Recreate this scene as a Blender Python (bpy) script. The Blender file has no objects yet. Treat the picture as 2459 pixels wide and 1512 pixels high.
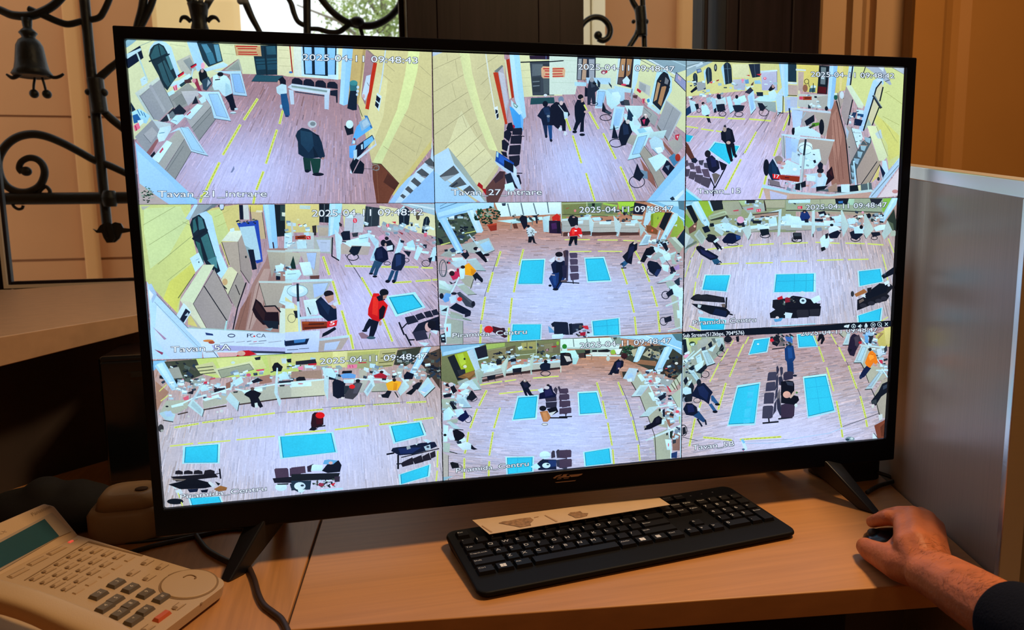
import bpy, bmesh, math, random
from mathutils import Vector, Matrix
from mathutils.geometry import tessellate_polygon
random.seed(7)
scene = bpy.context.scene
COL = scene.collection
OZ = 1.07                      # height of the screen centre above the floor
# ---------------------------------------------------------------- camera
CAM = Vector((-0.26227434, -0.84464663, 0.06485543))       # relative to the screen centre
RX = Vector((0.97361571, -0.22766646, -0.01550578))        # camera right
RY = Vector((-0.04544634, -0.1268651, -0.99087834))        # camera down
RZ = Vector((0.22362262, 0.9654394, -0.13386447))          # camera forward
FPX, IW, IH = 1735.3, 2459.0, 1512.0
cam_data = bpy.data.cameras.new('camera')
cam = bpy.data.objects.new('camera', cam_data)
COL.objects.link(cam)
m3 = Matrix((RX, -RY, -RZ)).transposed().to_4x4()
m3.translation = CAM + Vector((0, 0, OZ))
cam.matrix_world = m3
cam_data.sensor_width = 36.0
cam_data.sensor_fit = 'HORIZONTAL'
cam_data.lens = FPX / IW * 36.0
cam_data.clip_start = 0.02
cam_data.clip_end = 200
cam_data.dof.use_dof = True
cam_data.dof.focus_distance = 0.93
cam_data.dof.aperture_fstop = 9.0
scene.camera = cam

# ---------------------------------------------------------------- view, world, lamps
vs = scene.view_settings
vs.view_transform = 'Standard'
vs.look = 'None'
vs.exposure = 0.0
vs.gamma = 1.0
vs.use_curve_mapping = False
world = bpy.data.worlds.new('overcast_sky')
scene.world = world
world.use_nodes = True
bg = world.node_tree.nodes['Background']
bg.inputs['Color'].default_value = (0.93, 0.97, 1.0, 1)
bg.inputs['Strength'].default_value = 1.5

def area(name, loc, size, size_y, power, color, target=None, portal=False):
    l = bpy.data.lights.new(name, 'AREA')
    l.shape = 'RECTANGLE'
    l.size, l.size_y = size, size_y
    l.energy = power
    l.color = color
    o = bpy.data.objects.new(name, l)
    COL.objects.link(o)
    o.location = Vector(loc) + Vector((0, 0, OZ))
    d = (Vector(target) - Vector(loc)) if target else Vector((0, 0, -1))
    o.rotation_euler = d.to_track_quat('-Z', 'Y').to_euler()
    if portal:
        l.cycles.is_portal = True
    return o
area('ceiling_lamp', (0.75, -0.28, 1.62), 0.32, 0.32, 40.0, (1.0, 0.66, 0.34))
area('ceiling_lamp_behind_viewer', (-0.9, -2.2, 1.62), 0.6, 0.6, 4.0, (1.0, 0.72, 0.44))
area('window_portal_left', (-0.9, 1.32, 0.8), 1.8, 1.8, 0.0, (1, 1, 1), (-0.9, 0.0, 0.8), True)
area('window_portal_right', (0.62, 1.32, 0.8), 0.5, 1.8, 0.0, (1, 1, 1), (0.62, 0.0, 0.8), True)

# ---------------------------------------------------------------- helpers
def ray(px, py):
    x, y = (px - IW / 2) / FPX, (py - IH / 2) / FPX
    return RX * x + RY * y + RZ
def atY(px, py, Y):
    d = ray(px, py); return CAM + d * ((Y - CAM.y) / d.y)
def atZ(px, py, Z):
    d = ray(px, py); return CAM + d * ((Z - CAM.z) / d.z)
def lin(c):
    return c / 12.92 if c <= 0.04045 else ((c + 0.055) / 1.055) ** 2.4
def hexlin(h):
    return tuple(lin(int(h[i:i + 2], 16) / 255.0) for i in (0, 2, 4))

def mat(name, col, rough=0.5, metal=0.0, spec=0.5, var=0.0, vscale=(20, 20, 20), bump=0.0, bscale=None, detail=4.0, coat=0.0, emit=None):
    m = bpy.data.materials.new(name)
    m.use_nodes = True
    nt = m.node_tree
    b = nt.nodes['Principled BSDF']
    if isinstance(col, str): col = hexlin(col)
    b.inputs['Base Color'].default_value = (*col, 1)
    b.inputs['Roughness'].default_value = rough
    b.inputs['Metallic'].default_value = metal
    b.inputs['Specular IOR Level'].default_value = spec
    b.inputs['Coat Weight'].default_value = coat
    if emit:
        b.inputs['Emission Color'].default_value = (*emit[0], 1)
        b.inputs['Emission Strength'].default_value = emit[1]
    if var or bump:
        tc = nt.nodes.new('ShaderNodeTexCoord')
        mp = nt.nodes.new('ShaderNodeMapping')
        mp.inputs['Scale'].default_value = vscale
        nt.links.new(tc.outputs['Object'], mp.inputs['Vector'])
        nz = nt.nodes.new('ShaderNodeTexNoise')
        nz.inputs['Scale'].default_value = 1.0
        nz.inputs['Detail'].default_value = detail
        nt.links.new(mp.outputs['Vector'], nz.inputs['Vector'])
        if var:
            cr = nt.nodes.new('ShaderNodeValToRGB')
            cr.color_ramp.elements[0].position = 0.3
            cr.color_ramp.elements[1].position = 0.7
            cr.color_ramp.elements[0].color = (*[c * (1 - var) for c in col], 1)
            cr.color_ramp.elements[1].color = (*[min(1, c * (1 + var)) for c in col], 1)
            nt.links.new(nz.outputs['Fac'], cr.inputs['Fac'])
            nt.links.new(cr.outputs['Color'], b.inputs['Base Color'])
        if bump:
            bp = nt.nodes.new('ShaderNodeBump')
            bp.inputs['Strength'].default_value = bump
            bp.inputs['Distance'].default_value = 0.002
            if bscale:
                mp2 = nt.nodes.new('ShaderNodeMapping')
                mp2.inputs['Scale'].default_value = bscale
                nt.links.new(tc.outputs['Object'], mp2.inputs['Vector'])
                nz2 = nt.nodes.new('ShaderNodeTexNoise')
                nz2.inputs['Scale'].default_value = 1.0
                nz2.inputs['Detail'].default_value = 5.0
                nt.links.new(mp2.outputs['Vector'], nz2.inputs['Vector'])
                nt.links.new(nz2.outputs['Fac'], bp.inputs['Height'])
            else:
                nt.links.new(nz.outputs['Fac'], bp.inputs['Height'])
            nt.links.new(bp.outputs['Normal'], b.inputs['Normal'])
    return m

def tag(o, label=None, cat=None, group=None, kind=None):
    if label: o['label'] = label
    if cat: o['category'] = cat
    if group: o['group'] = group
    if kind: o['kind'] = kind
    return o
ORIG = {}
def thing(name, loc, label, cat, group=None):
    o = bpy.data.objects.new(name, None)
    COL.objects.link(o)
    o.empty_display_size = 0.05
    o.location = Vector(loc) + Vector((0, 0, OZ))
    ORIG[o.name] = Vector(loc)
    return tag(o, label, cat, group)

class MB:
    """collects shapes in screen-centred coordinates and links them as ONE mesh object"""
    def __init__(s): s.v = []; s.f = []; s.m = []
    def add(s, vs, fs, mi=0):
        n = len(s.v)
        s.v += [Vector(v) for v in vs]
        s.f += [tuple(i + n for i in f) for f in fs]
        s.m += [mi] * len(fs)
        return s
    def box(s, lo, hi, M=None, mi=0):
        vs = [Vector((x, y, z)) for z in (lo[2], hi[2]) for y in (lo[1], hi[1]) for x in (lo[0], hi[0])]
        if M is not None: vs = [M @ v for v in vs]
        return s.add(vs, [(0, 2, 3, 1), (4, 5, 7, 6), (0, 1, 5, 4), (2, 6, 7, 3), (0, 4, 6, 2), (1, 3, 7, 5)], mi)
    def taper(s, lo, hi, ins, M=None, mi=0):
        """box whose top face is inset by ins: a key cap"""
        vs = [Vector(p) for p in ((lo[0], lo[1], lo[2]), (hi[0], lo[1], lo[2]), (hi[0], hi[1], lo[2]), (lo[0], hi[1], lo[2]),
              (lo[0] + ins, lo[1] + ins, hi[2]), (hi[0] - ins, lo[1] + ins, hi[2]), (hi[0] - ins, hi[1] - ins, hi[2]), (lo[0] + ins, hi[1] - ins, hi[2]))]
        if M is not None: vs = [M @ v for v in vs]
        return s.add(vs, [(3, 2, 1, 0), (4, 5, 6, 7), (0, 1, 5, 4), (1, 2, 6, 5), (2, 3, 7, 6), (3, 0, 4, 7)], mi)
    def prism(s, poly, off, mi=0, tops=None):
        """polygon (3D points) extruded by vector off; tops gives explicit second ring"""
        n = len(poly)
        a = [Vector(p) for p in poly]
        b = [Vector(p) for p in tops] if tops else [p + Vector(off) for p in a]
        tris = tessellate_polygon([a])
        fs = [tuple(t) for t in tris] + [tuple(i + n for i in reversed(t)) for t in tris]
        fs += [(i, (i + 1) % n, (i + 1) % n + n, i + n) for i in range(n)]
        return s.add(a + b, fs, mi)
    def poly(s, pts, mi=0):
        a = [Vector(p) for p in pts]
        return s.add(a, [tuple(t) for t in tessellate_polygon([a])], mi)
    def tube(s, pts, r, seg=10, mi=0, cap=True, flat=1.0, up=None):
        pts = [Vector(p) for p in pts]
        n = len(pts)
        rs = r if isinstance(r, (list, tuple)) else [r] * n
        rings = []
        prev = None
        for i, p in enumerate(pts):
            t = (pts[min(i + 1, n - 1)] - pts[max(i - 1, 0)]).normalized()
            if prev is None:
                a = Vector(up) if up else (Vector((0, 0, 1)) if abs(t.z) < 0.9 else Vector((0, 1, 0)))
            else: a = prev
            x = (a - t * a.dot(t)).normalized()
            prev = x
            y = t.cross(x)
            rings.append([p + (x * math.cos(2 * math.pi * k / seg) * flat + y * math.sin(2 * math.pi * k / seg)) * rs[i] for k in range(seg)])
        vs = [v for rg in rings for v in rg]
        fs = [(i * seg + k, i * seg + (k + 1) % seg, (i + 1) * seg + (k + 1) % seg, (i + 1) * seg + k) for i in range(n - 1) for k in range(seg)]
        if cap:
            fs += [tuple(reversed(range(seg))), tuple((n - 1) * seg + k for k in range(seg))]
        return s.add(vs, fs, mi)
    def ell(s, c, r, M=None, nu=14, nv=8, mi=0):
        c = Vector(c); vs = []
        for j in range(nv + 1):
            th = math.pi * j / nv
            for k in range(nu):
                ph = 2 * math.pi * k / nu
                p = Vector((r[0] * math.sin(th) * math.cos(ph), r[1] * math.sin(th) * math.sin(ph), r[2] * math.cos(th)))
                vs.append(c + (M @ p if M is not None else p))
        fs = [(j * nu + k, (j + 1) * nu + k, (j + 1) * nu + (k + 1) % nu, j * nu + (k + 1) % nu) for j in range(nv) for k in range(nu)]
        return s.add(vs, fs, mi)
    def lathe(s, prof, M, seg=24, mi=0):
        """prof: (radius, height) pairs; M places it"""
        vs = [M @ Vector((r * math.cos(2 * math.pi * k / seg), r * math.sin(2 * math.pi * k / seg), h)) for r, h in prof for k in range(seg)]
        n = len(prof)
        fs = [(i * seg + k, i * seg + (k + 1) % seg, (i + 1) * seg + (k + 1) % seg, (i + 1) * seg + k) for i in range(n - 1) for k in range(seg)]
        fs += [tuple(reversed(range(seg))), tuple((n - 1) * seg + k for k in range(seg))]
        return s.add(vs, fs, mi)
    def build(s, name, mats, parent=None, smooth=False, bevel=0.0, seg=2, origin=None, sub=0):
        if origin is None:
            origin = Vector((0, 0, 0))
            if parent is not None:
                origin = ORIG[parent.name]
        origin = Vector(origin)
        me = bpy.data.meshes.new(name)
        off = Vector((0, 0, OZ)) if parent is None else Vector((0, 0, 0))
        me.from_pydata([v - origin for v in s.v], [], s.f)
        if not isinstance(mats, (list, tuple)): mats = [mats]
        for m in mats: me.materials.append(m)
        if len(mats) > 1: me.polygons.foreach_set('material_index', s.m)
        bm = bmesh.new(); bm.from_mesh(me)
        bmesh.ops.remove_doubles(bm, verts=bm.verts, dist=1e-7)
        bmesh.ops.recalc_face_normals(bm, faces=bm.faces)
        bm.to_mesh(me); bm.free()
        o = bpy.data.objects.new(name, me)
        COL.objects.link(o)
        if parent is not None:
            o.parent = parent
        else:
            o.location = origin + off
        ORIG[o.name] = origin
        if bevel:
            md = o.modifiers.new('bevel', 'BEVEL'); md.width = bevel; md.segments = seg; md.limit_method = 'ANGLE'; md.angle_limit = math.radians(40)
        if sub:
            md = o.modifiers.new('sub', 'SUBSURF'); md.levels = sub; md.render_levels = sub
        if smooth or bevel:
            for p in me.polygons: p.use_smooth = True
            if bevel:
                o.modifiers.new('wn', 'WEIGHTED_NORMAL').keep_sharp = True
        return o
def curve(pts, n=6):
    """Catmull-Rom through 2D or 3D points"""
    P = [Vector(p) for p in pts]
    out = []
    for i in range(len(P) - 1):
        p0, p1, p2, p3 = P[max(i - 1, 0)], P[i], P[i + 1], P[min(i + 2, len(P) - 1)]
        for k in range(n):
            t = k / n
            out.append(0.5 * ((2 * p1) + (p2 - p0) * t + (2 * p0 - 5 * p1 + 4 * p2 - p3) * t * t + (3 * p1 - p0 - 3 * p2 + p3) * t ** 3))
    out.append(P[-1])
    return out
GLYPH = {}
def glyphs(text):
    """filled text as (verts2d, faces, xmin, xmax); cap height is about 0.7"""
    if text in GLYPH: return GLYPH[text]
    cu = bpy.data.curves.new('lettering', 'FONT')
    cu.body = text
    cu.resolution_u = 3
    cu.offset = 0.0
    o = bpy.data.objects.new('lettering', cu)
    COL.objects.link(o)
    dg = bpy.context.evaluated_depsgraph_get()
    dg.update()
    me = o.evaluated_get(dg).to_mesh()
    vs = [(v.co.x, v.co.y) for v in me.vertices]
    fs = [tuple(p.vertices) for p in me.polygons]
    o.evaluated_get(dg).to_mesh_clear()
    bpy.data.objects.remove(o)
    bpy.data.curves.remove(cu)
    xs = [v[0] for v in vs]
    GLYPH[text] = (vs, fs, min(xs), max(xs))
    return GLYPH[text]
# ---------------------------------------------------------------- materials
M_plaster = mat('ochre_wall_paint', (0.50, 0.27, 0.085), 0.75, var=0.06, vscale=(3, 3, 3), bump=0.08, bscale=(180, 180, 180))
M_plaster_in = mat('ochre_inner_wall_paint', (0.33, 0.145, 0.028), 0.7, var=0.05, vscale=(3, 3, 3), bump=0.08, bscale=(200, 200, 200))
M_reveal = mat('daylit_reveal_tan', (0.40, 0.235, 0.115), 0.6, var=0.05, vscale=(4, 4, 2))  # daylight's cooler cast is put into this tan
M_ceil = mat('ceiling_paint', (0.62, 0.56, 0.46), 0.9, var=0.03)
M_floor = mat('floor_planks', (0.20, 0.12, 0.075), 0.5, var=0.25, vscale=(3, 30, 3))
M_darkwood = mat('dark_stained_wood', (0.010, 0.006, 0.009), 0.5, spec=0.18, var=0.35, vscale=(60, 60, 4), bump=0.15, bscale=(90, 90, 6))
M_outer = mat('weathered_ochre_render', (0.50, 0.225, 0.085), 0.9, var=0.10, vscale=(1.6, 1.6, 1.1), bump=0.12, bscale=(60, 60, 60), detail=8)
M_outer2 = mat('ochre_pilaster_render', (0.60, 0.30, 0.105), 0.9, var=0.06, vscale=(2, 2, 1))
M_yellow = mat('skylit_yellow_render', (0.84, 0.56, 0.23), 0.9, var=0.05, vscale=(1, 1, 1))  # extra skylight on the turned wall, painted in as paler yellow
M_cream = mat('cream_render', (0.90, 0.78, 0.52), 0.9, var=0.05, vscale=(1, 1, 1))
M_joint = mat('render_joint', (0.36, 0.17, 0.075), 0.9)
M_paving = mat('outdoor_paving', (0.36, 0.33, 0.29), 0.9, var=0.1)
M_iron = mat('wrought_iron', (0.004, 0.0052, 0.0065), 0.45, spec=0.28, var=0.5, vscale=(60, 60, 60), bump=0.5, bscale=(110, 110, 110))
M_lit_edge = mat('lit_frame_edge', (0.55, 0.50, 0.45), 0.5)
M_beech = mat('beech_laminate', (0.47, 0.215, 0.075), 0.42, spec=0.4, var=0.09, vscale=(6, 160, 60), bump=0.03, bscale=(8, 260, 60), detail=6)
M_beech2 = mat('beech_laminate_cross_grain', (0.45, 0.205, 0.070), 0.42, spec=0.4, var=0.12, vscale=(170, 9, 60), bump=0.03, bscale=(260, 8, 60), detail=6)
M_beech_edge = mat('beech_edge_band', (0.36, 0.165, 0.066), 0.45, var=0.08, vscale=(8, 8, 160))
M_counter = mat('counter_laminate', (0.42, 0.275, 0.185), 0.38, spec=0.5, var=0.08, vscale=(40, 40, 40), detail=6)
M_seam = mat('dark_seam', (0.05, 0.025, 0.012), 0.8)
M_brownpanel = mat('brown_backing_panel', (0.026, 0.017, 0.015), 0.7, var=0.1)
M_part = mat('beige_grey_partition_laminate', (0.40, 0.315, 0.25), 0.3, spec=0.65, var=0.05, vscale=(320, 320, 5), bump=0.06, bscale=(420, 420, 8), coat=0.0)
M_alu = mat('brushed_aluminium', (0.86, 0.91, 0.94), 0.34, metal=1.0, bump=0.05, bscale=(20, 20, 400))
M_tv = mat('glossy_black_bezel', (0.0015, 0.0022, 0.006), 0.3, spec=0.14)
M_tvback = mat('matt_black_housing', (0.008, 0.008, 0.010), 0.55)
M_leg = mat('black_leg_plastic', (0.007, 0.008, 0.012), 0.38, spec=0.4)
M_bronze = mat('bronze_lettering', (0.42, 0.27, 0.19), 0.35, metal=0.5)
M_gloss = mat('glossy_black_case', (0.004, 0.006, 0.009), 0.15, spec=0.45)
M_kb = mat('black_keyboard_plastic', (0.0045, 0.004, 0.004), 0.55, spec=0.12, bump=0.05, bscale=(500, 500, 500))
M_key = mat('black_key_plastic', (0.006, 0.0055, 0.006), 0.45, spec=0.22)
M_legend = mat('grey_key_legend', (0.5, 0.5, 0.52), 0.5)
M_legend_w = mat('white_key_legend', (0.75, 0.75, 0.78), 0.5)
M_led = mat('green_led', (0.2, 0.8, 0.3), 0.4, emit=((0.2, 0.9, 0.3), 0.3))
M_paper = mat('cream_paper', (0.55, 0.39, 0.25), 0.8, var=0.04, vscale=(60, 60, 60))
M_ink = mat('brown_print', (0.27, 0.15, 0.075), 0.8, var=0.35, vscale=(260, 260, 260))
M_ink2 = mat('light_brown_print', (0.42, 0.25, 0.13), 0.8)
M_phone = mat('cream_phone_plastic', (0.47, 0.315, 0.175), 0.45, spec=0.4, bump=0.1, bscale=(900, 900, 900))
M_phone2 = mat('cream_phone_key', (0.45, 0.295, 0.155), 0.5)
M_groove = mat('dark_cream_groove', (0.22, 0.125, 0.05), 0.7)
M_dial = mat('dark_grey_dial_key', (0.105, 0.075, 0.045), 0.5)
M_dialtop = mat('dial_digit', (0.62, 0.50, 0.36), 0.5)
M_orange = mat('orange_key', (0.50, 0.085, 0.02), 0.45)
M_red = mat('red_lamp', (0.9, 0.12, 0.08), 0.4, emit=((1.0, 0.12, 0.08), 0.35))
M_lcd = mat('teal_liquid_crystal', (0.02, 0.075, 0.10), 0.12, spec=0.6, coat=0.5)
M_lcdwin = mat('smoked_window_frame', (0.34, 0.26, 0.19), 0.25)
M_print = mat('grey_lettering', (0.27, 0.17, 0.08), 0.6)
M_cable = mat('black_cable', (0.012, 0.010, 0.009), 0.5)
M_cord = mat('brown_black_cord', (0.030, 0.014, 0.008), 0.5)
M_beige = mat('beige_case_plastic', (0.30, 0.195, 0.105), 0.5, var=0.05, bump=0.08, bscale=(600, 600, 600))
M_bag = mat('black_fabric', (0.003, 0.0033, 0.006), 0.85, bump=0.4, bscale=(60, 60, 60))
M_mouse = mat('black_mouse_plastic', (0.006, 0.006, 0.007), 0.25, spec=0.5)
M_skin = mat('skin', (0.44, 0.125, 0.043), 0.5, spec=0.35, var=0.16, vscale=(45, 45, 45), bump=0.35, bscale=(260, 260, 260), detail=6)
_b = M_skin.node_tree.nodes['Principled BSDF']
_b.inputs['Subsurface Weight'].default_value = 0.12
_b.inputs['Subsurface Radius'].default_value = (0.006, 0.0025, 0.0015)
M_hair = mat('dark_arm_hair', (0.045, 0.02, 0.012), 0.6)
M_sleeve = mat('navy_knit', (0.0025, 0.004, 0.012), 0.95, spec=0.15, bump=0.5, bscale=(500, 500, 500))
M_leaf = mat('pale_green_leaf', (0.42, 0.55, 0.20), 0.6, var=0.3, vscale=(3, 3, 3))
_lb = M_leaf.node_tree.nodes['Principled BSDF']
_lb.inputs['Emission Strength'].default_value = 0.0
_lb.inputs['Transmission Weight'].default_value = 0.0
M_stand_in = mat('stand_in_shade_brown', (0.105, 0.066, 0.03), 0.6, var=0.12, vscale=(60, 60, 5))  # dark tone stands in for wall shade beyond the partition
M_bark = mat('grey_bark', (0.28, 0.25, 0.2), 0.9)
def glass_mat():
    m = bpy.data.materials.new('window_glass')
    m.use_nodes = True
    nt = m.node_tree; nt.nodes.clear()
    out = nt.nodes.new('ShaderNodeOutputMaterial')
    mix = nt.nodes.new('ShaderNodeMixShader')
    tr = nt.nodes.new('ShaderNodeBsdfTransparent'); tr.inputs[0].default_value = (0.95, 0.965, 0.955, 1)
    gl = nt.nodes.new('ShaderNodeBsdfGlossy'); gl.inputs['Roughness'].default_value = 0.02
    fr = nt.nodes.new('ShaderNodeFresnel'); fr.inputs['IOR'].default_value = 1.22
    nt.links.new(fr.outputs[0], mix.inputs[0]); nt.links.new(tr.outputs[0], mix.inputs[1]); nt.links.new(gl.outputs[0], mix.inputs[2])
    nt.links.new(mix.outputs[0], out.inputs['Surface'])
    return m
M_glass = glass_mat()

# ---------------------------------------------------------------- the setting
def structure(name, mb, m, **k):
    return tag(mb.build(name, m, **k), kind='structure')
FZ, CZ = -1.07, 1.72
tag(structure('floor', MB().box((-2.6, -3.1, FZ - 0.1), (3.1, 1.36, FZ)), M_floor), 'brown plank floor in the dark under the desk', 'floor')
tag(structure('ceiling', MB().box((-2.6, -3.1, CZ), (3.1, 1.36, CZ + 0.1)), M_ceil), 'plain pale ceiling above the desk', 'ceiling')
tag(structure('wall_left', MB().box((-2.6, -3.1, FZ), (-2.5, 1.36, CZ)), M_plaster), 'plain ochre wall on the side of the telephone', 'wall')
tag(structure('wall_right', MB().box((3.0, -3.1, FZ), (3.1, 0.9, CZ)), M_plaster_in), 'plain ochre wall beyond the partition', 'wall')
tag(structure('wall_front', MB().box((-2.6, -3.2, FZ), (3.1, -3.1, CZ)), M_plaster), 'plain ochre wall behind the viewer', 'wall')
WY = 1.15
wb = MB()
wb.box((-2.5, WY, FZ), (-1.128, WY + 0.2, CZ))
wb.box((-1.128, WY, FZ), (1.13, WY + 0.2, -0.105))
wb.box((-1.128, WY, 1.5), (1.13, WY + 0.2, CZ))
tag(structure('wall_back', wb, M_plaster), 'ochre wall under and around the barred windows', 'wall')
# interior wall right of the window: stepped plaster profile (plan), extruded floor to ceiling
def px_x(px, Y, py=120): return atY(px, py, Y).x
prof = [(1.125, 1.17), (1.135, 1.10), (px_x(2028, 1.07), 1.07), (px_x(2044, 1.03), 1.03), (px_x(2066, 1.015), 1.015), (px_x(2076, 1.045), 1.045), (px_x(2084, 1.045), 1.045), (px_x(2100, 1.0), 1.0),
        (px_x(2165, 0.955), 0.955), (px_x(2180, 0.90), 0.90), (px_x(2190, 0.87), 0.87)]
tag(structure('trim_2', MB().prism([(x, y, FZ) for x, y in prof] + [(1.6, 0.95, FZ), (1.6, 1.34, FZ), (1.13, 1.34, FZ)], (0, 0, CZ - FZ)), M_reveal), 'stepped window reveal, painted tan for the daylight on it, beside the right-hand dark frame', 'moulding')
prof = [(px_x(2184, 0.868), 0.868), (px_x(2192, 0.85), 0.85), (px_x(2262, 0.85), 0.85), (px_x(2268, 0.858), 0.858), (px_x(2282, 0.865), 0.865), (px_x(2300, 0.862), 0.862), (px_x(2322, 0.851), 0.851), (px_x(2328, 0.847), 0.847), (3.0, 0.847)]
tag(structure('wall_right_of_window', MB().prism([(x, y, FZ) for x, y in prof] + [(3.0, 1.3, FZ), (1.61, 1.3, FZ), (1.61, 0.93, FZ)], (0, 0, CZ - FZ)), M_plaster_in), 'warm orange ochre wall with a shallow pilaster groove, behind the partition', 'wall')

# windows: frame, glass
def window(name, x0, x1, z0, z1, label, fw):
    t = thing(name, ((x0 + x1) / 2, WY + 0.06, z0), label, 'window')
    t['kind'] = 'structure'
    MB().box((x0 - fw, WY + 0.03, z0 - 0.02), (x0, WY + 0.052, z1 + 0.03)).build('frame_stile', M_darkwood, t, bevel=0.004)
    MB().box((x1, WY + 0.03, z0 - 0.02), (x1 + 0.012, WY + 0.052, z1 + 0.03)).build('frame_stile', M_darkwood, t, bevel=0.003)
    MB().box((x0, WY + 0.03, z0 - 0.02), (x1, WY + 0.052, z0)).build('frame_rail', M_darkwood, t, bevel=0.004)
    MB().box((x0, WY + 0.03, z1), (x1, WY + 0.052, z1 + 0.03)).build('frame_rail', M_darkwood, t, bevel=0.004)
    b = MB()
    b.box((x0 - 0.014, WY + 0.022, z0 - 0.008), (x0 - 0.006, WY + 0.03, z1))
    b.box((x0 - 0.014, WY + 0.022, z0 - 0.016), (x0 + 0.34, WY + 0.03, z0 - 0.008))
    b.build('edge_light_strip', M_lit_edge, t)  # pale strip stands in for light caught along the frame edge
    MB().box((x0, WY + 0.042, z0), (x1, WY + 0.045, z1)).build('pane', M_glass, t)
    return t
window('window_1', -1.068, -0.089, -0.074, 1.47, 'wide window with a dark frame left of the dark pier', 0.059)
window('window_2', 0.412, 0.80, -0.074, 1.47, 'narrow window between the dark pier and the dark frame on its right', 0.012)
pier = MB().box((-0.077, WY - 0.06, -0.10), (0.397, WY + 0.16, 1.5))
for x in (0.0, 0.27):
    pier.box((x, WY - 0.064, -0.10), (x + 0.06, WY - 0.06, 1.5))
tag(structure('trim_1', pier, M_darkwood, bevel=0.004), 'wide dark brown wooden pier between the two barred windows', 'pier')
rf = MB().box((0.825, WY - 0.05, -0.10), (1.128, WY + 0.16, 1.5))
rf.box((0.86, WY - 0.06, -0.10), (1.0, WY - 0.05, 1.5)); rf.box((1.03, WY - 0.06, -0.10), (1.09, WY - 0.05, 1.5))
tag(structure('trim_3', rf, M_darkwood, bevel=0.004), 'dark brown wooden frame at the right end of the windows', 'frame')

# ---------------------------------------------------------------- outside
def out_x(px, Y, py=60): return atY(px, py, Y).x
tag(structure('ground_outside', MB().box((-8, 1.36, -1.3), (9, 14, -1.2)), M_paving), 'pale paving outside the windows', 'ground')
EY = 3.0
ow = thing('wall_outside_left', (-2.6, EY, -1.2), 'weathered ochre outside wall with a pilaster, seen through the wide window', 'wall'); ow['kind'] = 'structure'
zj1, zj2 = atY(120, 279, EY).z, atY(120, 623, EY).z
xe = out_x(381, EY)
def course(z0, z1): return MB().box((-5.0, EY, z0), (xe, EY + 0.25, z1))
course(-1.2, zj2 - 0.008).build('render_course', M_outer, ow)
course(zj2 + 0.004, zj1 - 0.006).build('render_course', M_outer, ow)
course(zj1 + 0.004, 4.2).build('render_course', M_outer, ow)
MB().box((-5.0, EY + 0.012, -1.2), (xe - 0.001, EY + 0.24, 4.19)).build('joint', M_joint, ow)
xa, xb = out_x(208, EY - 0.05, 680), out_x(240, EY - 0.05, 680)
MB().box((xa, EY - 0.05, -1.2), (xb, EY + 0.01, 4.2)).build('pilaster', M_outer2, ow, bevel=0.01)
oy = MB().prism([(xe, EY - 0.03, -1.2), (out_x(562, 4.6), 4.6, -1.2), (out_x(562, 4.6), 5.0, -1.2), (xe - 0.3, EY + 0.3, -1.2)], (0, 0, 5.4))
tag(structure('wall_outside_return', oy, M_yellow), 'outside wall turning away beside the bright sky, its brighter light painted pale yellow', 'wall')
oc = thing('wall_outside_right', (1.5, EY, -1.2), 'ochre and cream outside wall seen through the narrow window', 'wall'); oc['kind'] = 'structure'
MB().box((out_x(1396, EY), EY - 0.02, -1.2), (out_x(1416, EY), EY + 0.2, 4.2)).build('cream_strip', M_cream, oc, bevel=0.01)
MB().box((out_x(1419, EY), EY - 0.03, -1.2), (out_x(1450, EY), EY + 0.2, 4.2)).build('cream_strip', M_cream, oc, bevel=0.01)
MB().box((out_x(1450, EY), EY, -1.2), (out_x(1625, EY), EY + 0.2, 4.2)).build('render_panel', M_outer, oc)
MB().box((out_x(1624, EY), EY - 0.04, -1.2), (out_x(1800, EY), EY + 0.2, 4.2)).build('pilaster', M_outer2, oc, bevel=0.02)
# tree beyond the yard
TY = 9.0
tr = thing('tree', (atY(905, 60, TY).x, TY, -1.2), 'pale green tree against the white sky through the wide window', 'tree')
tc = atY(905, 20, TY)
MB().tube(curve([(tc.x + 0.1, TY, -1.2), (tc.x, TY, 0.6), (tc.x + 0.15, TY, 2.0), (tc.x, TY, 3.4)]), [0.12 - 0.0055 * i for i in range(19)], 8).build('trunk', M_bark, tr, smooth=True)
bb = MB()
for k in range(9):
    z = 1.2 + 0.25 * k
    a = k * 2.4
    bb.tube([(tc.x, TY, z), (tc.x + math.cos(a) * 0.5, TY + math.sin(a) * 0.5, z + 0.35), (tc.x + math.cos(a) * 1.0, TY + math.sin(a) * 0.9, z + 0.5)], [0.035, 0.02, 0.008], 6)
bb.build('branch', M_bark, tr, smooth=True)
lf = MB()
rl = random.Random(3)
for (px, py, r, n) in ((830, 10, 0.20, 240), (850, 55, 0.17, 190), (800, 40, 0.12, 60), (905, 30, 0.22, 260), (945, 60, 0.26, 420), (955, 15, 0.22, 260), (890, -30, 0.35, 380), (930, 100, 0.3, 300), (985, 60, 0.4, 300), (850, -60, 0.4, 300)):
    c = atY(px, py, TY)
    for i in range(n):
        d = Vector((rl.gauss(0, 1), rl.gauss(0, 1), rl.gauss(0, 1))) * r * 0.75
        p = c + d
        a = Vector((rl.uniform(-1, 1), rl.uniform(-1, 1), rl.uniform(-1, 1))).normalized()
        b2 = a.cross(Vector((rl.uniform(-1, 1), rl.uniform(-1, 1), rl.uniform(-1, 1)))).normalized()
        L = rl.uniform(0.02, 0.045)
        lf.add([p - a * L, p + b2 * L * 0.45, p + a * L, p - b2 * L * 0.45], [(0, 1, 2, 3)])
fo = lf.build('foliage', M_leaf, tr); fo['kind'] = 'stuff'

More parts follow.
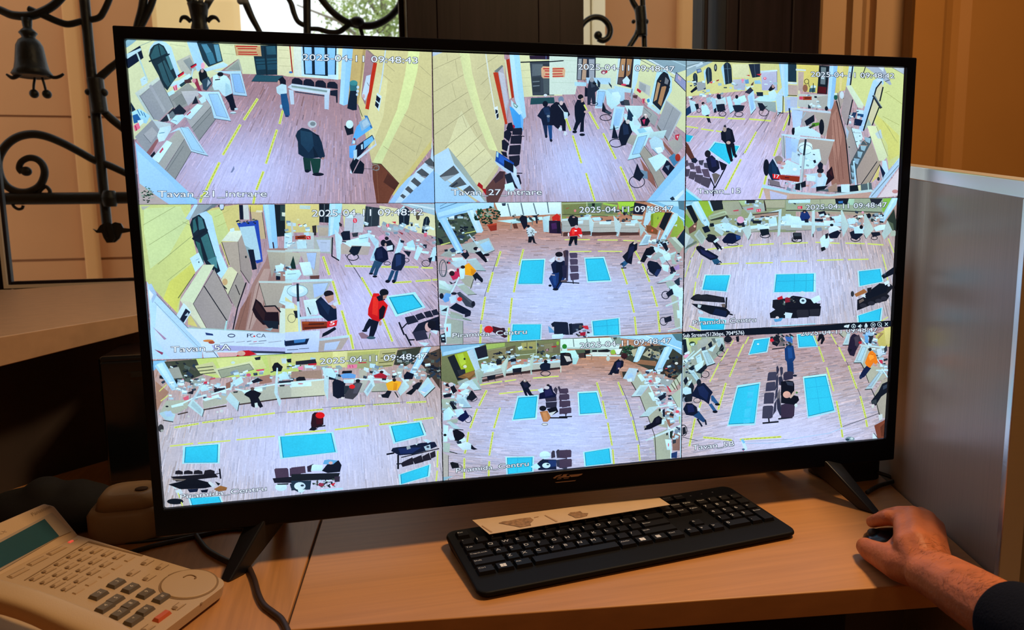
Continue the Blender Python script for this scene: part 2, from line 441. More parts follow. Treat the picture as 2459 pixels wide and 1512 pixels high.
# ---------------------------------------------------------------- wrought iron grilles
GY = WY + 0.27
gr = thing('window_grille', (-0.6, GY, -0.08), 'black wrought iron grille with scrolls and a bell flower, outside the wide window', 'grille')
def g(px, py, dy=0.0): return atY(px, py, GY + dy)
def gw(w): return w * (GY - CAM.y) * 1.02 / FPX / 2      # pixels of width -> radius
def bar(name, pts, w, parent, n=6, dy=0.0, seg=10, flat=1.0):
    P = curve([g(x, y, dy) for x, y in pts], n)
    if isinstance(w, (list, tuple)):
        k = len(P) - 1
        r = []
        for i in range(len(P)):
            t = i / k * (len(w) - 1); a = min(int(t), len(w) - 2); r.append(gw(w[a] + (w[a + 1] - w[a]) * (t - a)))
    else: r = gw(w)
    return MB().tube(P, r, seg, flat=flat).build(name, M_iron, parent, smooth=True)
def blob(name, px, py, r, parent, sq=(1, 1, 1), dy=0.0):
    q = gw(2 * r)
    return MB().ell(g(px, py, dy), (q * sq[0], q * sq[1], q * sq[2])).build(name, M_iron, parent, smooth=True)
bar('vertical_bar', [(186, -190), (203, 0), (222, 200), (243, 400), (256, 530), (262, 572)], 20, gr)
bar('vertical_bar', [(736, -190), (737, 0), (738, 90), (740, 300), (744, 640)], 17, gr)
bar('horizontal_bar', [(-40, 477), (160, 476), (420, 473), (760, 468), (980, 465)], 25, gr)
bar('collar', [(228, 188), (233, 225), (240, 272)], 32, gr, dy=-0.008)
blob('rivet', 212, 221, 7, gr, dy=-0.012); blob('rivet', 250, 222, 8, gr, dy=-0.012)
bar('scroll_bar', [(228, 206), (240, 186), (262, 166), (300, 128), (360, 20), (380, -60)], [16, 17, 15, 14, 14], gr)
bar('scroll_bar', [(242, 258), (262, 280), (292, 305), (340, 340), (420, 380)], [15, 17, 16, 15], gr)
bar('scroll', [(420, 462), (360, 440), (310, 419), (262, 397), (228, 385), (190, 364), (150, 343), (110, 327), (75, 322), (40, 330), (12, 352), (-4, 385), (0, 420), (16, 446), (42, 460), (70, 460),
     (95, 446), (107, 420), (104, 398), (90, 383), (70, 379), (52, 388), (46, 404), (53, 414)], [15, 15, 16, 17, 17, 16, 16, 15, 13, 12], gr)
blob('scroll_tip', 63, 411, 11, gr, (1, 0.8, 0.9))
bar('scroll_tendril', [(92, 464), (100, 454), (110, 448), (119, 456), (120, 464)], 8, gr)
bar('scroll_tendril', [(28, 486), (34, 496), (44, 502), (53, 500), (56, 493)], 6, gr)
bar('boss', [(262, 457), (263, 476), (265, 496)], [22, 34, 24], gr, dy=-0.01)
blob('rivet', 2, 477, 13, gr, dy=-0.01)
# leaf finial under the horizontal bar
fin = MB()
def flat_piece(mb, pts, th=0.006, dy=0.0):
    P = [g(x, y, dy) for x, y in pts]
    mb.prism(P, (0, th, 0))
flat_piece(fin, [(222, 549), (232, 553), (240, 541), (252, 534), (262, 540), (276, 533), (290, 536), (296, 547), (314, 549), (314, 556), (292, 560), (287, 572), (276, 582), (256, 583), (248, 570), (244, 559), (232, 559)], 0.008, -0.012)
flat_piece(fin, [(256, 535), (266, 535), (276, 572), (270, 581), (260, 560)], 0.008, -0.02)
fin.build('leaf_finial', M_iron, gr, bevel=0.002)
bar('scroll', [(-30, 14), (0, 24), (30, 36), (70, 38), (102, 28), (132, 10), (160, -20)], [15, 16, 18, 17, 16], gr)
bar('scroll_bar', [(68, 20), (85, 28), (112, 40), (140, 52), (165, 58), (200, 50), (236, 43), (250, 26), (264, -6), (270, -30)], [11, 14, 14, 13, 13, 13], gr)
bar('scroll_bar', [(349, -30), (345, 0), (340, 26), (329, 64), (322, 100)], [17, 17, 15, 13], gr)
# bell flower: stem, cup, petals, stamens
bl = MB()
cx = g(75, 130)
def bellp(px, py): return g(px, py, -0.01)
S = (GY - CAM.y) * 1.02 / FPX
prof_b = [(10, 46), (9, 58), (8, 70), (13, 76), (17, 82), (13, 88), (12, 93), (19, 100), (24, 112), (26, 130), (28, 150), (31, 168), (37, 180), (33, 186), (27, 183)]
base = g(76, 0, -0.01)
Mx = Matrix.Translation(Vector((g(76, 130).x, GY - 0.01, 0)))
lat = [(r * S, g(76, y).z) for r, y in prof_b]
bell = MB().lathe(lat, Mx, 20).build('bell_flower', M_iron, gr, smooth=True)
bar('petal', [(48, 176), (38, 184), (28, 186), (15, 178)], [12, 9, 8, 4], bell, dy=-0.01)
bar('petal', [(106, 172), (118, 182), (132, 186), (144, 183), (153, 177)], [10, 8, 7, 7, 5], bell, dy=-0.01)
for a, b, c in (((84, 186), (81, 205), (81, 226)), ((101, 186), (107, 205), (112, 227))):
    bar('stamen', [a, b, c], 5, bell, dy=-0.01)
    blob('stamen_tip', c[0] + 1, c[1] - 1, 9, bell, dy=-0.01)
# vase ornament
fz = [(12, 110), (16, 84), (18, 68), (15, 56), (17, 40), (19, 26), (20, 18), (22, 10)]
vs_ = MB().lathe([(r * S, g(478, y).z) for r, y in fz], Matrix.Translation(Vector((g(478, 40).x, GY, 0))), 16).build('vase', M_iron, gr, smooth=True)
for x0, x1, x2 in ((466, 455, 430), (472, 468, 462), (480, 482, 488), (488, 499, 512), (492, 505, 532)):
    bar('stalk', [(x0, 24), (x1, 2), (x2, -40)], 11, gr)
bar('leaf_curl', [(458, 52), (447, 42), (437, 43), (432, 54)], [9, 10, 8, 4], gr)
bar('leaf_curl', [(498, 52), (508, 42), (519, 43), (527, 53)], [9, 10, 8, 4], gr)
bar('scroll_bar', [(575, -30), (588, 2), (604, 40), (622, 74), (650, 130)], [17, 16, 13, 11], gr)
blob('scroll_tip', 578, 2, 8, gr)
bar('scroll_bar', [(680, -20), (698, 6), (706, 32), (716, 52), (734, 62)], [9, 12, 11, 11], gr)
bar('scroll_bar', [(738, 69), (765, 70), (790, 77), (812, 77), (832, 64), (846, 50)], [9, 11, 12, 12, 13], gr)
bar('scroll', [(755, -30), (774, 0), (800, 30), (832, 52), (866, 61), (900, 60), (934, 42), (958, 16), (968, -10), (975, -50)], [16, 15, 15, 17, 15, 16, 15], gr)
blob('knot', 858, 52, 14, gr, (1.1, 0.8, 0.8), dy=-0.008)
bar('scroll_bar', [(864, 64), (869, 80), (874, 100)], 9, gr)
g2 = thing('window_grille', (0.6, GY, -0.08), 'black wrought iron grille with one scroll and twinned bars, outside the narrow window', 'grille')
bar('scroll', [(1378, 130), (1388, 104), (1391, 80), (1397, 62), (1410, 48), (1427, 41), (1446, 44), (1460, 57), (1465, 74), (1460, 90), (1448, 97), (1436, 93)], [13, 13, 13, 13, 15, 15, 13], g2)
blob('scroll_tip', 1436, 85, 10, g2)
bar('vertical_bar', [(1539, -190), (1543, 0), (1546, 60), (1548, 130), (1556, 420)], 13, g2)
bar('scroll_bar', [(1508, -40), (1517, -2), (1529, 22), (1535, 50), (1530, 80), (1514, 108), (1490, 150)], [12, 14, 13, 14, 13], g2)
bar('collar', [(1537, 16), (1540, 50), (1541, 86)], 27, g2, dy=-0.008)
blob('rivet', 1521, 52, 5, g2, dy=-0.012); blob('rivet', 1551, 52, 7, g2, dy=-0.012)
bar('scroll_bar', [(1680, -40), (1691, 0), (1697, 40), (1695, 75), (1686, 116), (1676, 160)], [11, 12, 12, 13], g2)
bar('vertical_bar', [(1699, -190), (1706, 0), (1709, 120), (1715, 420)], 10, g2)
blob('rivet', 1689, 49, 5, g2, dy=-0.01)
# ---------------------------------------------------------------- what the screen shows: flat pictures, written as shapes
# crops: letter -> (x0, y0, scale); shape points below are in the crop's own units
CROP = {'A1': (300, 90, 3.687), 'A2': (660, 90, 3.687), 'B1': (1030, 110, 3.877), 'B2': (1340, 110, 3.877), 'C1': (1640, 140, 4.32), 'C2': (1900, 140, 4.32),
        'D1': (330, 480, 3.877), 'D2': (690, 480, 3.877), 'E1': (1040, 470, 4.2), 'E2': (1340, 470, 4.2), 'F1': (1630, 460, 4.32), 'F2': (1890, 460, 4.32),
        'G1': (360, 830, 3.78), 'G2': (710, 820, 3.78), 'H1': (1050, 800, 4.2), 'H2': (1350, 800, 4.447), 'I1': (1630, 770, 4.447), 'I2': (1880, 760, 4.447)}
FEEDS = {}
FEEDS['A'] = ('@A1\n'
'P d2dfb2 0,0 1401,30 1401,330 1040,322 1000,190 600,470 440,610 100,900 0,900\n'
'P 8ab8c6 0,10 120,10 60,60 0,100\nP 0e1a2e 40,130 135,70 165,180 30,275 8,210 12,150\nP b8e0ea 5,150 140,92 145,112 15,192\nL b0d8d8 14 108,140 200,380\nL 88a8a0 5 130,75 250,25\n'
'P b4e2f6 205,150 225,80 262,38 310,28 365,45 410,85 440,180 485,320 455,365 395,190 370,130 340,75 300,52 250,75 222,115\n'
'P 1a2e36 212,160 225,105 255,68 300,50 345,75 375,130 400,190 460,350 420,400 375,470 330,420 300,340 240,230\nP 2e5a62 228,160 262,80 300,60 335,85 365,140 240,200\nP 2e5660 290,240 350,200 440,370 380,440 340,380\nP 4a8088 360,170 385,160 430,270 405,290\nL 142830 14 215,212 392,148\nL 16282e 9 295,60 312,140 330,210 400,400\n'
'P b6beb2 455,210 580,150 650,270 560,340 500,300\nP 8c9a9a 515,205 575,175 620,260 585,300\n'
'P a8dcf8 548,38 640,40 660,120 705,245 690,290 640,300\nP 1e3844 636,42 832,55 868,210 740,260 690,200\nP 4a8aa4 675,60 725,58 770,130 715,140\nP 3a7890 715,140 775,132 805,225 755,240\nP 5a98b0 785,62 828,62 858,205 820,215\nP b8e4f4 690,282 870,218 910,240 905,258 720,302\nL a8b890 3 870,60 960,70\nL a8b890 3 400,60 540,80\nL a8b890 3 870,140 970,150\n'
'E e8b0c8 690,250 18 30\nP d01c34 463,335 518,298 527,320 475,355\nP d01c34 578,255 630,226 637,246 588,274\nP 301018 463,335 518,298 520,304 470,342\nP 301018 578,255 630,226 632,232 584,262\nL b0d8e8 11 525,322 590,350 602,278\n'
'P 16303c 1140,165 1208,165 1200,70 1350,72 1388,330 1165,332\nP 2a5868 1250,80 1330,75 1340,150 1258,152\nP 20495a 1156,190 1236,186 1252,280 1172,287\nP 20495a 1256,186 1340,180 1356,282 1264,287\nL 0c1c24 5 1160,212 1238,208\nL 0c1c24 5 1164,240 1242,236\nL 0c1c24 5 1258,208 1344,202\nL 0c1c24 5 1262,236 1350,230\nL 12242c 12 1236,80 1256,330\nP e0e4b4 1350,75 1401,75 1401,330 1388,330\n'
'P c8a878 968,65 1200,75 1210,166 985,160\nP a88858 968,65 985,160 990,156 976,68\nL b81c1c 10 985,78 1170,80\nL b81c1c 9 1000,98 1160,100\nL b81c1c 9 1005,129 1165,131\nL b81c1c 9 1005,147 1175,151\n'
'P 24505e 1160,330 1401,340 1401,392 1120,386\nL 182838 4 1120,388 1401,394\n'
'P 101418 652,315 668,282 690,275 720,300 742,372 700,430 662,380\nP 2c4658 680,380 742,345 772,405 722,470 692,460\nE b09a98 684,295 13 16\nP 98b0bc 735,370 760,400 725,440\nP 903048 600,372 640,362 665,440 682,475 650,468\nE d090a0 612,382 18 20\n'
'P 949c98 380,530 560,400 640,470 660,540 520,620 430,620\nP 808a88 430,560 500,505 545,585 470,620\nL 404c50 4 380,530 430,620\nL 505c60 3 420,560 500,500 548,580\nP b8e8f4 370,492 430,462 442,492 385,522\nP c0ecf6 400,430 430,390 480,378 572,318 585,352 480,446\nP 204048 480,420 590,345 600,365 500,440\nP e88ca8 424,432 460,415 467,465 436,472\nL a02040 7 430,440 440,465\nL a02040 6 452,425 456,462\nP 4a3030 525,376 580,365 592,400 530,407\n'
'P c4d8d0 90,490 295,348 312,372 130,512\nP 949ea4 130,515 312,370 430,612 300,735 255,725\nP b4ccc8 88,490 130,512 258,725 240,748\nP a2acb2 212,430 232,415 360,640 345,665\nL 5a6468 5 130,515 258,725\nL 5a6468 5 312,372 432,612\nL 6a7478 3 145,515 215,450\nP c0e8f4 135,368 175,340 202,400 150,432\nL 5080a0 4 165,370 182,368\n'
'P a0dcf0 60,660 130,630 222,692 190,762 90,740\nL 2870a8 8 110,640 135,690\nL 2870a8 7 140,650 160,690\nL 2870a8 7 165,665 185,705\nP 2060a0 65,690 110,675 150,740 80,762\nP c8ecf8 110,735 160,725 165,755 130,785\nP e07090 75,782 120,752 137,800 90,832\nL a01838 8 92,780 104,822\nP 0c2038 52,570 95,640 62,660\n'
'P 929ca2 88,880 240,728 300,800 290,885 190,1022\nP a4acb2 165,858 240,790 290,850 230,930\nL 505c64 4 165,858 230,935\nP 885c60 190,1020 275,905 310,890 250,1000 215,1055\n'
'P 222a34 300,752 430,622 442,660 380,742\nP 687880 380,690 420,650 460,690 430,730\n'
'P a8b0b0 530,690 700,545 765,605 590,800\nP 8a9294 590,800 762,610 802,720 655,915\nL 485456 4 590,800 762,612\nL 485456 5 655,915 802,722\nL 5c686a 4 605,835 765,660\n'
'P a4aca8 245,1085 480,800 530,892 345,1175\nP 8c9494 348,1180 527,900 588,1012 440,1262\nL 485456 4 348,1180 527,900\nL 404c4e 5 440,1262 588,1012\nL 5c686a 4 375,1180 520,960\n'
'P c4f0f4 520,700 640,588 692,600 580,728\nL 8090a0 4 520,702 580,728 692,602\nP b04060 545,682 580,650 585,662 550,692\nP c8f2f4 238,1072 370,910 420,932 300,1112\nL 8090a0 4 240,1074 300,1112 420,934\nP c04060 305,1012 335,970 342,990 310,1027\n'
'P b4bcc2 498,476 640,470 655,505 560,605\nP 1c2430 592,592 627,515 652,582\nP b0e0f8 640,478 836,480 938,738 790,715 762,605 720,545 690,520\nP 98ccf4 740,500 822,500 912,712 810,692\nL 607888 3 740,500 822,500 912,712 810,692 740,500\nL 303c44 5 790,717 938,740\nP c0ecf4 650,545 700,510 722,560 680,585\n'
'P b0dcf0 385,850 560,790 738,1048 588,1008 528,892 470,800\nP a0d4f8 490,792 560,802 702,1022 592,992\nL 607888 3 490,792 560,802 702,1022 592,992 490,792\nL 303c44 5 588,1010 738,1050\nP b4ccd4 243,730 400,760 410,792 300,810\n'
'P a8b4a8 880,290 1010,188 1042,300 1030,300\nP 8c9c94 905,285 1000,210 1025,290\nP a8d4ec 778,297 1026,298 1082,518 958,507 930,325\nP 88bcec 945,322 1016,322 1062,492 975,482\nL 607888 3 945,322 1016,322 1062,492 975,482 945,322\nL 303c44 5 958,508 1082,520\nP 98a4a0 735,470 790,400 840,480\n'
'P c0e8f0 285,870 310,798 400,780 412,812 350,912 300,925\nL 4888b0 6 305,848 350,840\nP b4e8f4 400,742 450,690 512,680 532,700 460,772\nL 5888a8 5 420,730 460,740\nP c0dce0 370,682 385,675 405,730 392,738\n'
'P 1c2430 428,640 482,590 545,652 520,680 440,682\nP 141c28 215,1055 260,1005 272,1030 235,1067\n'
'P 90c8f6 92,925 642,1442 640,1482 400,1482 130,1300\nP 9cd0f8 110,1000 420,1290 560,1482 400,1482 130,1300\nP b4aca8 128,1290 392,1482 128,1482\nK 40 leaf 135,1320 250,1470 16\n'
'P bce8f0 775,430 780,340 830,318 900,340 932,382 952,492 890,522 868,512 830,462 790,466\nP a4d4e4 890,400 925,420 945,490 890,518\nE 14181e 845,325 28 20\nP c0a0a0 818,345 848,347 838,362\nL 101418 9 800,375 840,370\nP 0c1424 885,525 952,495 977,592 987,622 962,650 938,642 920,580\nE b8dce8 958,667 27 11\nE b8dce8 985,632 16 9\nL 202830 4 935,674 985,672\n'
'Y 26 1172,545 1056,725\nY 26 1020,775 870,1035\nY 28 835,1110 690,1410\nY 28 682,1400 668,1455\nY 24 1396,650 1370,760\nY 24 1345,820 1250,1112\nY 26 1225,1190 1165,1345\nY 26 1150,1400 1135,1482\nP 7888b0 935,1195 965,1135 970,1165 950,1195\n'
'@A2\n'
'P dfe2b4 20,60 600,90 600,372 110,345 60,332 22,332\nL b0b488 3 35,110 120,115\nL b0b488 3 35,180 130,185\nL b0b488 3 40,250 140,255\nL a02018 11 133,78 156,312\nE 3878c0 140,308 16 9\nP d8e8d8 165,80 235,80 240,345 170,342\n'
'P c0ecfc 232,80 562,92 562,374 238,342\nP 10202c 245,82 546,92 542,347 260,326\nP 88c8f8 260,85 325,87 330,322 272,320\nP 88c8f8 350,88 440,90 445,330 356,326\nP 88c8f8 465,92 535,94 530,337 470,332\nP c4ecfc 470,330 545,330 545,372 470,365\n'
'P c4b070 690,98 800,105 762,385 740,590 650,565 665,385\nP b09c60 780,105 805,105 760,460 745,580 742,480\n'
'P 90ccf8 600,92 692,98 645,590 610,602 572,585\nP a4dafc 600,92 640,95 605,598 572,585\n'
'P ccc890 805,103 1388,120 1392,905 1100,1292 860,1110 738,600 760,450\nP d8d8a0 900,300 1000,380 960,700 880,900 850,1000 820,700\nP d8e8a2 1182,117 1282,119 1262,300 1182,620 1062,860 942,1120 864,1110 980,880 1082,640 1152,330\n'
'L a8a478 4 1282,250 1382,340\nL a8a478 4 1230,430 1386,530\nL a8a478 4 1142,680 1382,820\nL a8a478 4 1110,780 1302,890\nL a8a478 4 1050,890 1240,1010\nL a8a478 4 960,960 1182,1122\nL a8a478 4 990,240 1060,300\nL a8a478 4 960,330 1040,400\nL a8a478 3 1300,900 1250,1050\nL a8a478 3 1240,780 1200,860\nL 1c2420 5 738,600 775,700\nL 1c2420 6 860,1112 940,1120 1102,1295\n'
'P c03010 870,222 906,225 832,638 800,630\nP a08088 805,108 900,188 872,225 802,600 765,522\nP 908078 805,108 830,110 905,180 900,190\nP c0dcf0 810,340 850,328 832,480 800,562 768,522\nL 405060 4 818,400 835,430\nE c8b0b0 785,520 14 20\n'
'P c8e8f0 905,488 946,520 922,655 885,602\nP 101828 900,508 936,540 926,580 895,555\nP 101828 892,562 922,592 912,630 886,600\nL c0dce8 11 980,108 950,350 925,490\n'
'P 141a2a 148,420 152,372 175,356 215,360 246,385 248,432\nP 141a2a 250,425 254,382 275,366 320,370 348,395 352,440\nP 141a2a 355,435 360,394 380,378 425,380 452,405 456,448\nP 141a2a 460,445 465,404 485,390 530,392 555,415 558,456\nP 141c2c 490,470 556,462 556,578 544,578 540,520 490,512\n'
'P c4dcea 112,440 150,408 492,455 482,512 450,508 160,467\nP 90b0ac 145,424 465,468 460,487 150,442\nL 607880 4 148,430 460,476\nP b8d4e8 123,460 165,470 172,592 140,592\nP b4d0e8 438,508 482,510 477,638 440,632\nP 303c50 175,475 440,512 440,522 180,486\n'
'P 102030 665,470 730,470 726,642 690,645 640,627\nP 2a6a74 662,400 732,400 726,472 665,472\nE 3a8c90 697,402 36 24\nE c0e0f0 735,440 12 14\nE c0e0f0 733,475 12 14\nE b8d8e8 728,505 10 12\n'
'P 101420 28,372 70,345 98,380 98,432 60,432\nP b8e0ec 12,440 60,410 102,420 107,492 50,512 18,490\nP 1c5080 50,500 105,495 127,600 133,690 92,696 60,602\nE c09a90 34,398 10 20\nE 203868 108,696 18 9\nE a8d0e8 55,612 10 20\n'
'P 12283c 183,870 200,828 240,798 300,812 392,872 417,932 444,1050 422,1078 390,1062 320,1072 258,1062 208,1030 203,922\nP 1c3c54 225,820 330,842 345,960 300,1020 230,940\nP 0c1c2c 335,960 350,1060 390,1060 360,1000\nE b8c8d0 330,767 40 33\nE 74848c 336,764 24 19\nP b08880 335,822 366,812 356,842\nP 0c1420 330,838 395,868 380,876\nP 123430 248,1060 312,1070 322,1180 290,1192 264,1182\nP 143c34 310,1070 408,1070 402,1150 387,1202 338,1202\nE 0c1420 287,1182 22 14\nE 0c1420 383,1211 52 15\nE a0807c 425,1070 14 10\n'
'P 101824 613,782 695,772 696,852 640,867\nE c8f0f0 662,768 33 37\n'
'P 58b0f0 678,950 700,860 722,790 820,692 866,800 720,902\nP 3070b0 790,690 820,692 866,800 850,800\nP 88b8d8 745,750 815,705 850,772 770,832\nP a8cce0 770,750 812,722 835,765 785,800\nP 101a30 718,962 862,860 882,900 740,1062 700,1082\nP 68b8e8 785,920 862,870 877,910 790,987\nP b0d8ec 762,950 778,942 780,985 765,992\nP c0d8ec 865,838 902,950 740,1082 682,1207 664,1195 720,1070 890,940\nP 0c1420 664,1130 700,1060 745,1085 685,1205\nP 0c1420 700,1190 755,1085 792,1120 790,1172 780,1207 690,1202\nP 58a8f0 658,960 722,950 692,1072 660,1062\nP b0d8e8 695,1000 727,990 727,1062 700,1087\nE 803040 705,900 10 12\nE b8e0f0 700,925 12 16\n'
'P 6a3c28 862,1120 940,1122 1102,1295 1032,1400 1000,1465 900,1465 868,1250\nP 4c2a1c 1000,1200 1102,1295 1060,1350 960,1280\nL 7c5038 5 900,1140 920,1450\nO 88908c 5 890,1150 34,24\nO 707c80 4 900,1160 24,18\nL 303840 4 790,1160 870,1165\n'
'P c8c078 1100,1292 1388,905 1400,960 1060,1405 1040,1390\nP 9cccf4 1003,1470 1100,1330 1180,1242 1240,1200 1410,1200 1422,1470\nP 8cc0f0 1110,1470 1415,1160 1424,1470\nP b8dcf0 1060,1470 1120,1380 1250,1180 1380,1060 1392,960 1405,1050 1415,1165 1110,1470\nP 4a5258 1322,1102 1375,1062 1412,1110 1402,1167\nP 4a5258 1253,1192 1300,1158 1367,1210 1332,1247\nP 4a5258 1203,1272 1235,1238 1297,1290 1265,1322\nP 4a5258 1152,1342 1180,1313 1227,1355 1200,1382\nP 4a5258 1108,1402 1130,1383 1162,1405 1140,1427\nP 889098 1340,1130 1402,1140 1402,1167\nP 889098 1275,1220 1345,1232 1332,1247\nP b4d0e0 1392,905 1405,1060 1398,1062 1386,960\n'
'T 15 245,200 1265,230 2025-04-11 09:48:43\n@A1\nT 15 290,1412 1256,1408 Tavan_21_intrare')
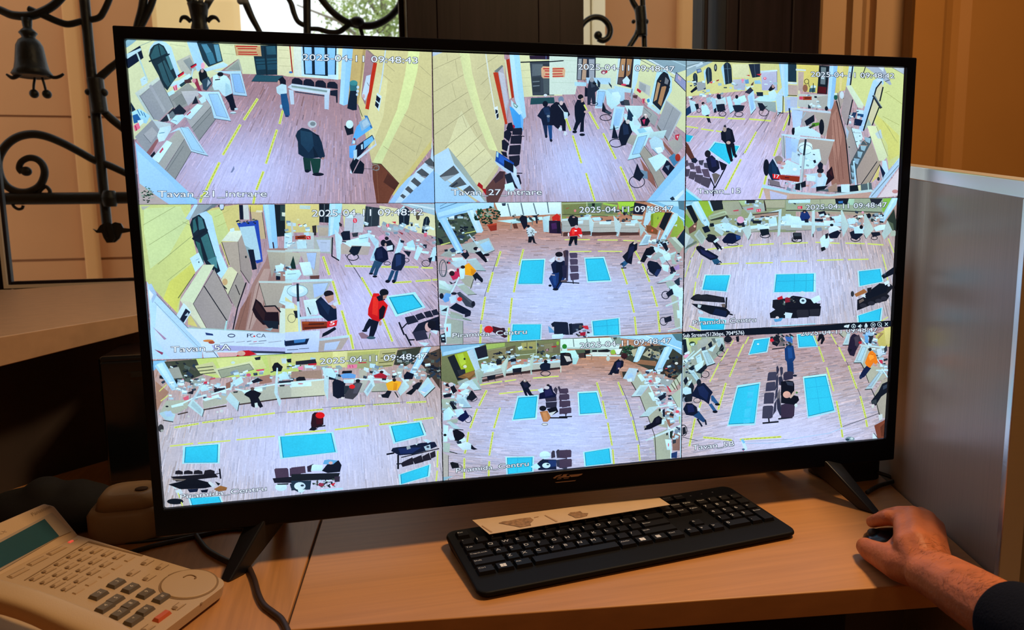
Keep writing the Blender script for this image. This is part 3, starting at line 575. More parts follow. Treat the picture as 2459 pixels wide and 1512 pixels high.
FEEDS['B'] = ('@B1\n'
'P c8c698 0,40 700,75 722,480 702,732 690,980 640,1162 530,1322 440,1455 0,1455\nP d6d8a8 300,600 420,820 560,1000 640,1100 500,1300 300,1250 150,1000\nP d8e4a4 283,63 377,66 402,250 482,560 582,830 642,982 560,962 470,740 390,500 330,300\nP b8cce0 15,55 130,60 20,105\n'
'L a09c74 4 35,220 300,100\nL a09c74 4 45,430 320,270\nL 908c68 4 40,640 362,430\nL 908c68 4 55,825 402,575\nL 908c68 4 150,950 447,705\nL 908c68 4 240,1050 492,825\nL 908c68 4 310,1142 522,960\nL 908c68 4 380,1217 582,1050\nL a09c74 4 450,215 642,90\nL a09c74 4 480,365 572,280\nL a09c74 4 510,505 592,410\nL a09c74 3 165,70 175,140\nL a09c74 3 245,130 272,290\nL a09c74 3 215,350 252,490\nL a09c74 3 335,500 367,590\nL a09c74 3 310,650 352,760\nL a09c74 3 415,750 452,830\nL a09c74 3 420,910 472,980\n'
'L d8e4d8 11 530,78 560,290 612,590\nP d8ecf0 608,575 640,560 650,680 630,690\nP 101828 618,590 640,600 640,622 620,635\nP 101828 628,640 648,625 648,665 632,680\n'
'P a8acb8 640,235 690,188 747,520 722,652\nP b8c0d0 650,240 700,260 735,520 715,600\nP b83818 598,250 642,238 732,725 710,732\nP 707a78 605,238 680,178 692,190 636,250\nP d0d8b0 700,120 722,135 770,480 750,500\nP a83010 718,130 750,118 792,480 770,490\n'
'P d8e0b0 838,80 1241,92 1241,462 965,472 885,477\nL b0b890 3 850,230 940,225\nL b0b890 3 850,300 945,295\nL b0b890 3 865,380 950,375\nP 38424c 938,150 1162,148 1167,462 965,462\nP 2a1c30 935,90 1167,95 1167,128 940,125\nL 6080c0 4 1090,95 1090,125\nP d0d8d8 1135,92 1155,92 1150,112\nL 0c1218 11 855,153 1241,140\nP 5c6a70 960,170 1060,170 1060,272 960,282\nP 303a40 960,290 1040,290 1040,432 970,432\nP 6c7c84 965,330 1030,326 1030,334 966,340\nP 6c7c84 968,370 1030,366 1030,374 969,380\nP 48565c 1062,290 1160,290 1160,442 1070,442\nP 303840 1060,170 1155,165 1158,280 1060,280\n'
'P d8b088 1045,210 1062,190 1241,200 1241,305 1062,302 1048,285\nL b82424 11 1065,213 1241,217\nL b82424 10 1080,233 1241,237\nL b82424 10 1085,263 1241,269\nL b82424 10 1075,285 1241,290\n'
'P 204850 950,485 1165,478 1172,535 943,547\nE c8d8e0 1085,460 17 13\n'
'P a0d8f8 750,78 842,82 905,660 880,682 858,672 800,500 772,300\nP b4e4fc 750,78 790,80 840,500 868,676 800,500 772,300\n'
'P 40a0e8 748,560 850,618 868,765 798,765\nP 68b4f0 850,618 880,690 872,800 860,765\nP b8e4f4 763,500 872,622 842,642 768,562\nP 60948c 785,528 832,560 815,582 790,560\nP c8f0f4 795,540 820,560 812,570 795,555\n'
'E a02038 785,752 16 18\nP 101422 738,720 772,712 792,790 742,802 720,770\nP 141626 700,800 730,778 772,812 747,892 698,852\nP 141626 678,880 702,870 747,912 727,982 680,962\nP 141626 668,980 722,990 732,1042 690,1020\nP 181a28 780,768 862,762 870,775 868,830 775,828\nP 181a28 763,838 858,830 866,845 860,912 757,912\nP 1a1c2a 752,928 852,920 856,940 848,1012 742,1012\nP 1a1c2a 742,1028 845,1016 848,1050 840,1105 808,1127 748,1062\nP 141624 718,1200 842,1200 862,1280 822,1332 758,1290\nL 101422 8 858,840 887,842\nL 101422 9 818,1185 867,1186\nL c8d8e0 5 740,930 728,1020\n'
'P 5a3c38 528,1322 660,1165 712,1170 712,1302 640,1455 538,1455\nP 3a2830 600,1240 662,1168 700,1172 690,1230 620,1280\n'
'P b0d0e8 610,1072 642,1072 762,1160 832,1230 862,1332 832,1332 760,1212 640,1112\nP 1848a0 628,978 792,1090 780,1182 618,1072\nP 2860c0 660,1010 750,1072 740,1130 650,1070\nP 101828 700,1060 802,1112 790,1182 700,1130\nP c0e0f0 787,1108 817,1150 817,1222 787,1202\nP a0d8e8 632,985 648,995 645,1040 628,1030\n'
'P 1a2434 703,1200 760,1180 802,1280 730,1290\nP c4f0f4 705,1290 780,1268 802,1330 772,1370 708,1342\nP a01818 448,1300 465,1268 502,1300 502,1342\nP a01818 490,1330 532,1330 532,1392\n'
'P a0d0f0 0,1170 62,1172 442,1455 0,1455\nP b4dcf4 50,1022 180,948 232,1090 540,1455 480,1455 100,1202 55,1172\nP 9cb0a8 180,948 192,960 320,1120 460,1320 540,1450 520,1450 235,1095\nP 50585c 98,1212 230,1113 282,1180 150,1262\nP 50585c 183,1307 290,1218 352,1290 240,1322\nP 4a5054 318,1342 380,1298 432,1350 360,1392\nP 90a0a8 110,1220 240,1200 282,1182 150,1262\nP 303840 200,1310 260,1265 272,1280 215,1320\n'
'P 101c34 1008,652 1048,590 1080,562 1120,560 1157,600 1152,700 1142,742 1060,742 1045,682\nP 1c3050 1060,580 1110,570 1140,640 1080,640\nE 0c1220 1083,540 25 28\nP 203a5c 1090,622 1150,620 1142,702 1105,712\nE 8090a0 1112,655 15 12\nP 182848 1060,735 1102,740 1102,832 1080,837\nP 1c4880 1105,740 1147,735 1147,862 1125,884\nE 101828 1092,842 12 16\nE 101828 1138,880 12 14\n'
'@B2\n'
'P d0e8d8 -80,90 185,100 180,350 160,452 -80,455\nL b0ccb8 3 -60,130 175,140\nL b0ccb8 3 -60,240 170,245\nL b0ccb8 3 -60,340 150,345\nP c8dcc4 350,100 562,112 562,420 350,400\nP cfdcae 560,112 1195,130 1195,820 950,632 700,432 560,420\n'
'L 0c1218 10 -80,148 50,138\nP d8b088 -50,200 55,202 68,225 62,292 -50,296\nL b82424 10 -50,215 50,212\nL b82424 9 -50,235 40,235\nL b82424 9 -50,262 40,260\nL b82424 9 -50,284 48,282\n'
'P 242c38 180,104 352,108 347,322 173,318\nP 8c98a0 192,120 222,120 212,315 180,312\nP b09880 235,120 270,124 260,315 220,317\nP 98a4b0 287,124 340,124 338,318 290,317\nP a8d8e8 153,335 265,340 262,376 155,372\n'
'P c0e4ec 560,112 582,115 550,360 540,352\nP 2a2428 582,112 706,116 682,392 550,357\nP b08860 590,120 630,120 612,290 560,292\nP a07850 642,120 690,125 672,260 632,302\nP 504850 560,300 612,298 600,360 556,352\nP c0e4f0 600,320 640,280 670,320 660,360 610,362\nE d04058 612,362 26 10\nP b4e0f8 706,116 772,122 737,330 680,502\nP b0dce8 520,370 680,402 690,440 530,420\n'
'P 88a8b4 800,120 1195,130 1195,222 1082,262\nL d0e8f0 12 850,128 1102,272\nL a8ccd8 10 1050,130 1195,190\nL 405058 5 760,125 1080,300\n'
'P a8dcf0 860,500 920,240 990,210 1060,300 1060,420 950,612 870,530\nP 1a2028 950,272 985,238 1022,260 1047,330 1032,420 952,602 880,532 920,322\nP b09068 930,332 960,322 920,500 890,520\nP a88058 965,382 1012,370 960,562 930,532\nP 707880 1000,290 1032,322 1020,360 990,350\nL 181c24 16 925,325 1037,387\n'
'P 8c98c0 1100,248 1192,330 1187,422 1085,322\nL 101828 5 1085,322 1100,248 1192,330\nL 101828 6 1085,322 1187,424\nP b8a8c0 1120,275 1150,300 1140,330 1115,305\n'
'P b0bcbc 755,328 862,375 852,470 750,402\nP 98a4a8 765,340 820,370 812,435 757,400\nP b8c8c8 985,520 1010,498 1152,620 1140,640 1010,520\nP 98a2a8 1008,510 1142,625 1022,870 912,762\nL 606c74 3 1075,570 970,810\nP b4c4c8 1142,625 1155,630 1030,890 1022,870\n'
'P 9aa4a4 780,560 870,600 930,660 900,745 790,660\nL 505c60 3 800,580 870,640 840,690\nP b0d8e0 840,530 952,612 940,640 830,560\nP 605c58 920,730 1020,870 1022,890 930,770\nP 8a5c50 975,880 1085,1010 1075,1040 985,930\nP a0a4a0 1022,900 1150,830 1165,940 1100,1020\n'
'P a8d4ec 260,295 490,300 490,360 270,350\nP b0dcf0 343,582 365,398 452,410 415,582\nP 90c4f0 375,420 440,426 410,562 360,562\nL 687c90 3 375,420 440,426 410,562 360,562 375,420\nP b8e8f0 440,410 602,420 622,500 500,592 455,542\nP a8d4e8 455,400 620,400 620,520 560,520\nP c4eef6 500,435 560,425 585,470 570,530 510,500\nP 203040 365,310 395,345 390,390 370,385\nP 203040 470,335 500,370 500,395 475,360\n'
'P 283040 575,520 640,500 670,555 590,552\nP 384048 610,500 660,505 670,550 620,550\n'
'P b4dce4 620,556 797,558 782,640 702,722\nP b0e0f0 483,780 525,560 622,570 602,700 562,782\nP 98ccf0 510,745 540,580 605,590 570,745\nL 303c48 5 480,782 562,760\nP b8ecf4 608,650 720,650 772,740 730,822 658,762\nP 183048 655,580 702,650 690,702 640,692\nE b8e4f4 630,648 18 18\nP c4eef4 700,780 862,750 892,800 735,832\nP 90d0e8 735,780 790,760 830,800 760,815\nP c0e4ec 690,660 740,680 760,740 710,740\nP a0a49c 665,830 740,830 700,930 640,900\n'
'P 101420 765,682 820,640 857,700 832,747 780,747\nE c0b0b0 820,655 14 22\nE e0e0e0 812,640 12 8\nP c03060 783,690 815,680 802,735\n'
'P b0d8dc 740,822 1012,783 982,862 872,862\nP b0e4f4 648,1062 740,828 857,815 772,1032\nP 94ccf0 690,1012 747,850 830,832 760,1002\nL 607888 3 690,1012 747,850 830,832 760,1002 690,1012\nL 303c48 5 648,1064 772,1034\n'
'P 9a9a90 763,1002 800,928 872,1010 1002,1242 930,1322 880,1202\nL 40484c 4 800,930 870,1020 1000,1242\nL 504438 5 763,1004 880,1204 930,1322\nP c0f0f4 838,1050 960,998 1032,1062 912,1172\nL 90a8b0 4 838,1052 912,1172 1032,1064\nP b0dcec 848,880 900,838 972,880 992,960 940,1012 868,952\nL 487090 5 880,960 930,1010\nP d8f4fa 900,950 960,940 980,985 930,1000\nP 10182c 968,1150 1012,1060 1092,1140 1022,1212\nP 607890 1000,1120 1040,1110 1030,1160\nP 4080a8 1030,1040 1080,1000 1132,1070 1080,1122\nE a03020 1115,1040 25 36\n'
'P 88c8f4 828,1445 1182,1020 1178,1445\nP 98d0f8 900,1445 1182,1120 1178,1445\nP c8ecf6 1062,1435 1165,1338 1172,1370 1100,1445\nP 203040 1040,1420 1070,1400 1090,1430 1060,1440\n'
'O 181c2c 8 540,905 62,38\nP 101828 500,862 518,728 542,800 562,862\nP 101828 560,850 580,750 620,688 662,720 692,800 652,872 632,922 590,932 580,900\nP 1c2c48 600,720 650,740 660,820 610,830\nE c8c8c8 650,706 20 20\n'
'O 181c2c 7 445,668 54,28\nP 141c28 408,610 418,520 447,590 502,625 480,642\nP 304050 440,600 500,620 490,640 440,620\n'
'P 8a5c50 760,1042 880,1202 922,1332 832,1240 790,1130\nO 181c28 7 735,1265 72,55\nP 6888a0 760,1150 832,1170 837,1240 790,1232\nP 101828 698,1222 737,1092 772,1170 802,1202 760,1262\n'
'P 101424 -80,740 -70,560 -20,520 20,530 62,530 112,640 92,662 72,692 72,792 40,792 35,742 20,740 10,780 -20,760 -40,740\nE 7088a0 28,500 26 30\nE d0c0c0 30,532 17 21\nP b8dce8 50,612 92,620 92,672 60,682\nL c8d8e0 6 5,550 60,622\nE c8dce8 20,775 15 18\nE c8dce8 68,815 14 20\n'
'P 0c1424 153,560 180,500 240,510 267,582 255,632 242,682 240,800 203,802 212,710 190,742 168,792 140,780 165,702 155,642\nE 101418 210,475 26 24\nP b89a90 215,490 242,480 236,522 215,527\nE c0a8a8 265,614 24 13\nE 0c1420 155,800 22 14\nE 0c1420 225,827 26 13\n'
'P 101828 248,472 250,378 282,400 287,472\nP 202838 273,400 290,318 332,310 362,372 387,400 345,432 352,542 320,547 310,480 300,547 273,552\nP 384454 300,330 330,330 345,380 310,390\nE 9098a0 315,316 22 22\nE 101418 340,350 18 10\nO 181c2c 6 330,540 40,16\n'
'E 905060 425,245 26 20\nE e0d0d8 425,250 12 10\nE c02838 452,240 8 14\nP c02038 738,393 777,420 765,442 733,416\nP 503838 698,460 742,458 735,492 698,482\nP d06078 783,490 812,490 802,542 783,532\nL 801830 6 795,500 800,530\nP c0ecf8 820,500 850,480 885,545 850,562\nP 3890c0 825,500 850,490 855,520 835,530\nP c02840 1090,830 1132,820 1115,882 1093,870\nP f0d0d8 1105,840 1120,838 1110,865\nL 708898 8 672,470 690,400 690,540\n'
'Y 22 75,680 115,785\nY 22 138,838 217,1088\nY 22 262,1188 342,1442\nY 22 293,618 377,768\nY 22 422,818 537,1048\nY 22 582,1128 717,1432\nY 16 245,550 268,595\n'
'T 14 185,220 1085,243 2025-04-11 09:48:47\n@B1\nT 14 210,1390 1050,1386 Tavan_27_intrare')
FEEDS['C'] = ('@C1\n'
'P d4d890 0,20 1215,50 1215,560 1000,560 700,330 0,400\nP 98b4bc 0,10 340,20 150,118 0,220\nL d0e4e8 10 30,110 200,40\nL 5c7478 6 40,80 260,30\nP c0dce4 130,70 200,35 210,60 140,95\nP d8e0b0 510,60 680,60 690,200 520,200\n'
'P a8d8f0 215,130 265,85 225,260\nP 20303c 234,150 240,112 252,95 266,90 282,96 294,115 299,150 302,230 252,272\nL 506c7c 6 262,98 272,258\nP 20303c 103,190 108,165 120,152 133,153 146,168 152,195 152,272 115,292\nL 506c7c 5 125,160 132,280\nP 1c2c38 413,105 420,70 438,47 458,40 480,48 496,70 504,105 512,257 440,272\nL 506c7c 6 458,55 476,262\nL 506c7c 5 415,110 500,105\nP a8d8f0 395,100 420,60 440,270 430,272\nP 202c3c 680,60 800,55 802,190 720,202\nL 4a5c6c 5 740,60 752,195\nE 283038 338,97 16 40\nE 889898 338,95 7 22\nP 3a5878 140,115 185,105 197,140 147,157\nP 88a0c8 148,120 182,112 190,136 153,146\n'
'P 98a4a8 140,250 232,233 237,322 150,342\nP b0bcd0 515,222 652,210 642,332 530,322\nP b4bcd8 810,140 975,130 977,332 820,332\nP c8e8f0 800,130 975,118 982,133 810,150\nL 505c70 4 975,132 977,330\n'
'P a0d8f8 995,48 1092,58 1092,392 1040,402\nP b8e4fa 1010,50 1050,54 1060,390 1040,400\nP 1c3440 1090,58 1177,63 1177,247 1090,242\nL 6a8890 5 1130,65 1137,240\nP c8e0e8 1085,245 1187,250 1182,267 1085,264\nP b8a8a0 1090,275 1192,280 1192,382 1095,377\nL 201818 8 1088,384 1182,387\nP d8d8b0 1190,120 1215,118 1215,500 1195,500\n'
'K 110 mix 60,235 960,440 26\n'
'P d04858 268,250 312,235 300,262\nP b83030 655,175 690,171 692,186\nP c83040 760,165 817,158 802,182\nE e890b0 620,225 15 15\nE e06080 850,208 16 15\nE f0d0d8 850,206 8 7\nP 903030 345,228 375,218 372,232 348,240\nP 584038 705,270 735,240 730,275 708,285\nP 68a0c8 640,225 680,215 685,260 650,265\nP 90c8e0 740,230 800,225 815,265 745,265\n'
'P b0dce8 62,430 130,450 142,540 90,562\nP a8d8ec 290,400 337,420 357,540 320,562\nP b0e0f0 450,402 492,390 532,540 490,572\nP b0e0f4 670,392 732,330 757,520 705,584\nP b4dcec 960,392 1030,298 1032,540 985,597\nP 98c8f0 685,402 720,382 742,512 712,552\nL 182028 6 490,572 530,542\nL 182028 6 705,586 757,522\nL 182028 7 980,598 1010,560\nP b8ecf4 733,432 820,380 962,380 962,442 850,457\nP 90a8a8 730,442 962,452 967,562 890,542\nP a8b8bc 740,450 840,460 850,520 760,500\nP b4e4ee 350,442 440,400 452,480 350,492\nP bcf0f4 520,422 640,380 662,442 560,482\nP c0ecf4 885,350 950,330 975,370 960,420 900,420\nP 9cc4d0 240,410 285,400 290,450 250,465\n'
'P b0c8d8 1050,400 1192,400 1187,512 1060,557\nP a4c4ec 1075,430 1162,430 1152,532 1085,534\nP b8dcec 990,370 1045,370 1042,392 1000,392\nL 10181c 8 1040,390 1036,570 990,562\n'
'O 141c2c 7 410,575 36,26\nP 141c2c 343,480 430,468 442,540 360,557\nO 141c2c 7 580,580 42,26\nP 182030 513,490 560,480 642,490 622,545 540,557\nO 141c28 7 840,560 50,38\nP 141c28 773,460 825,465 852,500 882,490 850,520 830,547 800,542\nO 141c2c 6 165,540 22,22\nP 141c28 120,475 160,468 167,522 140,532\n'
'P b8ecf4 188,500 215,468 252,490 277,540 282,572 240,597 198,582\nE 181c24 208,466 16 15\nE b89c94 216,480 8 10\nP 181c2c 233,592 265,582 287,657 263,667\nL 181c2c 10 270,650 288,668\n'
'E 101418 365,392 17 24\nP c4d8dc 348,432 420,430 442,472 350,472\nP 10182c 320,530 345,510 350,560 322,566\nE 181c24 558,399 16 21\nP a8e0f0 528,432 590,420 602,482 540,484\nP 0c1018 885,325 927,268 957,302 942,322 900,342\nE b89890 935,292 14 18\nP 2c3040 640,352 700,298 732,332 690,372\nP 182838 760,350 830,350 832,392 770,392\nP 183860 33,522 75,490 87,562 35,602\nP 101828 75,345 140,285 150,320 90,360\nP 10182c 355,380 390,370 395,420 360,425\n'
'Y 18 45,602 150,606\nY 18 160,603 290,612\nY 18 300,610 430,616\nY 18 470,622 640,629\nY 18 690,630 910,648\nY 16 30,705 155,722\nY 16 190,732 315,750\nY 16 345,752 405,763\nL 303038 5 900,540 850,642 760,762 620,1000\nY 24 1105,585 1040,745\nY 26 1010,830 945,1010\nY 28 865,1215 845,1302\nY 28 825,1350 795,1447\nY 20 760,765 640,980\nY 24 600,1050 440,1360\n'
'S 14 325,862 597,908 487,1110 260,950\nP 20b8d8 20,788 107,805 66,867 20,862\nP a8e8f4 105,805 112,808 70,872 66,866\nP a8e8f4 20,1335 200,1475 170,1475 20,1365\nP 50c8e8 20,1365 170,1475 20,1475\n'
'P 5a3428 20,850 60,900 112,1012 132,1052 90,1062 20,962\nP 182030 85,1040 130,1030 155,1060 130,1090 90,1075\n'
'P 544c5c 20,1060 50,1055 62,1112 25,1127\nP 544c5c 55,1085 110,1080 127,1152 80,1152\nP 584c60 120,1120 175,1113 197,1192 145,1192\nP 584c60 190,1150 260,1145 287,1237 220,1227\nP 484252 20,1147 75,1148 60,1222 20,1232\nP 4a4454 73,1170 142,1180 112,1262 60,1242 50,1275\nP 4a4454 128,1202 212,1213 180,1305 118,1272\nP 4a4454 193,1225 302,1250 265,1347 183,1307\nP 404050 160,1060 220,1053 202,1112 170,1100\nP 404050 215,1085 270,1080 290,1150 220,1130\nP 6a6460 300,1200 340,1188 387,1210 330,1312\nL 101420 13 285,1240 332,1342 432,1150\nL 101420 12 320,1335 315,1425\n'
'P 14162c 238,1040 300,1003 372,1070 382,1140 320,1192 268,1162\nP 1c2048 280,1020 340,1050 350,1120 300,1130\nE 1c1a20 257,990 32 38\nP 141622 370,1060 458,1103 440,1152 400,1162\nP c0e0e8 335,1020 380,1023 377,1057 340,1052\n'
'P 10141e 440,880 532,880 550,1002 520,1012 498,920 515,1052 490,1064 458,962\nP 0e121e 393,770 420,738 470,718 512,740 532,820 542,862 500,897 440,882 398,842\nP 1c2030 440,750 490,740 500,830 450,850\nE a89890 432,736 20 28\nP 202430 420,702 440,685 452,717 425,712\nE c0a8a0 472,874 22 17\nE 10141e 546,1012 16 18\nE 10141e 503,1052 16 20\n'
'P b8e4f4 1020,783 1215,800 1215,832 1025,800\nP a8b4b8 1018,800 1062,810 1062,1042 1028,1012\nP a4c8f4 1062,815 1172,840 1132,1032 1070,1042\nP 687888 1040,800 1046,802 1060,1040 1052,1040\nP b4dcec 1130,510 1215,520 1215,702 1150,722\nP 98c4f0 1150,540 1215,545 1215,690 1165,690\nE 10141c 1147,750 17 38\nL 141c28 15 1103,520 1112,602 1098,692\nP c0ecf8 1160,720 1215,700 1215,800 1155,790\n'
'P c0ecf4 1000,1152 1080,1050 1215,1110 1215,1212 1005,1202\nP b8dcec 1155,832 1215,820 1215,1102 1120,1062 1138,922\nP 98bcc8 1150,870 1190,850 1195,910 1160,910\nE e0f4fc 1160,1150 22 16\n'
'E 0e1420 865,1132 32 88\nP 787078 888,1250 1000,1280 1012,1332 900,1312\nL 141420 6 888,1250 884,1310 1060,1345\nP 0c2440 885,1190 892,1100 930,1040 982,1120 1012,1202 1002,1262 920,1262\nP 143454 920,1080 970,1130 980,1220 930,1200\nE 8c8480 990,1052 46 42\nE a87c78 1005,1080 30 18\nL c0d8e8 11 940,1040 982,1122\nP 101828 1020,1090 1060,1060 1050,1090\nE c0a0a0 1040,1092 26 18\nE c0a0a0 1028,1135 18 14\n'
'K 25 mix 1060,1275 1210,1370 30\nP d82020 928,1198 1002,1210 1007,1254 935,1247\nP 8c2810 1000,1208 1212,1225 1207,1277 1010,1257\nL 401008 9 1060,1236 1150,1242\nTR 9 945,1238 995,1244 17\n'
'P a8d8e8 823,1308 1215,1400 1215,1422 820,1342\nP c0a898 828,1342 1215,1422 1215,1475 868,1475\nP b8c0e0 900,1372 1082,1422 1070,1475 910,1475\n'
'@C2\n'
'P d8d070 55,60 292,68 272,362 118,342\nP 1c3440 -10,60 52,62 50,245 -10,240\nP c8e0e8 -10,248 60,252 55,270 -10,266\nP b8a8a0 -10,280 52,285 52,382 -10,376\nP b0c0d8 -10,395 65,400 62,505 -10,500\n'
'P d0cc78 480,78 602,83 562,332 500,342 450,420\nP e0d890 500,80 540,82 520,330 500,340\nP 141c20 290,73 397,80 372,372 268,367\nP 6a7c80 310,90 362,95 352,272 303,267\nP c0dce4 312,180 345,185 342,215 308,210\nP 501010 283,290 367,300 360,367 273,357\nP 90c8f0 398,78 482,80 432,525 373,522\nP acdcf8 398,78 440,79 398,522 373,522\nP c8e0e0 48,108 152,115 152,132 48,127\nP b8a8a0 75,138 132,140 122,342 72,332\nO 101820 6 160,240 23,25\nL 304040 6 180,260 190,300\nE 8c6048 145,310 26 40\nE c0e4e4 230,295 30 16\nP 386068 190,310 250,305 250,350 185,350\nL 102028 8 230,260 225,355\n'
'P ccd890 650,83 1180,93 1125,1035 1012,1152 1000,1062 880,702 750,482 620,282\nP d4d878 760,480 900,700 1000,900 1010,1060 1120,1000 1120,800 950,640 860,560\nP b0d8f0 600,83 652,85 617,282 570,282\nL 101820 14 638,83 613,282\nP 94a082 1040,98 1180,98 1172,170\nP b8c8d0 1055,96 1175,100 1170,165\nP a8b8c8 770,88 962,90 1042,270 1022,277\nP d0e4f0 900,90 962,90 955,140\nL 202830 9 770,90 740,180 760,210\nL 202830 6 975,240 1025,222\n'
'P a8d4f4 800,380 848,232 900,202 952,208 960,260 942,292 742,762 700,742\nP c8e4fa 870,225 920,205 950,230 900,250\nP d0d0a8 872,330 940,252 952,302 862,642 832,692 750,742\nL 10181c 14 937,240 882,310 852,420 750,747\nL 10181c 14 952,300 920,442\nL 10181c 12 910,510 840,692\nL 283038 28 855,388 930,512\nL 88a0a4 7 858,380 936,500\nP a0bcb0 800,620 830,690 760,740\n'
'L a0a860 4 950,602 1122,692\nL a0a860 4 980,352 1162,482\nL a0a860 4 1020,340 970,355\nL a0a860 4 950,642 1102,872\nL a8b068 3 1000,700 1080,860\n'
'P a8a098 478,362 520,342 552,420 500,552 470,452\nE c8e0e8 525,380 22 40\nP 101820 540,410 560,420 545,440\nP a09898 568,292 642,432 582,702 540,642 518,562\nP d0e8c8 568,285 620,278 752,480 732,495 680,484\nP c8dcc8 680,484 752,486 740,520 690,510\nL 101820 12 637,430 582,692\nL 101820 6 480,360 510,520\n'
'P c0e8f4 678,532 752,540 742,602 690,602\nP 184878 688,572 752,580 747,612 685,602\nP 10203c 658,622 742,642 722,702 650,692\nP 203858 640,560 680,560 660,620 620,600\nP c4ecf4 620,722 722,740 742,820 690,932 640,852\nK 26 mix 600,545 755,720 22\nK 14 mix 640,740 730,900 18\nL 8ca0a8 5 640,770 720,775\n'
'P 946a5c 453,440 482,460 582,902 612,1302 418,1312 363,832 390,602\nP a87c6c 420,600 470,520 530,800 480,1100 430,900\nL 7a5044 6 470,560 540,1250\nL 7a5044 6 440,640 500,1280\nL b08878 6 425,800 470,1250\nL 10181c 11 468,440 562,802 612,1302\nE 205848 462,405 20 28\nE c8e8d8 463,370 19 12\n'
'P a09c98 578,690 622,720 692,950 620,1082 568,832\nP a8c4d8 560,700 600,760 580,840\nL 10181c 5 622,720 690,950 620,1080\nE 101820 602,920 8 6\n'
'P 4a5a60 738,862 830,800 832,880 622,1312 608,1102\nP 90b8c8 760,815 827,830 815,882 770,860\nP 90b8c8 718,902 782,910 760,962 725,950\nP 90b8c8 688,962 742,972 720,1035 690,1020\nP 8cb4c8 650,1035 712,1042 690,1100 655,1085\nP 8cb4c8 620,1110 650,1110 640,1180\nP 88b0c4 620,1180 660,1190 640,1240\nP 88b0c4 620,1250 660,1260 640,1312\nL a08c80 8 700,900 790,905\nL a08c80 7 745,840 785,890\n'
'P a89c90 830,872 912,1062 742,1302 680,1292 678,1152\nP d8e8b8 788,700 882,700 1002,1012 960,1062 908,1062\nP b8d4d8 870,780 930,735 945,830 900,832\nL 888058 4 885,710 1002,1015\nP a89c88 912,1062 935,1065 810,1300 740,1302\nP d0c878 920,1100 905,1230 830,1290\nL 10181c 8 890,1070 722,1312\nL 10181c 6 920,1100 812,1292\nP a8dcf0 640,1062 660,1062 682,1370 665,1370\nL 18242c 6 660,1080 690,1310 720,1370\nE 283038 905,1250 14 20\n'
'P b8e0f0 945,1060 985,1062 1012,1180 940,1252\nP 10203c 915,1090 977,1190 950,1242 930,1170\nP b0d4ec 1120,1028 1135,1100 882,1445 798,1445\nL 708890 8 1112,1110 832,1432\nL 90b8d0 5 1110,1060 810,1420\nP d8d0d8 1115,1150 1115,1422 900,1445\nE c08888 1078,1380 32 20\n'
'P 1c2830 10,515 100,525 20,700\nP bcd4e0 0,508 412,550 412,572 0,530\nP b0d0f0 0,530 122,547 100,692 20,722\nP a8a49c 230,557 412,572 362,802 330,802\nP a8a8a8 120,550 235,560 240,700 110,700\nP c0eaf4 38,722 180,702 302,782 302,822 30,792\nP 101824 138,650 237,583 242,652 160,702\nP 509020 220,672 290,663 292,692 200,722\nP 283828 175,720 240,680 250,695 200,730\nE 10141c 315,712 27 82\nE 10141c 20,757 16 38\nL 9cc0d0 8 100,640 150,560\n'
'P bce0ec 0,803 452,843 447,862 0,822\nP a8a098 160,830 442,862 362,1112 308,1092\nP a8d0f4 0,825 82,842 50,982 0,962\nP a8a8a4 82,842 170,850 150,1000 60,960\nP c0eef6 90,1002 292,940 312,1052 230,1142 80,1152\nE c4ecf4 145,932 76 62\nE d4f4fa 148,905 70 38\nO 405060 4 145,945 70,50\nP c8f0f8 205,950 280,940 310,1040 250,1090 200,1040\nK 22 mix 60,990 290,1150 24\nP 101828 225,1060 250,1050 260,1080 240,1090\nL b0c8d0 26 130,1010 95,1362\nL 708890 5 142,1010 108,1360\nL 1c2830 20 150,843 132,1002\n'
'P b8c4c0 70,368 382,380 372,527 70,502\nP a8aca4 260,400 380,385 370,525 310,520\nK 22 mix 150,385 310,520 26\nP a03c18 123,395 212,395 212,432 123,432\nP 601c08 140,405 200,405 200,418 140,420\nP d04860 83,395 122,395 122,430 83,427\nE 101820 365,520 17 24\nP 203038 175,475 205,505 200,520 175,520\n'
'P 200c10 368,1182 422,1118 447,1242 358,1322\nP 381818 395,1190 420,1150 430,1230\nP b0d8ec 145,1202 270,1190 342,1190 377,1242 352,1322 280,1342 198,1342 262,1292 140,1232\nP c4e4f4 270,1240 340,1230 330,1310 270,1330\nE 141820 302,1165 36 28\nP 101828 272,1110 300,1070 330,1095 325,1140 285,1150\nE b09490 295,1212 22 24\nE c09890 145,1222 18 14\nP c09890 130,1310 192,1310 180,1332 130,1325\nP 101820 258,1332 382,1320 330,1372 260,1382\nP 101820 95,1292 150,1268 152,1332 105,1342\nP c4ecf4 160,1205 252,1222 250,1275 160,1270\nP 101820 45,1300 95,1290 90,1370 40,1360\nP 8c3010 -20,1218 82,1235 77,1282 -20,1270\n'
'P 506468 258,1372 832,1290 842,1372 600,1402\nP a08878 380,1340 470,1290 480,1380 390,1390\nP 101820 480,1330 720,1310 720,1375 480,1385\nP c0e8f4 515,1308 605,1306 607,1387 520,1389\nP d8dcb0 690,1320 720,1312 725,1375 700,1378\nP a8c8c0 790,1290 802,1288 808,1370 796,1370\nP b8d8dc -20,1378 400,1410 830,1358 862,1380 400,1432 -20,1402\nP c0a090 -20,1402 400,1432 832,1387 800,1452 -20,1462\n'
'T 12 205,190 1070,207 2025-04-11 09:48:42\n@C1\nT 12 150,1402 596,1398 Tavan_15')
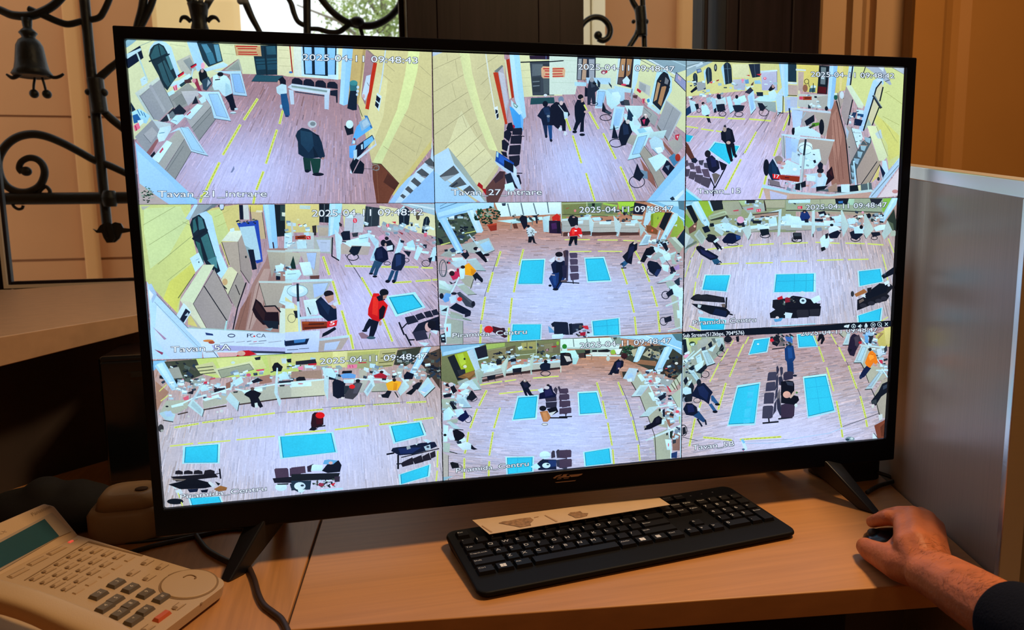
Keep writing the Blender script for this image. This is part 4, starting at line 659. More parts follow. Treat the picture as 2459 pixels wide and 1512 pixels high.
FEEDS['D'] = ('@D1\n'
'P c8d888 0,40 500,40 482,200 562,552 402,902 380,1062 90,762 0,700\nP c8e0a0 60,80 400,60 470,200 300,500 120,640 60,300\nP d0d868 300,760 520,580 560,640 400,900 360,1040 240,920\nP d0cc80 560,95 945,40 962,452 850,622 702,202\nP c8dc90 620,110 780,80 850,300 760,420 700,220\n'
'L 90a068 4 55,232 352,60\nL 90a068 4 110,417 482,185\nL 90a068 5 190,597 502,340\nL 90a068 4 275,752 522,560\nL 90a068 4 420,205 492,235\nL a0a860 3 720,160 850,95\nL a0a860 3 740,250 830,205\n'
'P 90a0a8 470,187 560,42 752,42 600,132\nP b0d8f0 448,172 530,42 562,42 482,190\nP 687880 600,132 752,42 700,40 560,150\nP b0b8a8 30,60 120,55 50,95\n'
'P b0e0fc 560,135 640,103 692,150 722,280 772,480 842,642 780,732 740,682\nP 142430 488,232 510,170 575,133 622,180 652,280 772,662 740,682 640,602 540,422\nP 2e6468 515,190 542,170 562,272 520,312\nP 3a7078 562,150 602,170 627,262 572,282\nP 2c6060 540,382 582,400 622,592 600,602\nP 346a70 590,352 652,310 722,522 660,562\nP 4a8890 650,560 735,520 745,640 690,600\nL 14202a 24 518,362 647,275\nL 14202a 14 545,180 590,380 650,590\n'
'P 10182c 748,48 812,48 802,90 780,98\nE c0d8f0 785,60 20 29\nP c0ecf8 488,542 570,488 617,592 540,672\nL 6090b0 4 545,560 575,545\nE 203040 572,578 6 8\n'
'P d0e4c0 398,932 612,602 717,602 520,962\nP d0dcc0 398,932 520,964 642,1192 600,1202 440,1000\nP a09c98 520,967 717,642 882,985 820,1212 650,1192\nL 101820 9 620,800 832,1122\nL 303838 5 520,965 717,640\nL 101820 6 720,650 882,962\nL 5a6440 8 380,912 532,690\nL 404440 5 520,967 642,1190\n'
'P d4dcb4 778,742 850,623 952,623 842,882\nP 9c9890 845,882 952,642 1002,780 920,1012\nL 181818 8 913,790 952,882\nL 303030 5 845,880 952,640\nE c4a878 815,762 25 32\nP 202828 800,790 835,825 830,835 800,810\n'
'P d8ead8 783,382 860,288 992,283 935,387\nP b0a898 785,392 935,387 962,702 855,602\nP a09890 935,387 987,300 1072,690 1042,772 960,652\nL 202420 6 785,392 855,602\nL 484840 4 936,388 962,652\nP c8ecf0 860,270 900,258 905,290 865,300\nE 202828 1010,530 8 12\nL 101818 6 960,655 1042,775\n'
'P 101828 945,45 987,45 987,182 955,182\nP c8d4d0 982,45 1032,45 1042,182 990,182\nP d4cc70 1030,45 1170,45 1165,110 1050,115\nP c0b088 1055,110 1162,108 1192,362 1100,362\nL 1c1818 6 1050,60 1057,202\nP e0e0c0 1110,95 1160,98 1165,115 1100,115\nL 1c1818 5 1160,110 1195,360\n'
'P 2448b0 925,215 1125,188 1167,572 1110,592\nP a8d0e0 950,252 1090,240 1152,552 1100,562 1000,422\nP 88a8b0 1000,420 1080,470 1100,560 1050,560\nP 2448b0 1100,200 1125,190 1167,570 1150,560\nK 14 dark 930,182 1120,218 22\nP 101828 1028,462 1082,460 1112,642 1070,652\n'
'P 8aa8b8 1240,45 1280,45 1308,440 1290,440\nP 90ccf8 1168,42 1277,42 1307,442 1290,455 1230,452\nP a8dcfc 1180,42 1220,42 1262,452 1235,452\nP 141c20 1275,42 1422,42 1422,332 1300,342\nP 2a4040 1330,48 1392,48 1392,192 1330,192\nP d0e0d0 1345,115 1385,118 1385,155 1345,150\nL 301018 12 1262,395 1270,450\n'
'P 9c7c74 1070,782 1192,570 1225,452 1440,445 1440,1235 900,1215\nP 8a6458 960,1012 1062,850 1040,1000 1000,1222 900,1215\nP b09890 1100,800 1180,640 1240,640 1160,1000 1060,1210 1010,1210\nL 705048 6 1140,760 1040,1200\nL 705048 5 1030,900 940,1200\nL 101418 12 1012,770 932,1002 890,1205\n'
'P b8ccc8 1203,465 1440,470 1440,492 1210,482\nP a8a898 1210,482 1440,492 1440,610 1290,610 1250,725\nK 30 mix 1290,600 1430,735 34\nP c0ecf4 1282,610 1350,600 1360,660 1290,670\nP b8e8f4 1370,310 1440,300 1440,450 1365,450\nL 203040 5 1380,400 1440,395\nP 101828 1290,705 1330,710 1330,745 1290,745\nP bcd4d0 1128,753 1440,755 1440,777 1135,772\nP a8a498 1135,777 1440,777 1340,1002 1190,982\nL 404840 5 1135,777 1195,980\nP c0eaf4 1318,952 1370,800 1440,790 1440,1015\nL 90b8c8 4 1330,945 1440,960\nP d0e8d8 1328,1002 1440,1020 1440,1242 1320,1242\nK 8 mix 1380,1060 1440,1200 20\n'
'P 1a0c10 1068,1022 1100,918 1152,960 1202,1042 1312,1042 1322,1162 1170,1162 1100,1090\nP 2c1818 1090,1000 1110,940 1190,1050 1180,1130\nL 141418 13 1180,990 1282,985 1332,1042\nP 141c28 1160,1120 1312,1130 1312,1202 1220,1192\nP 90a8b0 1180,1200 1260,1190 1240,1220\n'
'P 9cbcbc 438,1180 1322,1232 1322,1262 450,1212\nP a4d4d8 840,1120 825,1220 805,1218 825,1125\nP b0b0a0 480,1060 540,1120 600,1200 500,1180\nP d0cc78 470,1080 500,1080 560,1180 470,1160\nP c4e8f4 358,1082 430,958 472,1002 502,1042 430,1162\nP 141c30 393,1112 450,1008 492,1042 430,1142\nP a8c8d8 440,1075 470,1045 478,1080\n'
'P b0dcf8 90,760 160,870 602,1332 602,1475 120,1482 120,1100\nP a4c8e8 100,788 130,778 182,880 140,962\nP d8ecfc 105,830 150,880 120,940\nP c0e0fa 180,980 560,1400 560,1475 300,1475 160,1280\nL 607890 6 180,880 602,1332\nL 8098b0 4 160,950 592,1392\nP a890b0 140,1178 272,1292 250,1302\nP 904060 155,1388 242,1420 230,1442\n'
'P c4e0f8 443,1193 1440,1245 1440,1478 620,1482 590,1342\nP 203870 630,1233 702,1245 707,1262 640,1257\nO 303858 8 875,1262 32,14\nTD 9 1020,1278 1062,1278 P\nTD 9 1108,1278 1195,1280 CA\nTD 9 1050,1278 1078,1278 C\nE d04040 1088,1268 10 8\nL 8c98a8 5 770,1332 900,1318\nL 8c98a8 5 920,1325 1000,1315\nL 606c80 6 1020,1318 1060,1312\nL c05060 6 1080,1320 1110,1316\nL 606c80 6 1130,1315 1200,1308\nL 8c98a8 5 1220,1325 1340,1312\nL 8c98a8 5 1040,1340 1180,1332\nE d08848 660,1310 50 12\nE a85038 690,1325 30 14\nP 103060 1368,1303 1440,1303 1440,1352 1370,1352\nP a8b0e0 690,1350 1440,1375 1440,1412 720,1402\nP 303850 980,1400 1440,1412 1440,1432 1100,1425\nP d8b0b0 738,1418 932,1418 920,1462 760,1462\nL 405060 6 700,1400 750,1465\nP c01820 915,1460 960,1403 1040,1398 1115,1437 1000,1455\nE d0a898 965,1427 40 24\n'
'T 14 312,1418 868,1395 Tavan_5A\n'
'@D2\n'
'P d4cc84 -20,35 302,38 292,302 -20,302\nP 141c24 295,36 397,36 387,212 298,207\nL 607078 6 345,40 342,205\nP a0dcf4 393,34 512,34 477,302 378,342\nP bceafc 410,34 450,34 420,320 395,335\nP d0d498 508,36 732,42 722,252 528,252\nP d8dcae 858,52 1395,138 1395,342 1200,302 1000,222 860,245\nP 28343c 728,57 862,74 852,242 713,252\nL 485860 6 790,66 780,244\nL 485860 5 755,62 740,248\nP 14202c 1037,125 1045,90 1062,70 1085,63 1112,70 1132,88 1143,118 1132,232 1040,242\nP b0dce8 1025,110 1085,50 1095,66 1045,122\nP 14202c 1262,225 1270,180 1285,158 1302,152 1318,163 1328,200 1292,322 1250,302\nL 506878 5 1085,75 1085,235\nL 506878 5 1300,165 1275,310\nE 504838 1215,152 18 37\nP a0c4d4 1050,36 1395,36 1395,150 1200,88\nP c8e4ec 1140,36 1395,80 1395,100 1120,40\nP b8d8d0 115,48 217,54 212,87 115,82\nE d8dca8 100,182 14 8\n'
'P b8c4d0 540,128 722,130 702,302 528,302\nL 707c88 5 620,140 610,302\nP c8ecf4 535,125 620,130 615,165 550,168\nE d83048 630,192 19 23\nL f0d0d8 7 628,180 632,206\nP a8acac 273,235 387,235 382,342 290,342\nP b0a898 290,255 380,258 375,332 295,335\nP 302c28 230,240 270,235 270,330 240,330\nE c8ecf4 190,278 24 14\nP a8b0b4 878,220 1032,240 1022,302 880,282\n'
'K 60 mix 720,215 1385,335 30\nP c83040 970,203 1012,200 1007,222\nE d83850 935,237 14 17\nL f8d8e0 6 934,226 936,248\nP 903038 1030,290 1080,310 1070,325\nP d06880 1270,310 1300,300 1300,340 1275,345\nE 181c24 1158,232 10 14\nP c0dce4 1140,250 1180,240 1195,280 1150,285\nP 302c34 480,205 510,225 505,250 485,240\n'
'P b4c4c8 200,298 247,305 247,462 0,462 0,440\nK 40 mix -10,200 200,455 30\nP b8dce8 0,210 80,215 80,245 0,240\nP b8e4f0 85,385 175,375 180,450 95,455\nP 903818 73,335 172,325 177,367 73,367\nP 501808 95,342 160,338 160,352 95,355\nP d02830 175,335 217,335 217,367 180,367\nL f8d0d0 5 190,345 205,358\nL b8c8c8 18 40,210 50,330\nP a8b4b0 248,345 427,350 422,502 310,492 250,462\nP b4c8e0 270,370 402,370 397,482 310,482\nL 98a8b8 5 310,395 365,398\nP b8e0ec 438,268 512,350 492,562 463,562\nL 141820 12 420,350 415,522 480,562\n'
'P b0a8a0 498,410 772,430 752,512 498,502\nP c8f0f4 508,392 660,350 772,400 772,432 600,422 590,440\nP b8ecf8 665,330 752,310 757,350 752,392 670,402\nL 6090a8 5 670,360 745,350\nP 101828 496,310 520,290 582,287 587,372 518,377\nP 202838 510,380 550,385 545,395 508,390\nP 303840 600,310 660,300 655,340 610,345\nO 181c28 8 610,530 52,32\nP 101828 573,480 600,430 692,430 660,502 620,522\n'
'P b0dcec 755,300 850,380 820,440 750,330\nP b0dcec 768,562 820,428 852,380 842,572\nP 8cbcd8 790,540 825,450 835,550\nP b4e0f0 998,502 1050,348 1082,420 1040,502\nP b8e8f8 1178,542 1210,428 1262,450 1210,562\nP b0e0f4 1318,562 1360,438 1395,448 1372,572\nP c0f0f8 1078,432 1190,418 1192,472 1100,462\nP a8e0f4 1108,402 1170,368 1192,442 1120,442\nP c0f0f8 1238,472 1322,480 1312,502 1250,492\nO 181c28 6 1110,560 24,18\nP 141c2c 1078,470 1152,480 1132,532\nO 181c28 6 1290,590 38,30\nP 101828 1308,542 1352,530 1332,592\nP 182030 1260,410 1300,415 1295,450 1265,445\nP 182030 1050,370 1090,380 1085,400 1055,395\nK 24 mix 1190,350 1390,440 22\nP 182030 1375,520 1400,520 1400,570 1380,570\n'
'P bcd4d0 -20,460 307,458 302,482 -20,482\nP b0b4a4 -20,482 132,492 100,602 -20,622\nP b4b4b0 110,485 307,482 292,702 230,702\nP a4c4ec 178,492 272,490 252,652 200,602\nL 8090a0 3 178,492 272,490 252,652\nP 143028 28,602 55,518 72,590 82,642 40,642\nP c8f0f4 110,582 212,575 237,692 150,702\nP b0c0c0 150,702 237,692 240,705 180,710\nP b8ecf4 -20,660 112,648 132,690 90,742 -20,742\nL 7090a0 5 0,690 80,685\nP 604038 210,705 300,700 295,735 215,735\n'
'P b4dce4 -20,745 417,733 417,755 -20,770\nP b0bcb8 110,772 412,755 362,862 250,960 180,900\nP a8c8f4 238,782 382,770 340,872 250,912\nL 8090a0 3 238,782 382,770 340,870\nE b8e4f0 95,847 97 57\nO 708898 4 95,847 97,57\nE d0f0f8 95,838 62 36\nP d8dca0 -20,900 110,1002 132,1222 -20,1232\nP c4e8f0 -20,940 60,960 70,1010 -20,1010\nP 181c24 55,1030 110,1030 130,1090 80,1100\nO 303840 4 40,1100 36,40\nP c4e8ec 150,932 272,918 282,1062 180,1082\nL 202838 10 190,1000 217,1062\nE c4ecf4 265,1042 24 28\nL 142430 22 95,782 100,942\nL b0dcec 22 100,950 107,1100\nL b0dcec 24 105,1100 385,1080\nL b0dcec 16 107,1100 112,1230\n'
'E 181418 385,874 46 33\nP b89080 343,902 432,880 432,930 382,962\nP 0c1a34 262,942 312,898 382,970 457,1010 462,1112 380,1132 298,1062\nP 142848 290,940 340,930 400,1000 380,1070\nP b89080 400,980 440,970 460,1010 430,1010\nP c8dce8 423,962 470,938 482,970 435,987\nP 0c1420 330,1242 442,1180 457,1202 380,1252 320,1277\n'
'P 7c3010 133,1130 372,1130 372,1192 140,1212\nP a04818 140,1136 200,1136 200,1150 140,1152\nL 3a1408 11 200,1157 340,1152\nL 3a1408 11 160,1192 362,1182\nP d82028 370,1130 467,1118 457,1172 370,1187\nTR 10 393,1167 438,1162 5\n'
'P bcd4f4 -20,1232 302,1213 292,1412 -20,1422\nP 10203c -20,1312 205,1288 182,1342 -20,1362\nP 3878b8 60,1302 172,1292 162,1322 65,1332\nL 303850 6 0,1395 100,1390\nL 303850 5 110,1385 200,1380\nP b8dce8 298,1290 582,1253 582,1277 300,1312\nP b0a8a0 298,1312 572,1280 502,1392 288,1412\nP b0c8e8 350,1332 492,1312 452,1392 340,1402\n'
'L 404050 7 540,510 642,662 792,902\nY 26 335,530 390,692\nY 26 423,758 487,968\nY 28 508,1033 572,1252\nY 28 588,1258 612,1382\nY 22 693,723 787,892\nY 24 893,1108 977,1312\nY 20 540,614 800,620\nY 20 878,622 960,622\nY 18 1093,622 1217,625\nY 16 1253,630 1352,632\nY 20 988,770 1152,760\nY 18 1198,755 1332,746\nY 18 1355,743 1400,740\n'
'S 26 918,896 1190,856 1287,1000 1008,1087\n'
'P d0a0c0 848,342 900,318 912,370 860,382\nE 181820 925,357 19 17\nP 101420 915,385 960,370 1000,430 990,480 930,480\nP c8e0f0 923,432 980,418 982,462 930,472\nO 181c28 6 930,590 30,16\n'
'P 244868 810,562 892,580 852,642 832,702 798,702 822,622 790,690 763,682\nP 0c1430 808,502 830,448 882,428 932,480 942,552 892,584 818,562\nP 182040 830,460 880,450 890,540 840,550\nE 101420 895,400 26 32\nE b09890 915,415 10 14\nE 0c101c 780,686 20 9\nE 0c101c 815,712 22 10\n'
'P 1c4468 970,650 1002,660 957,762 928,752\nP 1c4468 1008,660 1037,655 1012,762 983,757\nP 14203c 968,642 973,580 1000,500 1040,488 1097,510 1097,592 1060,657 1000,657\nP 203460 1010,510 1060,510 1060,600 1010,620\nE 0c101c 933,757 22 15\nE 0c101c 990,757 17 17\n'
'P 8a7080 700,1230 800,1290 690,1290 660,1240\nP 0e1224 760,1102 852,1130 832,1202 802,1277 758,1272 775,1172 742,1212 703,1217 730,1152\nP d01414 750,1070 753,1010 800,868 850,868 902,940 937,980 902,1092 852,1132 790,1112\nP e83020 800,900 850,900 840,1080 790,1060\nP 14101c 828,902 880,878 912,930 850,942\nE 101418 900,862 43 36\nP a88070 890,890 932,880 922,912 890,927\nP 180c14 853,1022 890,978 917,1002 892,1102 855,1112\nE 3a5868 780,1282 42 14\nE 101828 720,1217 26 12\nE b89080 865,1147 14 24\n'
'P 1c2030 1093,1092 1180,1073 1222,1132 1120,1162\nP 1c2030 1188,1070 1250,1048 1292,1095 1215,1122\nP 1c2030 1268,1045 1330,1028 1362,1085 1295,1097\nP 1c2030 1338,1030 1390,1013 1415,1065 1360,1077\nP 181c2c 1158,1242 1220,1150 1415,1080 1435,1180 1300,1232\nP 2a2c40 1163,1232 1282,1208 1312,1292 1200,1312\nL 101420 16 1040,1140 1087,1252\nL 101420 12 1112,1150 1060,1202\nL 101420 15 1100,1250 1152,1352\nL 101420 13 1182,1300 1130,1302\nP 0e1020 1290,1152 1415,1110 1425,1222 1340,1202\nE c8a8a8 1310,1182 30 44\nE 101018 1345,1160 40 40\nP c0e0ec 1328,1212 1402,1215 1392,1252 1350,1232\nP b8e0ec 1218,1322 1322,1330 1282,1362\nL 406030 8 1330,1240 1320,1290\n'
'T 16 230,155 1264,140 2025-04-11 09:48:42')
FEEDS['E'] = ('@E1\n'
'P 405040 0,180 400,130 502,332 300,482 0,500\nK 60 dark 60,170 420,420 40\nK 12 mix 80,190 400,400 36\nP 90c8f0 0,55 440,50 400,100 50,248\nL 5080a0 7 70,130 242,70\nL 5080a0 5 70,105 150,65\nP a8dcfc 50,172 380,72 612,65 612,112 56,228\nP 88c0e8 56,215 400,130 402,142 60,246\n'
'P d4f6f6 620,65 1300,60 1300,182 680,212\nL 607880 13 752,80 782,202\nL 607880 13 887,75 912,190\nL 607880 12 1012,75 1042,182\nL 607880 12 1152,65 1167,170\nP 304050 690,75 735,72 730,100 700,102\nP b8e8ec 640,252 900,228 1102,210 1107,242 780,274\nP a8d8dc 780,262 1000,245 1000,262 800,280\nK 14 dark 770,190 1060,250 34\nL 909088 10 790,270 785,330\nL 707870 10 1000,250 1002,290\nP 603828 800,280 840,275 860,330 815,330\n'
'P b0dcf4 338,152 420,138 507,350 490,372 438,372\nP c4e8fa 370,145 400,140 480,365 455,372\nP 90ccf8 55,237 130,213 312,560 300,575 238,572\nP a8dcfc 80,230 110,220 290,570 262,572\nY 10 80,495 170,470\nY 8 320,380 430,355\nP 101420 45,420 90,440 105,475 70,490\n'
'K 95 leaf 420,110 675,280 26\nL 2c2418 10 560,220 590,290\nP 8c2c18 543,290 642,273 642,347 580,357\nP b04024 543,290 642,273 640,292 555,305\n'
'P 101420 868,230 897,193 947,210 952,302 918,342\nP 181c28 990,200 1050,195 1055,280 1040,280 1030,220\nP c0d8e0 938,332 980,308 1027,342 1022,402 958,412\nK 16 dark 945,325 1020,400 12\nP 101018 963,410 1015,405 1032,470 1058,490 1010,472 1000,440 990,472 958,472\nE 141418 960,306 16 15\nE c8e4ec 1035,365 12 10\n'
'P b4dce4 1108,212 1180,198 1162,362 1113,352\nP a8d0dc 1103,230 1170,260 1167,367 1115,362\nP 241430 1168,250 1282,250 1294,382 1173,377\nP c82818 1198,215 1250,178 1284,210 1272,242 1205,252\nP 402050 1190,280 1240,270 1250,330 1200,340\nL 203038 7 1295,78 1298,402\nP 889848 1300,70 1345,70 1345,240 1300,240\nP b4d4d8 1300,240 1345,235 1345,350 1300,355\n'
'P a0b0ac 290,490 560,425 560,600 300,560\nP a8c4c8 430,470 562,423 622,545 540,584 460,562\nP 98ccec 470,490 562,450 602,540 525,565\nP b8dce8 440,540 540,580 530,600 440,570\nL 303c40 5 540,586 622,548\nP a0b0ac 70,602 180,518 262,562 180,622\nP 98a8a0 100,600 190,540 240,570 170,620\nP 30405c 165,545 205,520 240,565 190,572\nK 14 mix 280,370 470,470 26\nL b0d4e0 11 365,390 440,490\nK 26 mix 130,540 330,690 30\nP c0ecf4 185,625 300,620 310,660 200,660\n'
'P 0c0c14 458,602 510,590 552,662 528,672\nP 101018 420,572 480,555 512,600 470,612\nE 181418 432,532 26 18\nE d8d0d0 460,540 18 14\nE d8e0e0 550,645 10 14\nE 181418 540,595 30 14\nP 141824 280,590 340,543 367,600 330,642\nE c0a0a8 320,560 16 14\n'
'P b4d8e4 178,672 340,638 332,702 230,722\nP a4c4c8 335,642 430,628 532,755 440,752\nP b4d8dc 335,642 430,628 440,640 350,655\nL 303c40 6 440,754 532,757\nO 405058 8 98,730 36,85\nO 506068 6 110,740 28,75\n'
'P a0a898 248,812 417,800 392,932 330,902\nL 303830 7 410,840 378,935\nP c0ecf4 262,740 332,718 312,832 275,842\nP a4b8ac 228,892 310,885 432,990 350,1002 300,960\nP b8d8dc 228,892 310,885 320,895 250,910\nL 303c40 6 350,1000 440,992\nP c02850 168,792 210,762 262,760 272,822 200,852\nE e8d8dc 185,760 34 24\nE 28181c 190,782 28 26\nE a01838 250,750 14 20\nP 181c28 160,860 200,880 250,850 250,870 180,890\n'
'P b0d8d4 60,870 202,902 182,972 60,932\nP c0e4e8 60,850 120,860 180,930 170,945 60,880\nP 98b0a8 60,930 180,960 170,990 60,980\nL c0e8f0 15 262,820 172,1002\nP f0a810 318,700 360,678 402,720 437,755 402,807 323,797\nP d88c08 380,730 437,757 400,805 385,790\nE 281c14 300,718 23 17\nP 101824 398,802 440,770 504,840 490,872 440,832 428,862\nE d8e0e8 455,887 19 11\nE 101824 490,855 14 18\n'
'P 38404c 238,980 270,966 422,1082 402,1132 330,1112\nP 505864 262,975 300,990 410,1085 400,1100\nE 181c28 405,1090 20 30\nE d83030 268,1042 26 22\nP 60a0e0 85,1032 130,978 182,990 160,1062 120,1075\nE 181c28 210,985 30 14\nE 181c28 85,1010 22 30\nP b8e0f4 160,1022 230,1000 232,1072 180,1087\nP 0c1428 163,1130 232,1078 382,1160 372,1202 300,1192\nP 181c30 320,1180 385,1170 375,1210 320,1225\n'
'P a0b0a4 128,1232 302,1260 302,1492 138,1492\nP 98a89c 170,1160 300,1200 300,1230 180,1200\nL 405048 5 302,1262 302,1492\nP b8e0e8 62,1100 160,1110 150,1182 80,1182\nP 202c34 80,1160 150,1120 145,1165\nP b4dce0 70,1182 240,1210 240,1222 90,1200\nP 98b0a8 150,1182 362,1240 392,1262 180,1232\nL 405048 5 300,1235 390,1262\nP b8e8f4 108,1290 182,1288 177,1422 120,1422\nE c83848 142,1345 7 26\nL c0ecf8 16 150,1130 122,1300 126,1492\nP 182028 72,1400 120,1380 130,1480 80,1480\nK 12 mix 62,1300 110,1490 24\n'
'L 384048 5 655,602 525,990 478,1290\nY 24 680,563 635,707\nY 24 602,773 550,968\nY 24 525,1022 490,1248\nY 24 485,1302 475,1485\nY 22 910,543 870,697\nY 24 852,768 815,968\nY 24 795,1033 770,1282\nY 24 765,1333 760,1470\n'
'S 14 888,640 1132,633 1112,897 848,897\nS 12 793,1290 1097,1290 1092,1452 778,1467\n'
'P 3a1820 598,1312 702,1338 745,1420 720,1432 600,1372\nE d02020 560,1347 46 37\nP 302028 690,1330 720,1330 750,1420 730,1430\n'
'P 101828 1188,1292 1220,1268 1350,1273 1350,1402 1240,1382\nE c8c8d0 1215,1337 26 17\nP 60a0d0 1160,1310 1200,1340 1230,1380 1170,1380\nP c0e8f8 1212,1432 1260,1383 1330,1390 1300,1442\n'
'P 14306a 1168,832 1200,780 1330,760 1330,832 1262,942 1218,942\nP 1c4080 1200,800 1300,790 1280,900 1220,900\nP 101a38 1188,692 1240,640 1350,660 1350,762 1210,782\nE 101018 1272,592 37 29\nE c0c8d8 1275,637 41 30\nE b8a0a0 1270,635 14 12\nP d0e0f0 1163,652 1230,608 1222,662 1190,672\nE 0c101c 1235,942 30 13\nE 0c101c 1180,905 16 12\nP b0a8b0 1190,790 1230,795 1225,805 1190,800\n'
'@E2\n'
'P 808858 33,60 602,50 602,202 38,212\nP 587850 300,65 442,65 432,152 310,142\nP 182018 340,70 372,70 370,112 345,112\nP 74804c 50,92 290,80 282,192 60,192\nL a8c498 9 290,58 292,192\nL a8c490 7 40,80 600,62\nL 303828 6 45,188 300,192 500,205\nP 98c850 460,70 602,95 590,115 450,85\nP 607858 470,110 560,110 555,180 475,180\nL 90b070 6 300,190 600,200\nP 9cd040 600,58 782,58 762,122 620,142\nP 80b040 620,120 760,115 750,190 640,180\nK 26 dark 595,110 760,262 34\nP 1a1c28 770,65 902,92 852,192 755,182\nP b8dcd8 750,195 860,205 850,240 745,235\nL a04030 6 80,130 110,120\nE d08080 172,150 12 14\nL c8d8d8 9 30,70 34,260\n'
'P b8d8d8 33,232 330,210 342,302 38,282\nP a8b0ac 38,252 332,240 327,357 43,362\nP b0b4ac 345,272 622,260 602,372 343,367\nP b0b4ac 628,277 842,270 802,372 623,367\nL d0ecec 8 345,265 622,254\nL d0ecec 8 45,245 330,232\nL d0ecec 8 630,270 842,265\nL 8c948c 5 350,320 612,315\nL 8c948c 5 50,305 320,300\nL 8c948c 5 632,325 825,320\nK 14 mix 225,200 430,250 30\nP b8e8f4 228,217 310,208 307,242 238,242\nP b8e8f4 348,220 425,213 427,252 360,252\nP b8e8f4 733,247 800,238 803,277 738,277\nP c8ecf4 185,255 255,248 252,280 190,282\nP c8ecf4 418,257 540,253 530,287 418,287\nP c8ecf4 682,280 782,278 772,302 680,298\nP 203040 480,245 540,240 535,255 490,258\nP b8dce0 308,180 362,270 342,402 323,402\nP b4d4d8 558,195 642,290 607,412 583,402\nP a8c8c8 788,232 882,330 832,412 820,300\nL 50342c 34 60,392 322,377\nL 50342c 34 348,387 582,380\nL 50342c 30 632,387 812,382\nL 342018 7 60,372 325,360\nL 342018 7 345,370 600,374\nL 342018 7 625,370 802,374\n'
'P 80c0e0 870,55 1275,42 1275,310 1200,182 1050,110\nP a8dcf4 1000,55 1275,60 1275,110 1100,100\nP 507888 1210,45 1275,45 1275,150 1220,132\nL d8f8fc 7 930,70 1100,130 1275,240\nP b0dce8 900,100 1000,130 890,320 860,290\nP 98b838 938,182 1010,163 1082,170 992,322 938,312\nP 708820 935,200 960,180 960,300 935,300\nP 14181c 1018,312 1080,168 1152,170 1070,352\nP 506838 1010,200 1012,230 1000,240\nP 90b040 1128,410 1210,198 1262,260 1272,332 1190,422\nP b8d8d8 1165,300 1200,285 1200,310\nP a8e0fc 1155,190 1185,172 1212,182 1202,242 1062,482 1000,542 1005,490\nP c0ecfe 1170,190 1195,185 1050,470 1020,500\nL 102030 5 1085,395 1080,415\nL 102030 5 1095,400 1090,425\nP 7c4c28 885,295 940,300 1010,350 1000,390 900,370\nE e06040 950,350 10 12\nP 14283c 1200,440 1275,330 1275,520 1240,502\nP 98a898 1108,432 1140,418 1262,520 1220,584\nP c0d8c8 1140,420 1182,413 1268,510 1250,527\n'
'P b4dce8 813,502 880,388 942,395 910,492\nP 94bcd0 845,480 890,405 930,410 905,480\nP b4d4d8 870,340 915,390 900,395 865,350\nL 303c40 6 813,504 910,494\nL b0dcec 12 985,480 1030,350\nK 30 mix 925,440 1120,570 30\nK 10 dark 1000,440 1120,520 24\nP c0ecf4 930,500 1010,520 1110,570 1060,600 960,560\nP 101824 1040,480 1090,470 1115,540 1090,560\n'
'Y 12 70,442 320,441\nY 12 400,446 600,446\nY 12 660,450 830,455\nY 12 120,563 335,560\nY 12 405,558 645,561\nY 20 778,558 827,642\nY 22 645,733 697,888\nY 22 713,957 767,1173\nY 22 773,1222 790,1393\nY 22 853,688 922,862\nY 22 943,913 1000,1113\nY 22 1008,1168 1025,1368\n'
'P 285880 633,682 680,648 717,670 660,722\nL 101020 11 630,690 657,686\nL 101020 11 640,728 687,726\nP 0c1020 648,612 700,560 720,490 770,453 802,480 797,542 760,572 742,692 690,672\nP 181c3c 720,520 770,500 760,580 700,650\nE b8a898 782,464 19 17\nE e0d0c0 770,480 12 8\n'
'P 0c0e18 858,592 890,530 950,510 982,562 920,612 900,622 870,672 828,662\nE 181820 945,525 24 16\nE d8e8e8 818,672 17 13\nP c0e0ec 888,602 952,600 932,632\nO 101828 7 950,760 52,42\nP 0c1428 898,692 910,660 930,653 1002,670 1047,722 1022,782 992,817 920,762\nP 1c2c58 1000,740 1045,740 1000,815 970,790\nP a0b4b4 940,630 1010,560 1060,590 990,650\n'
'P b0dce0 1020,620 1190,560 1190,580 1050,690\nP c0f0f8 1060,600 1120,570 1140,640 1090,660\nL 203040 6 1090,650 1140,720\nP a0bcb4 1140,600 1190,575 1170,640 1200,690 1150,690\nK 14 mix 1200,580 1262,680 26\nP a088c0 1168,722 1220,688 1227,740 1180,752\nP 181828 1128,722 1160,708 1192,767 1138,767\nP c0f0f8 1040,690 1120,700 1110,770 1060,750\n'
'P b0dce0 998,882 1130,798 1202,758 1150,842\nP a4bcb4 1080,872 1140,850 1202,902 1180,962 1110,930\nL 303c40 6 998,884 1090,874\nK 22 mix 1140,760 1260,960 30\nP 203040 1170,860 1225,820 1230,900 1195,905\nP a8b8a8 1138,1002 1190,1000 1222,1150 1242,1372 1178,1312 1160,1150\nP c0f0f8 1128,922 1190,888 1262,960 1262,1032 1190,1012 1150,990\nP c4f0f8 1198,1152 1252,1160 1252,1240 1205,1232\nP c0ecf4 1215,1010 1258,1030 1250,1340 1235,1340\nL b8dce0 16 1090,1110 1258,1040\nL b8dce0 13 1110,1362 1252,1320\n'
'O 141c2c 8 1085,1000 38,38\nP 141c2c 1088,982 1150,933 1167,990 1110,1022\nO 141c2c 7 1065,1265 38,40\nP 181c2c 1068,1232 1140,1208 1147,1260 1080,1282\n'
'P 141820 98,242 120,200 150,193 202,220 202,302 130,312\nE b89890 158,215 14 8\nP 0c0c14 123,410 197,405 192,482 168,487 160,440 130,497 106,492\nP d81818 113,382 135,328 180,308 232,330 247,390 215,412 190,400 123,407\nP f04030 140,340 170,330 165,390 140,390\nE c0b0b0 185,312 20 17\nE f8f0f0 178,352 14 7\nE 203848 120,497 16 9\nE 203848 182,490 14 8\nP d0d8e0 205,390 245,388 238,422\nE e0e0e8 106,390 8 20\n'
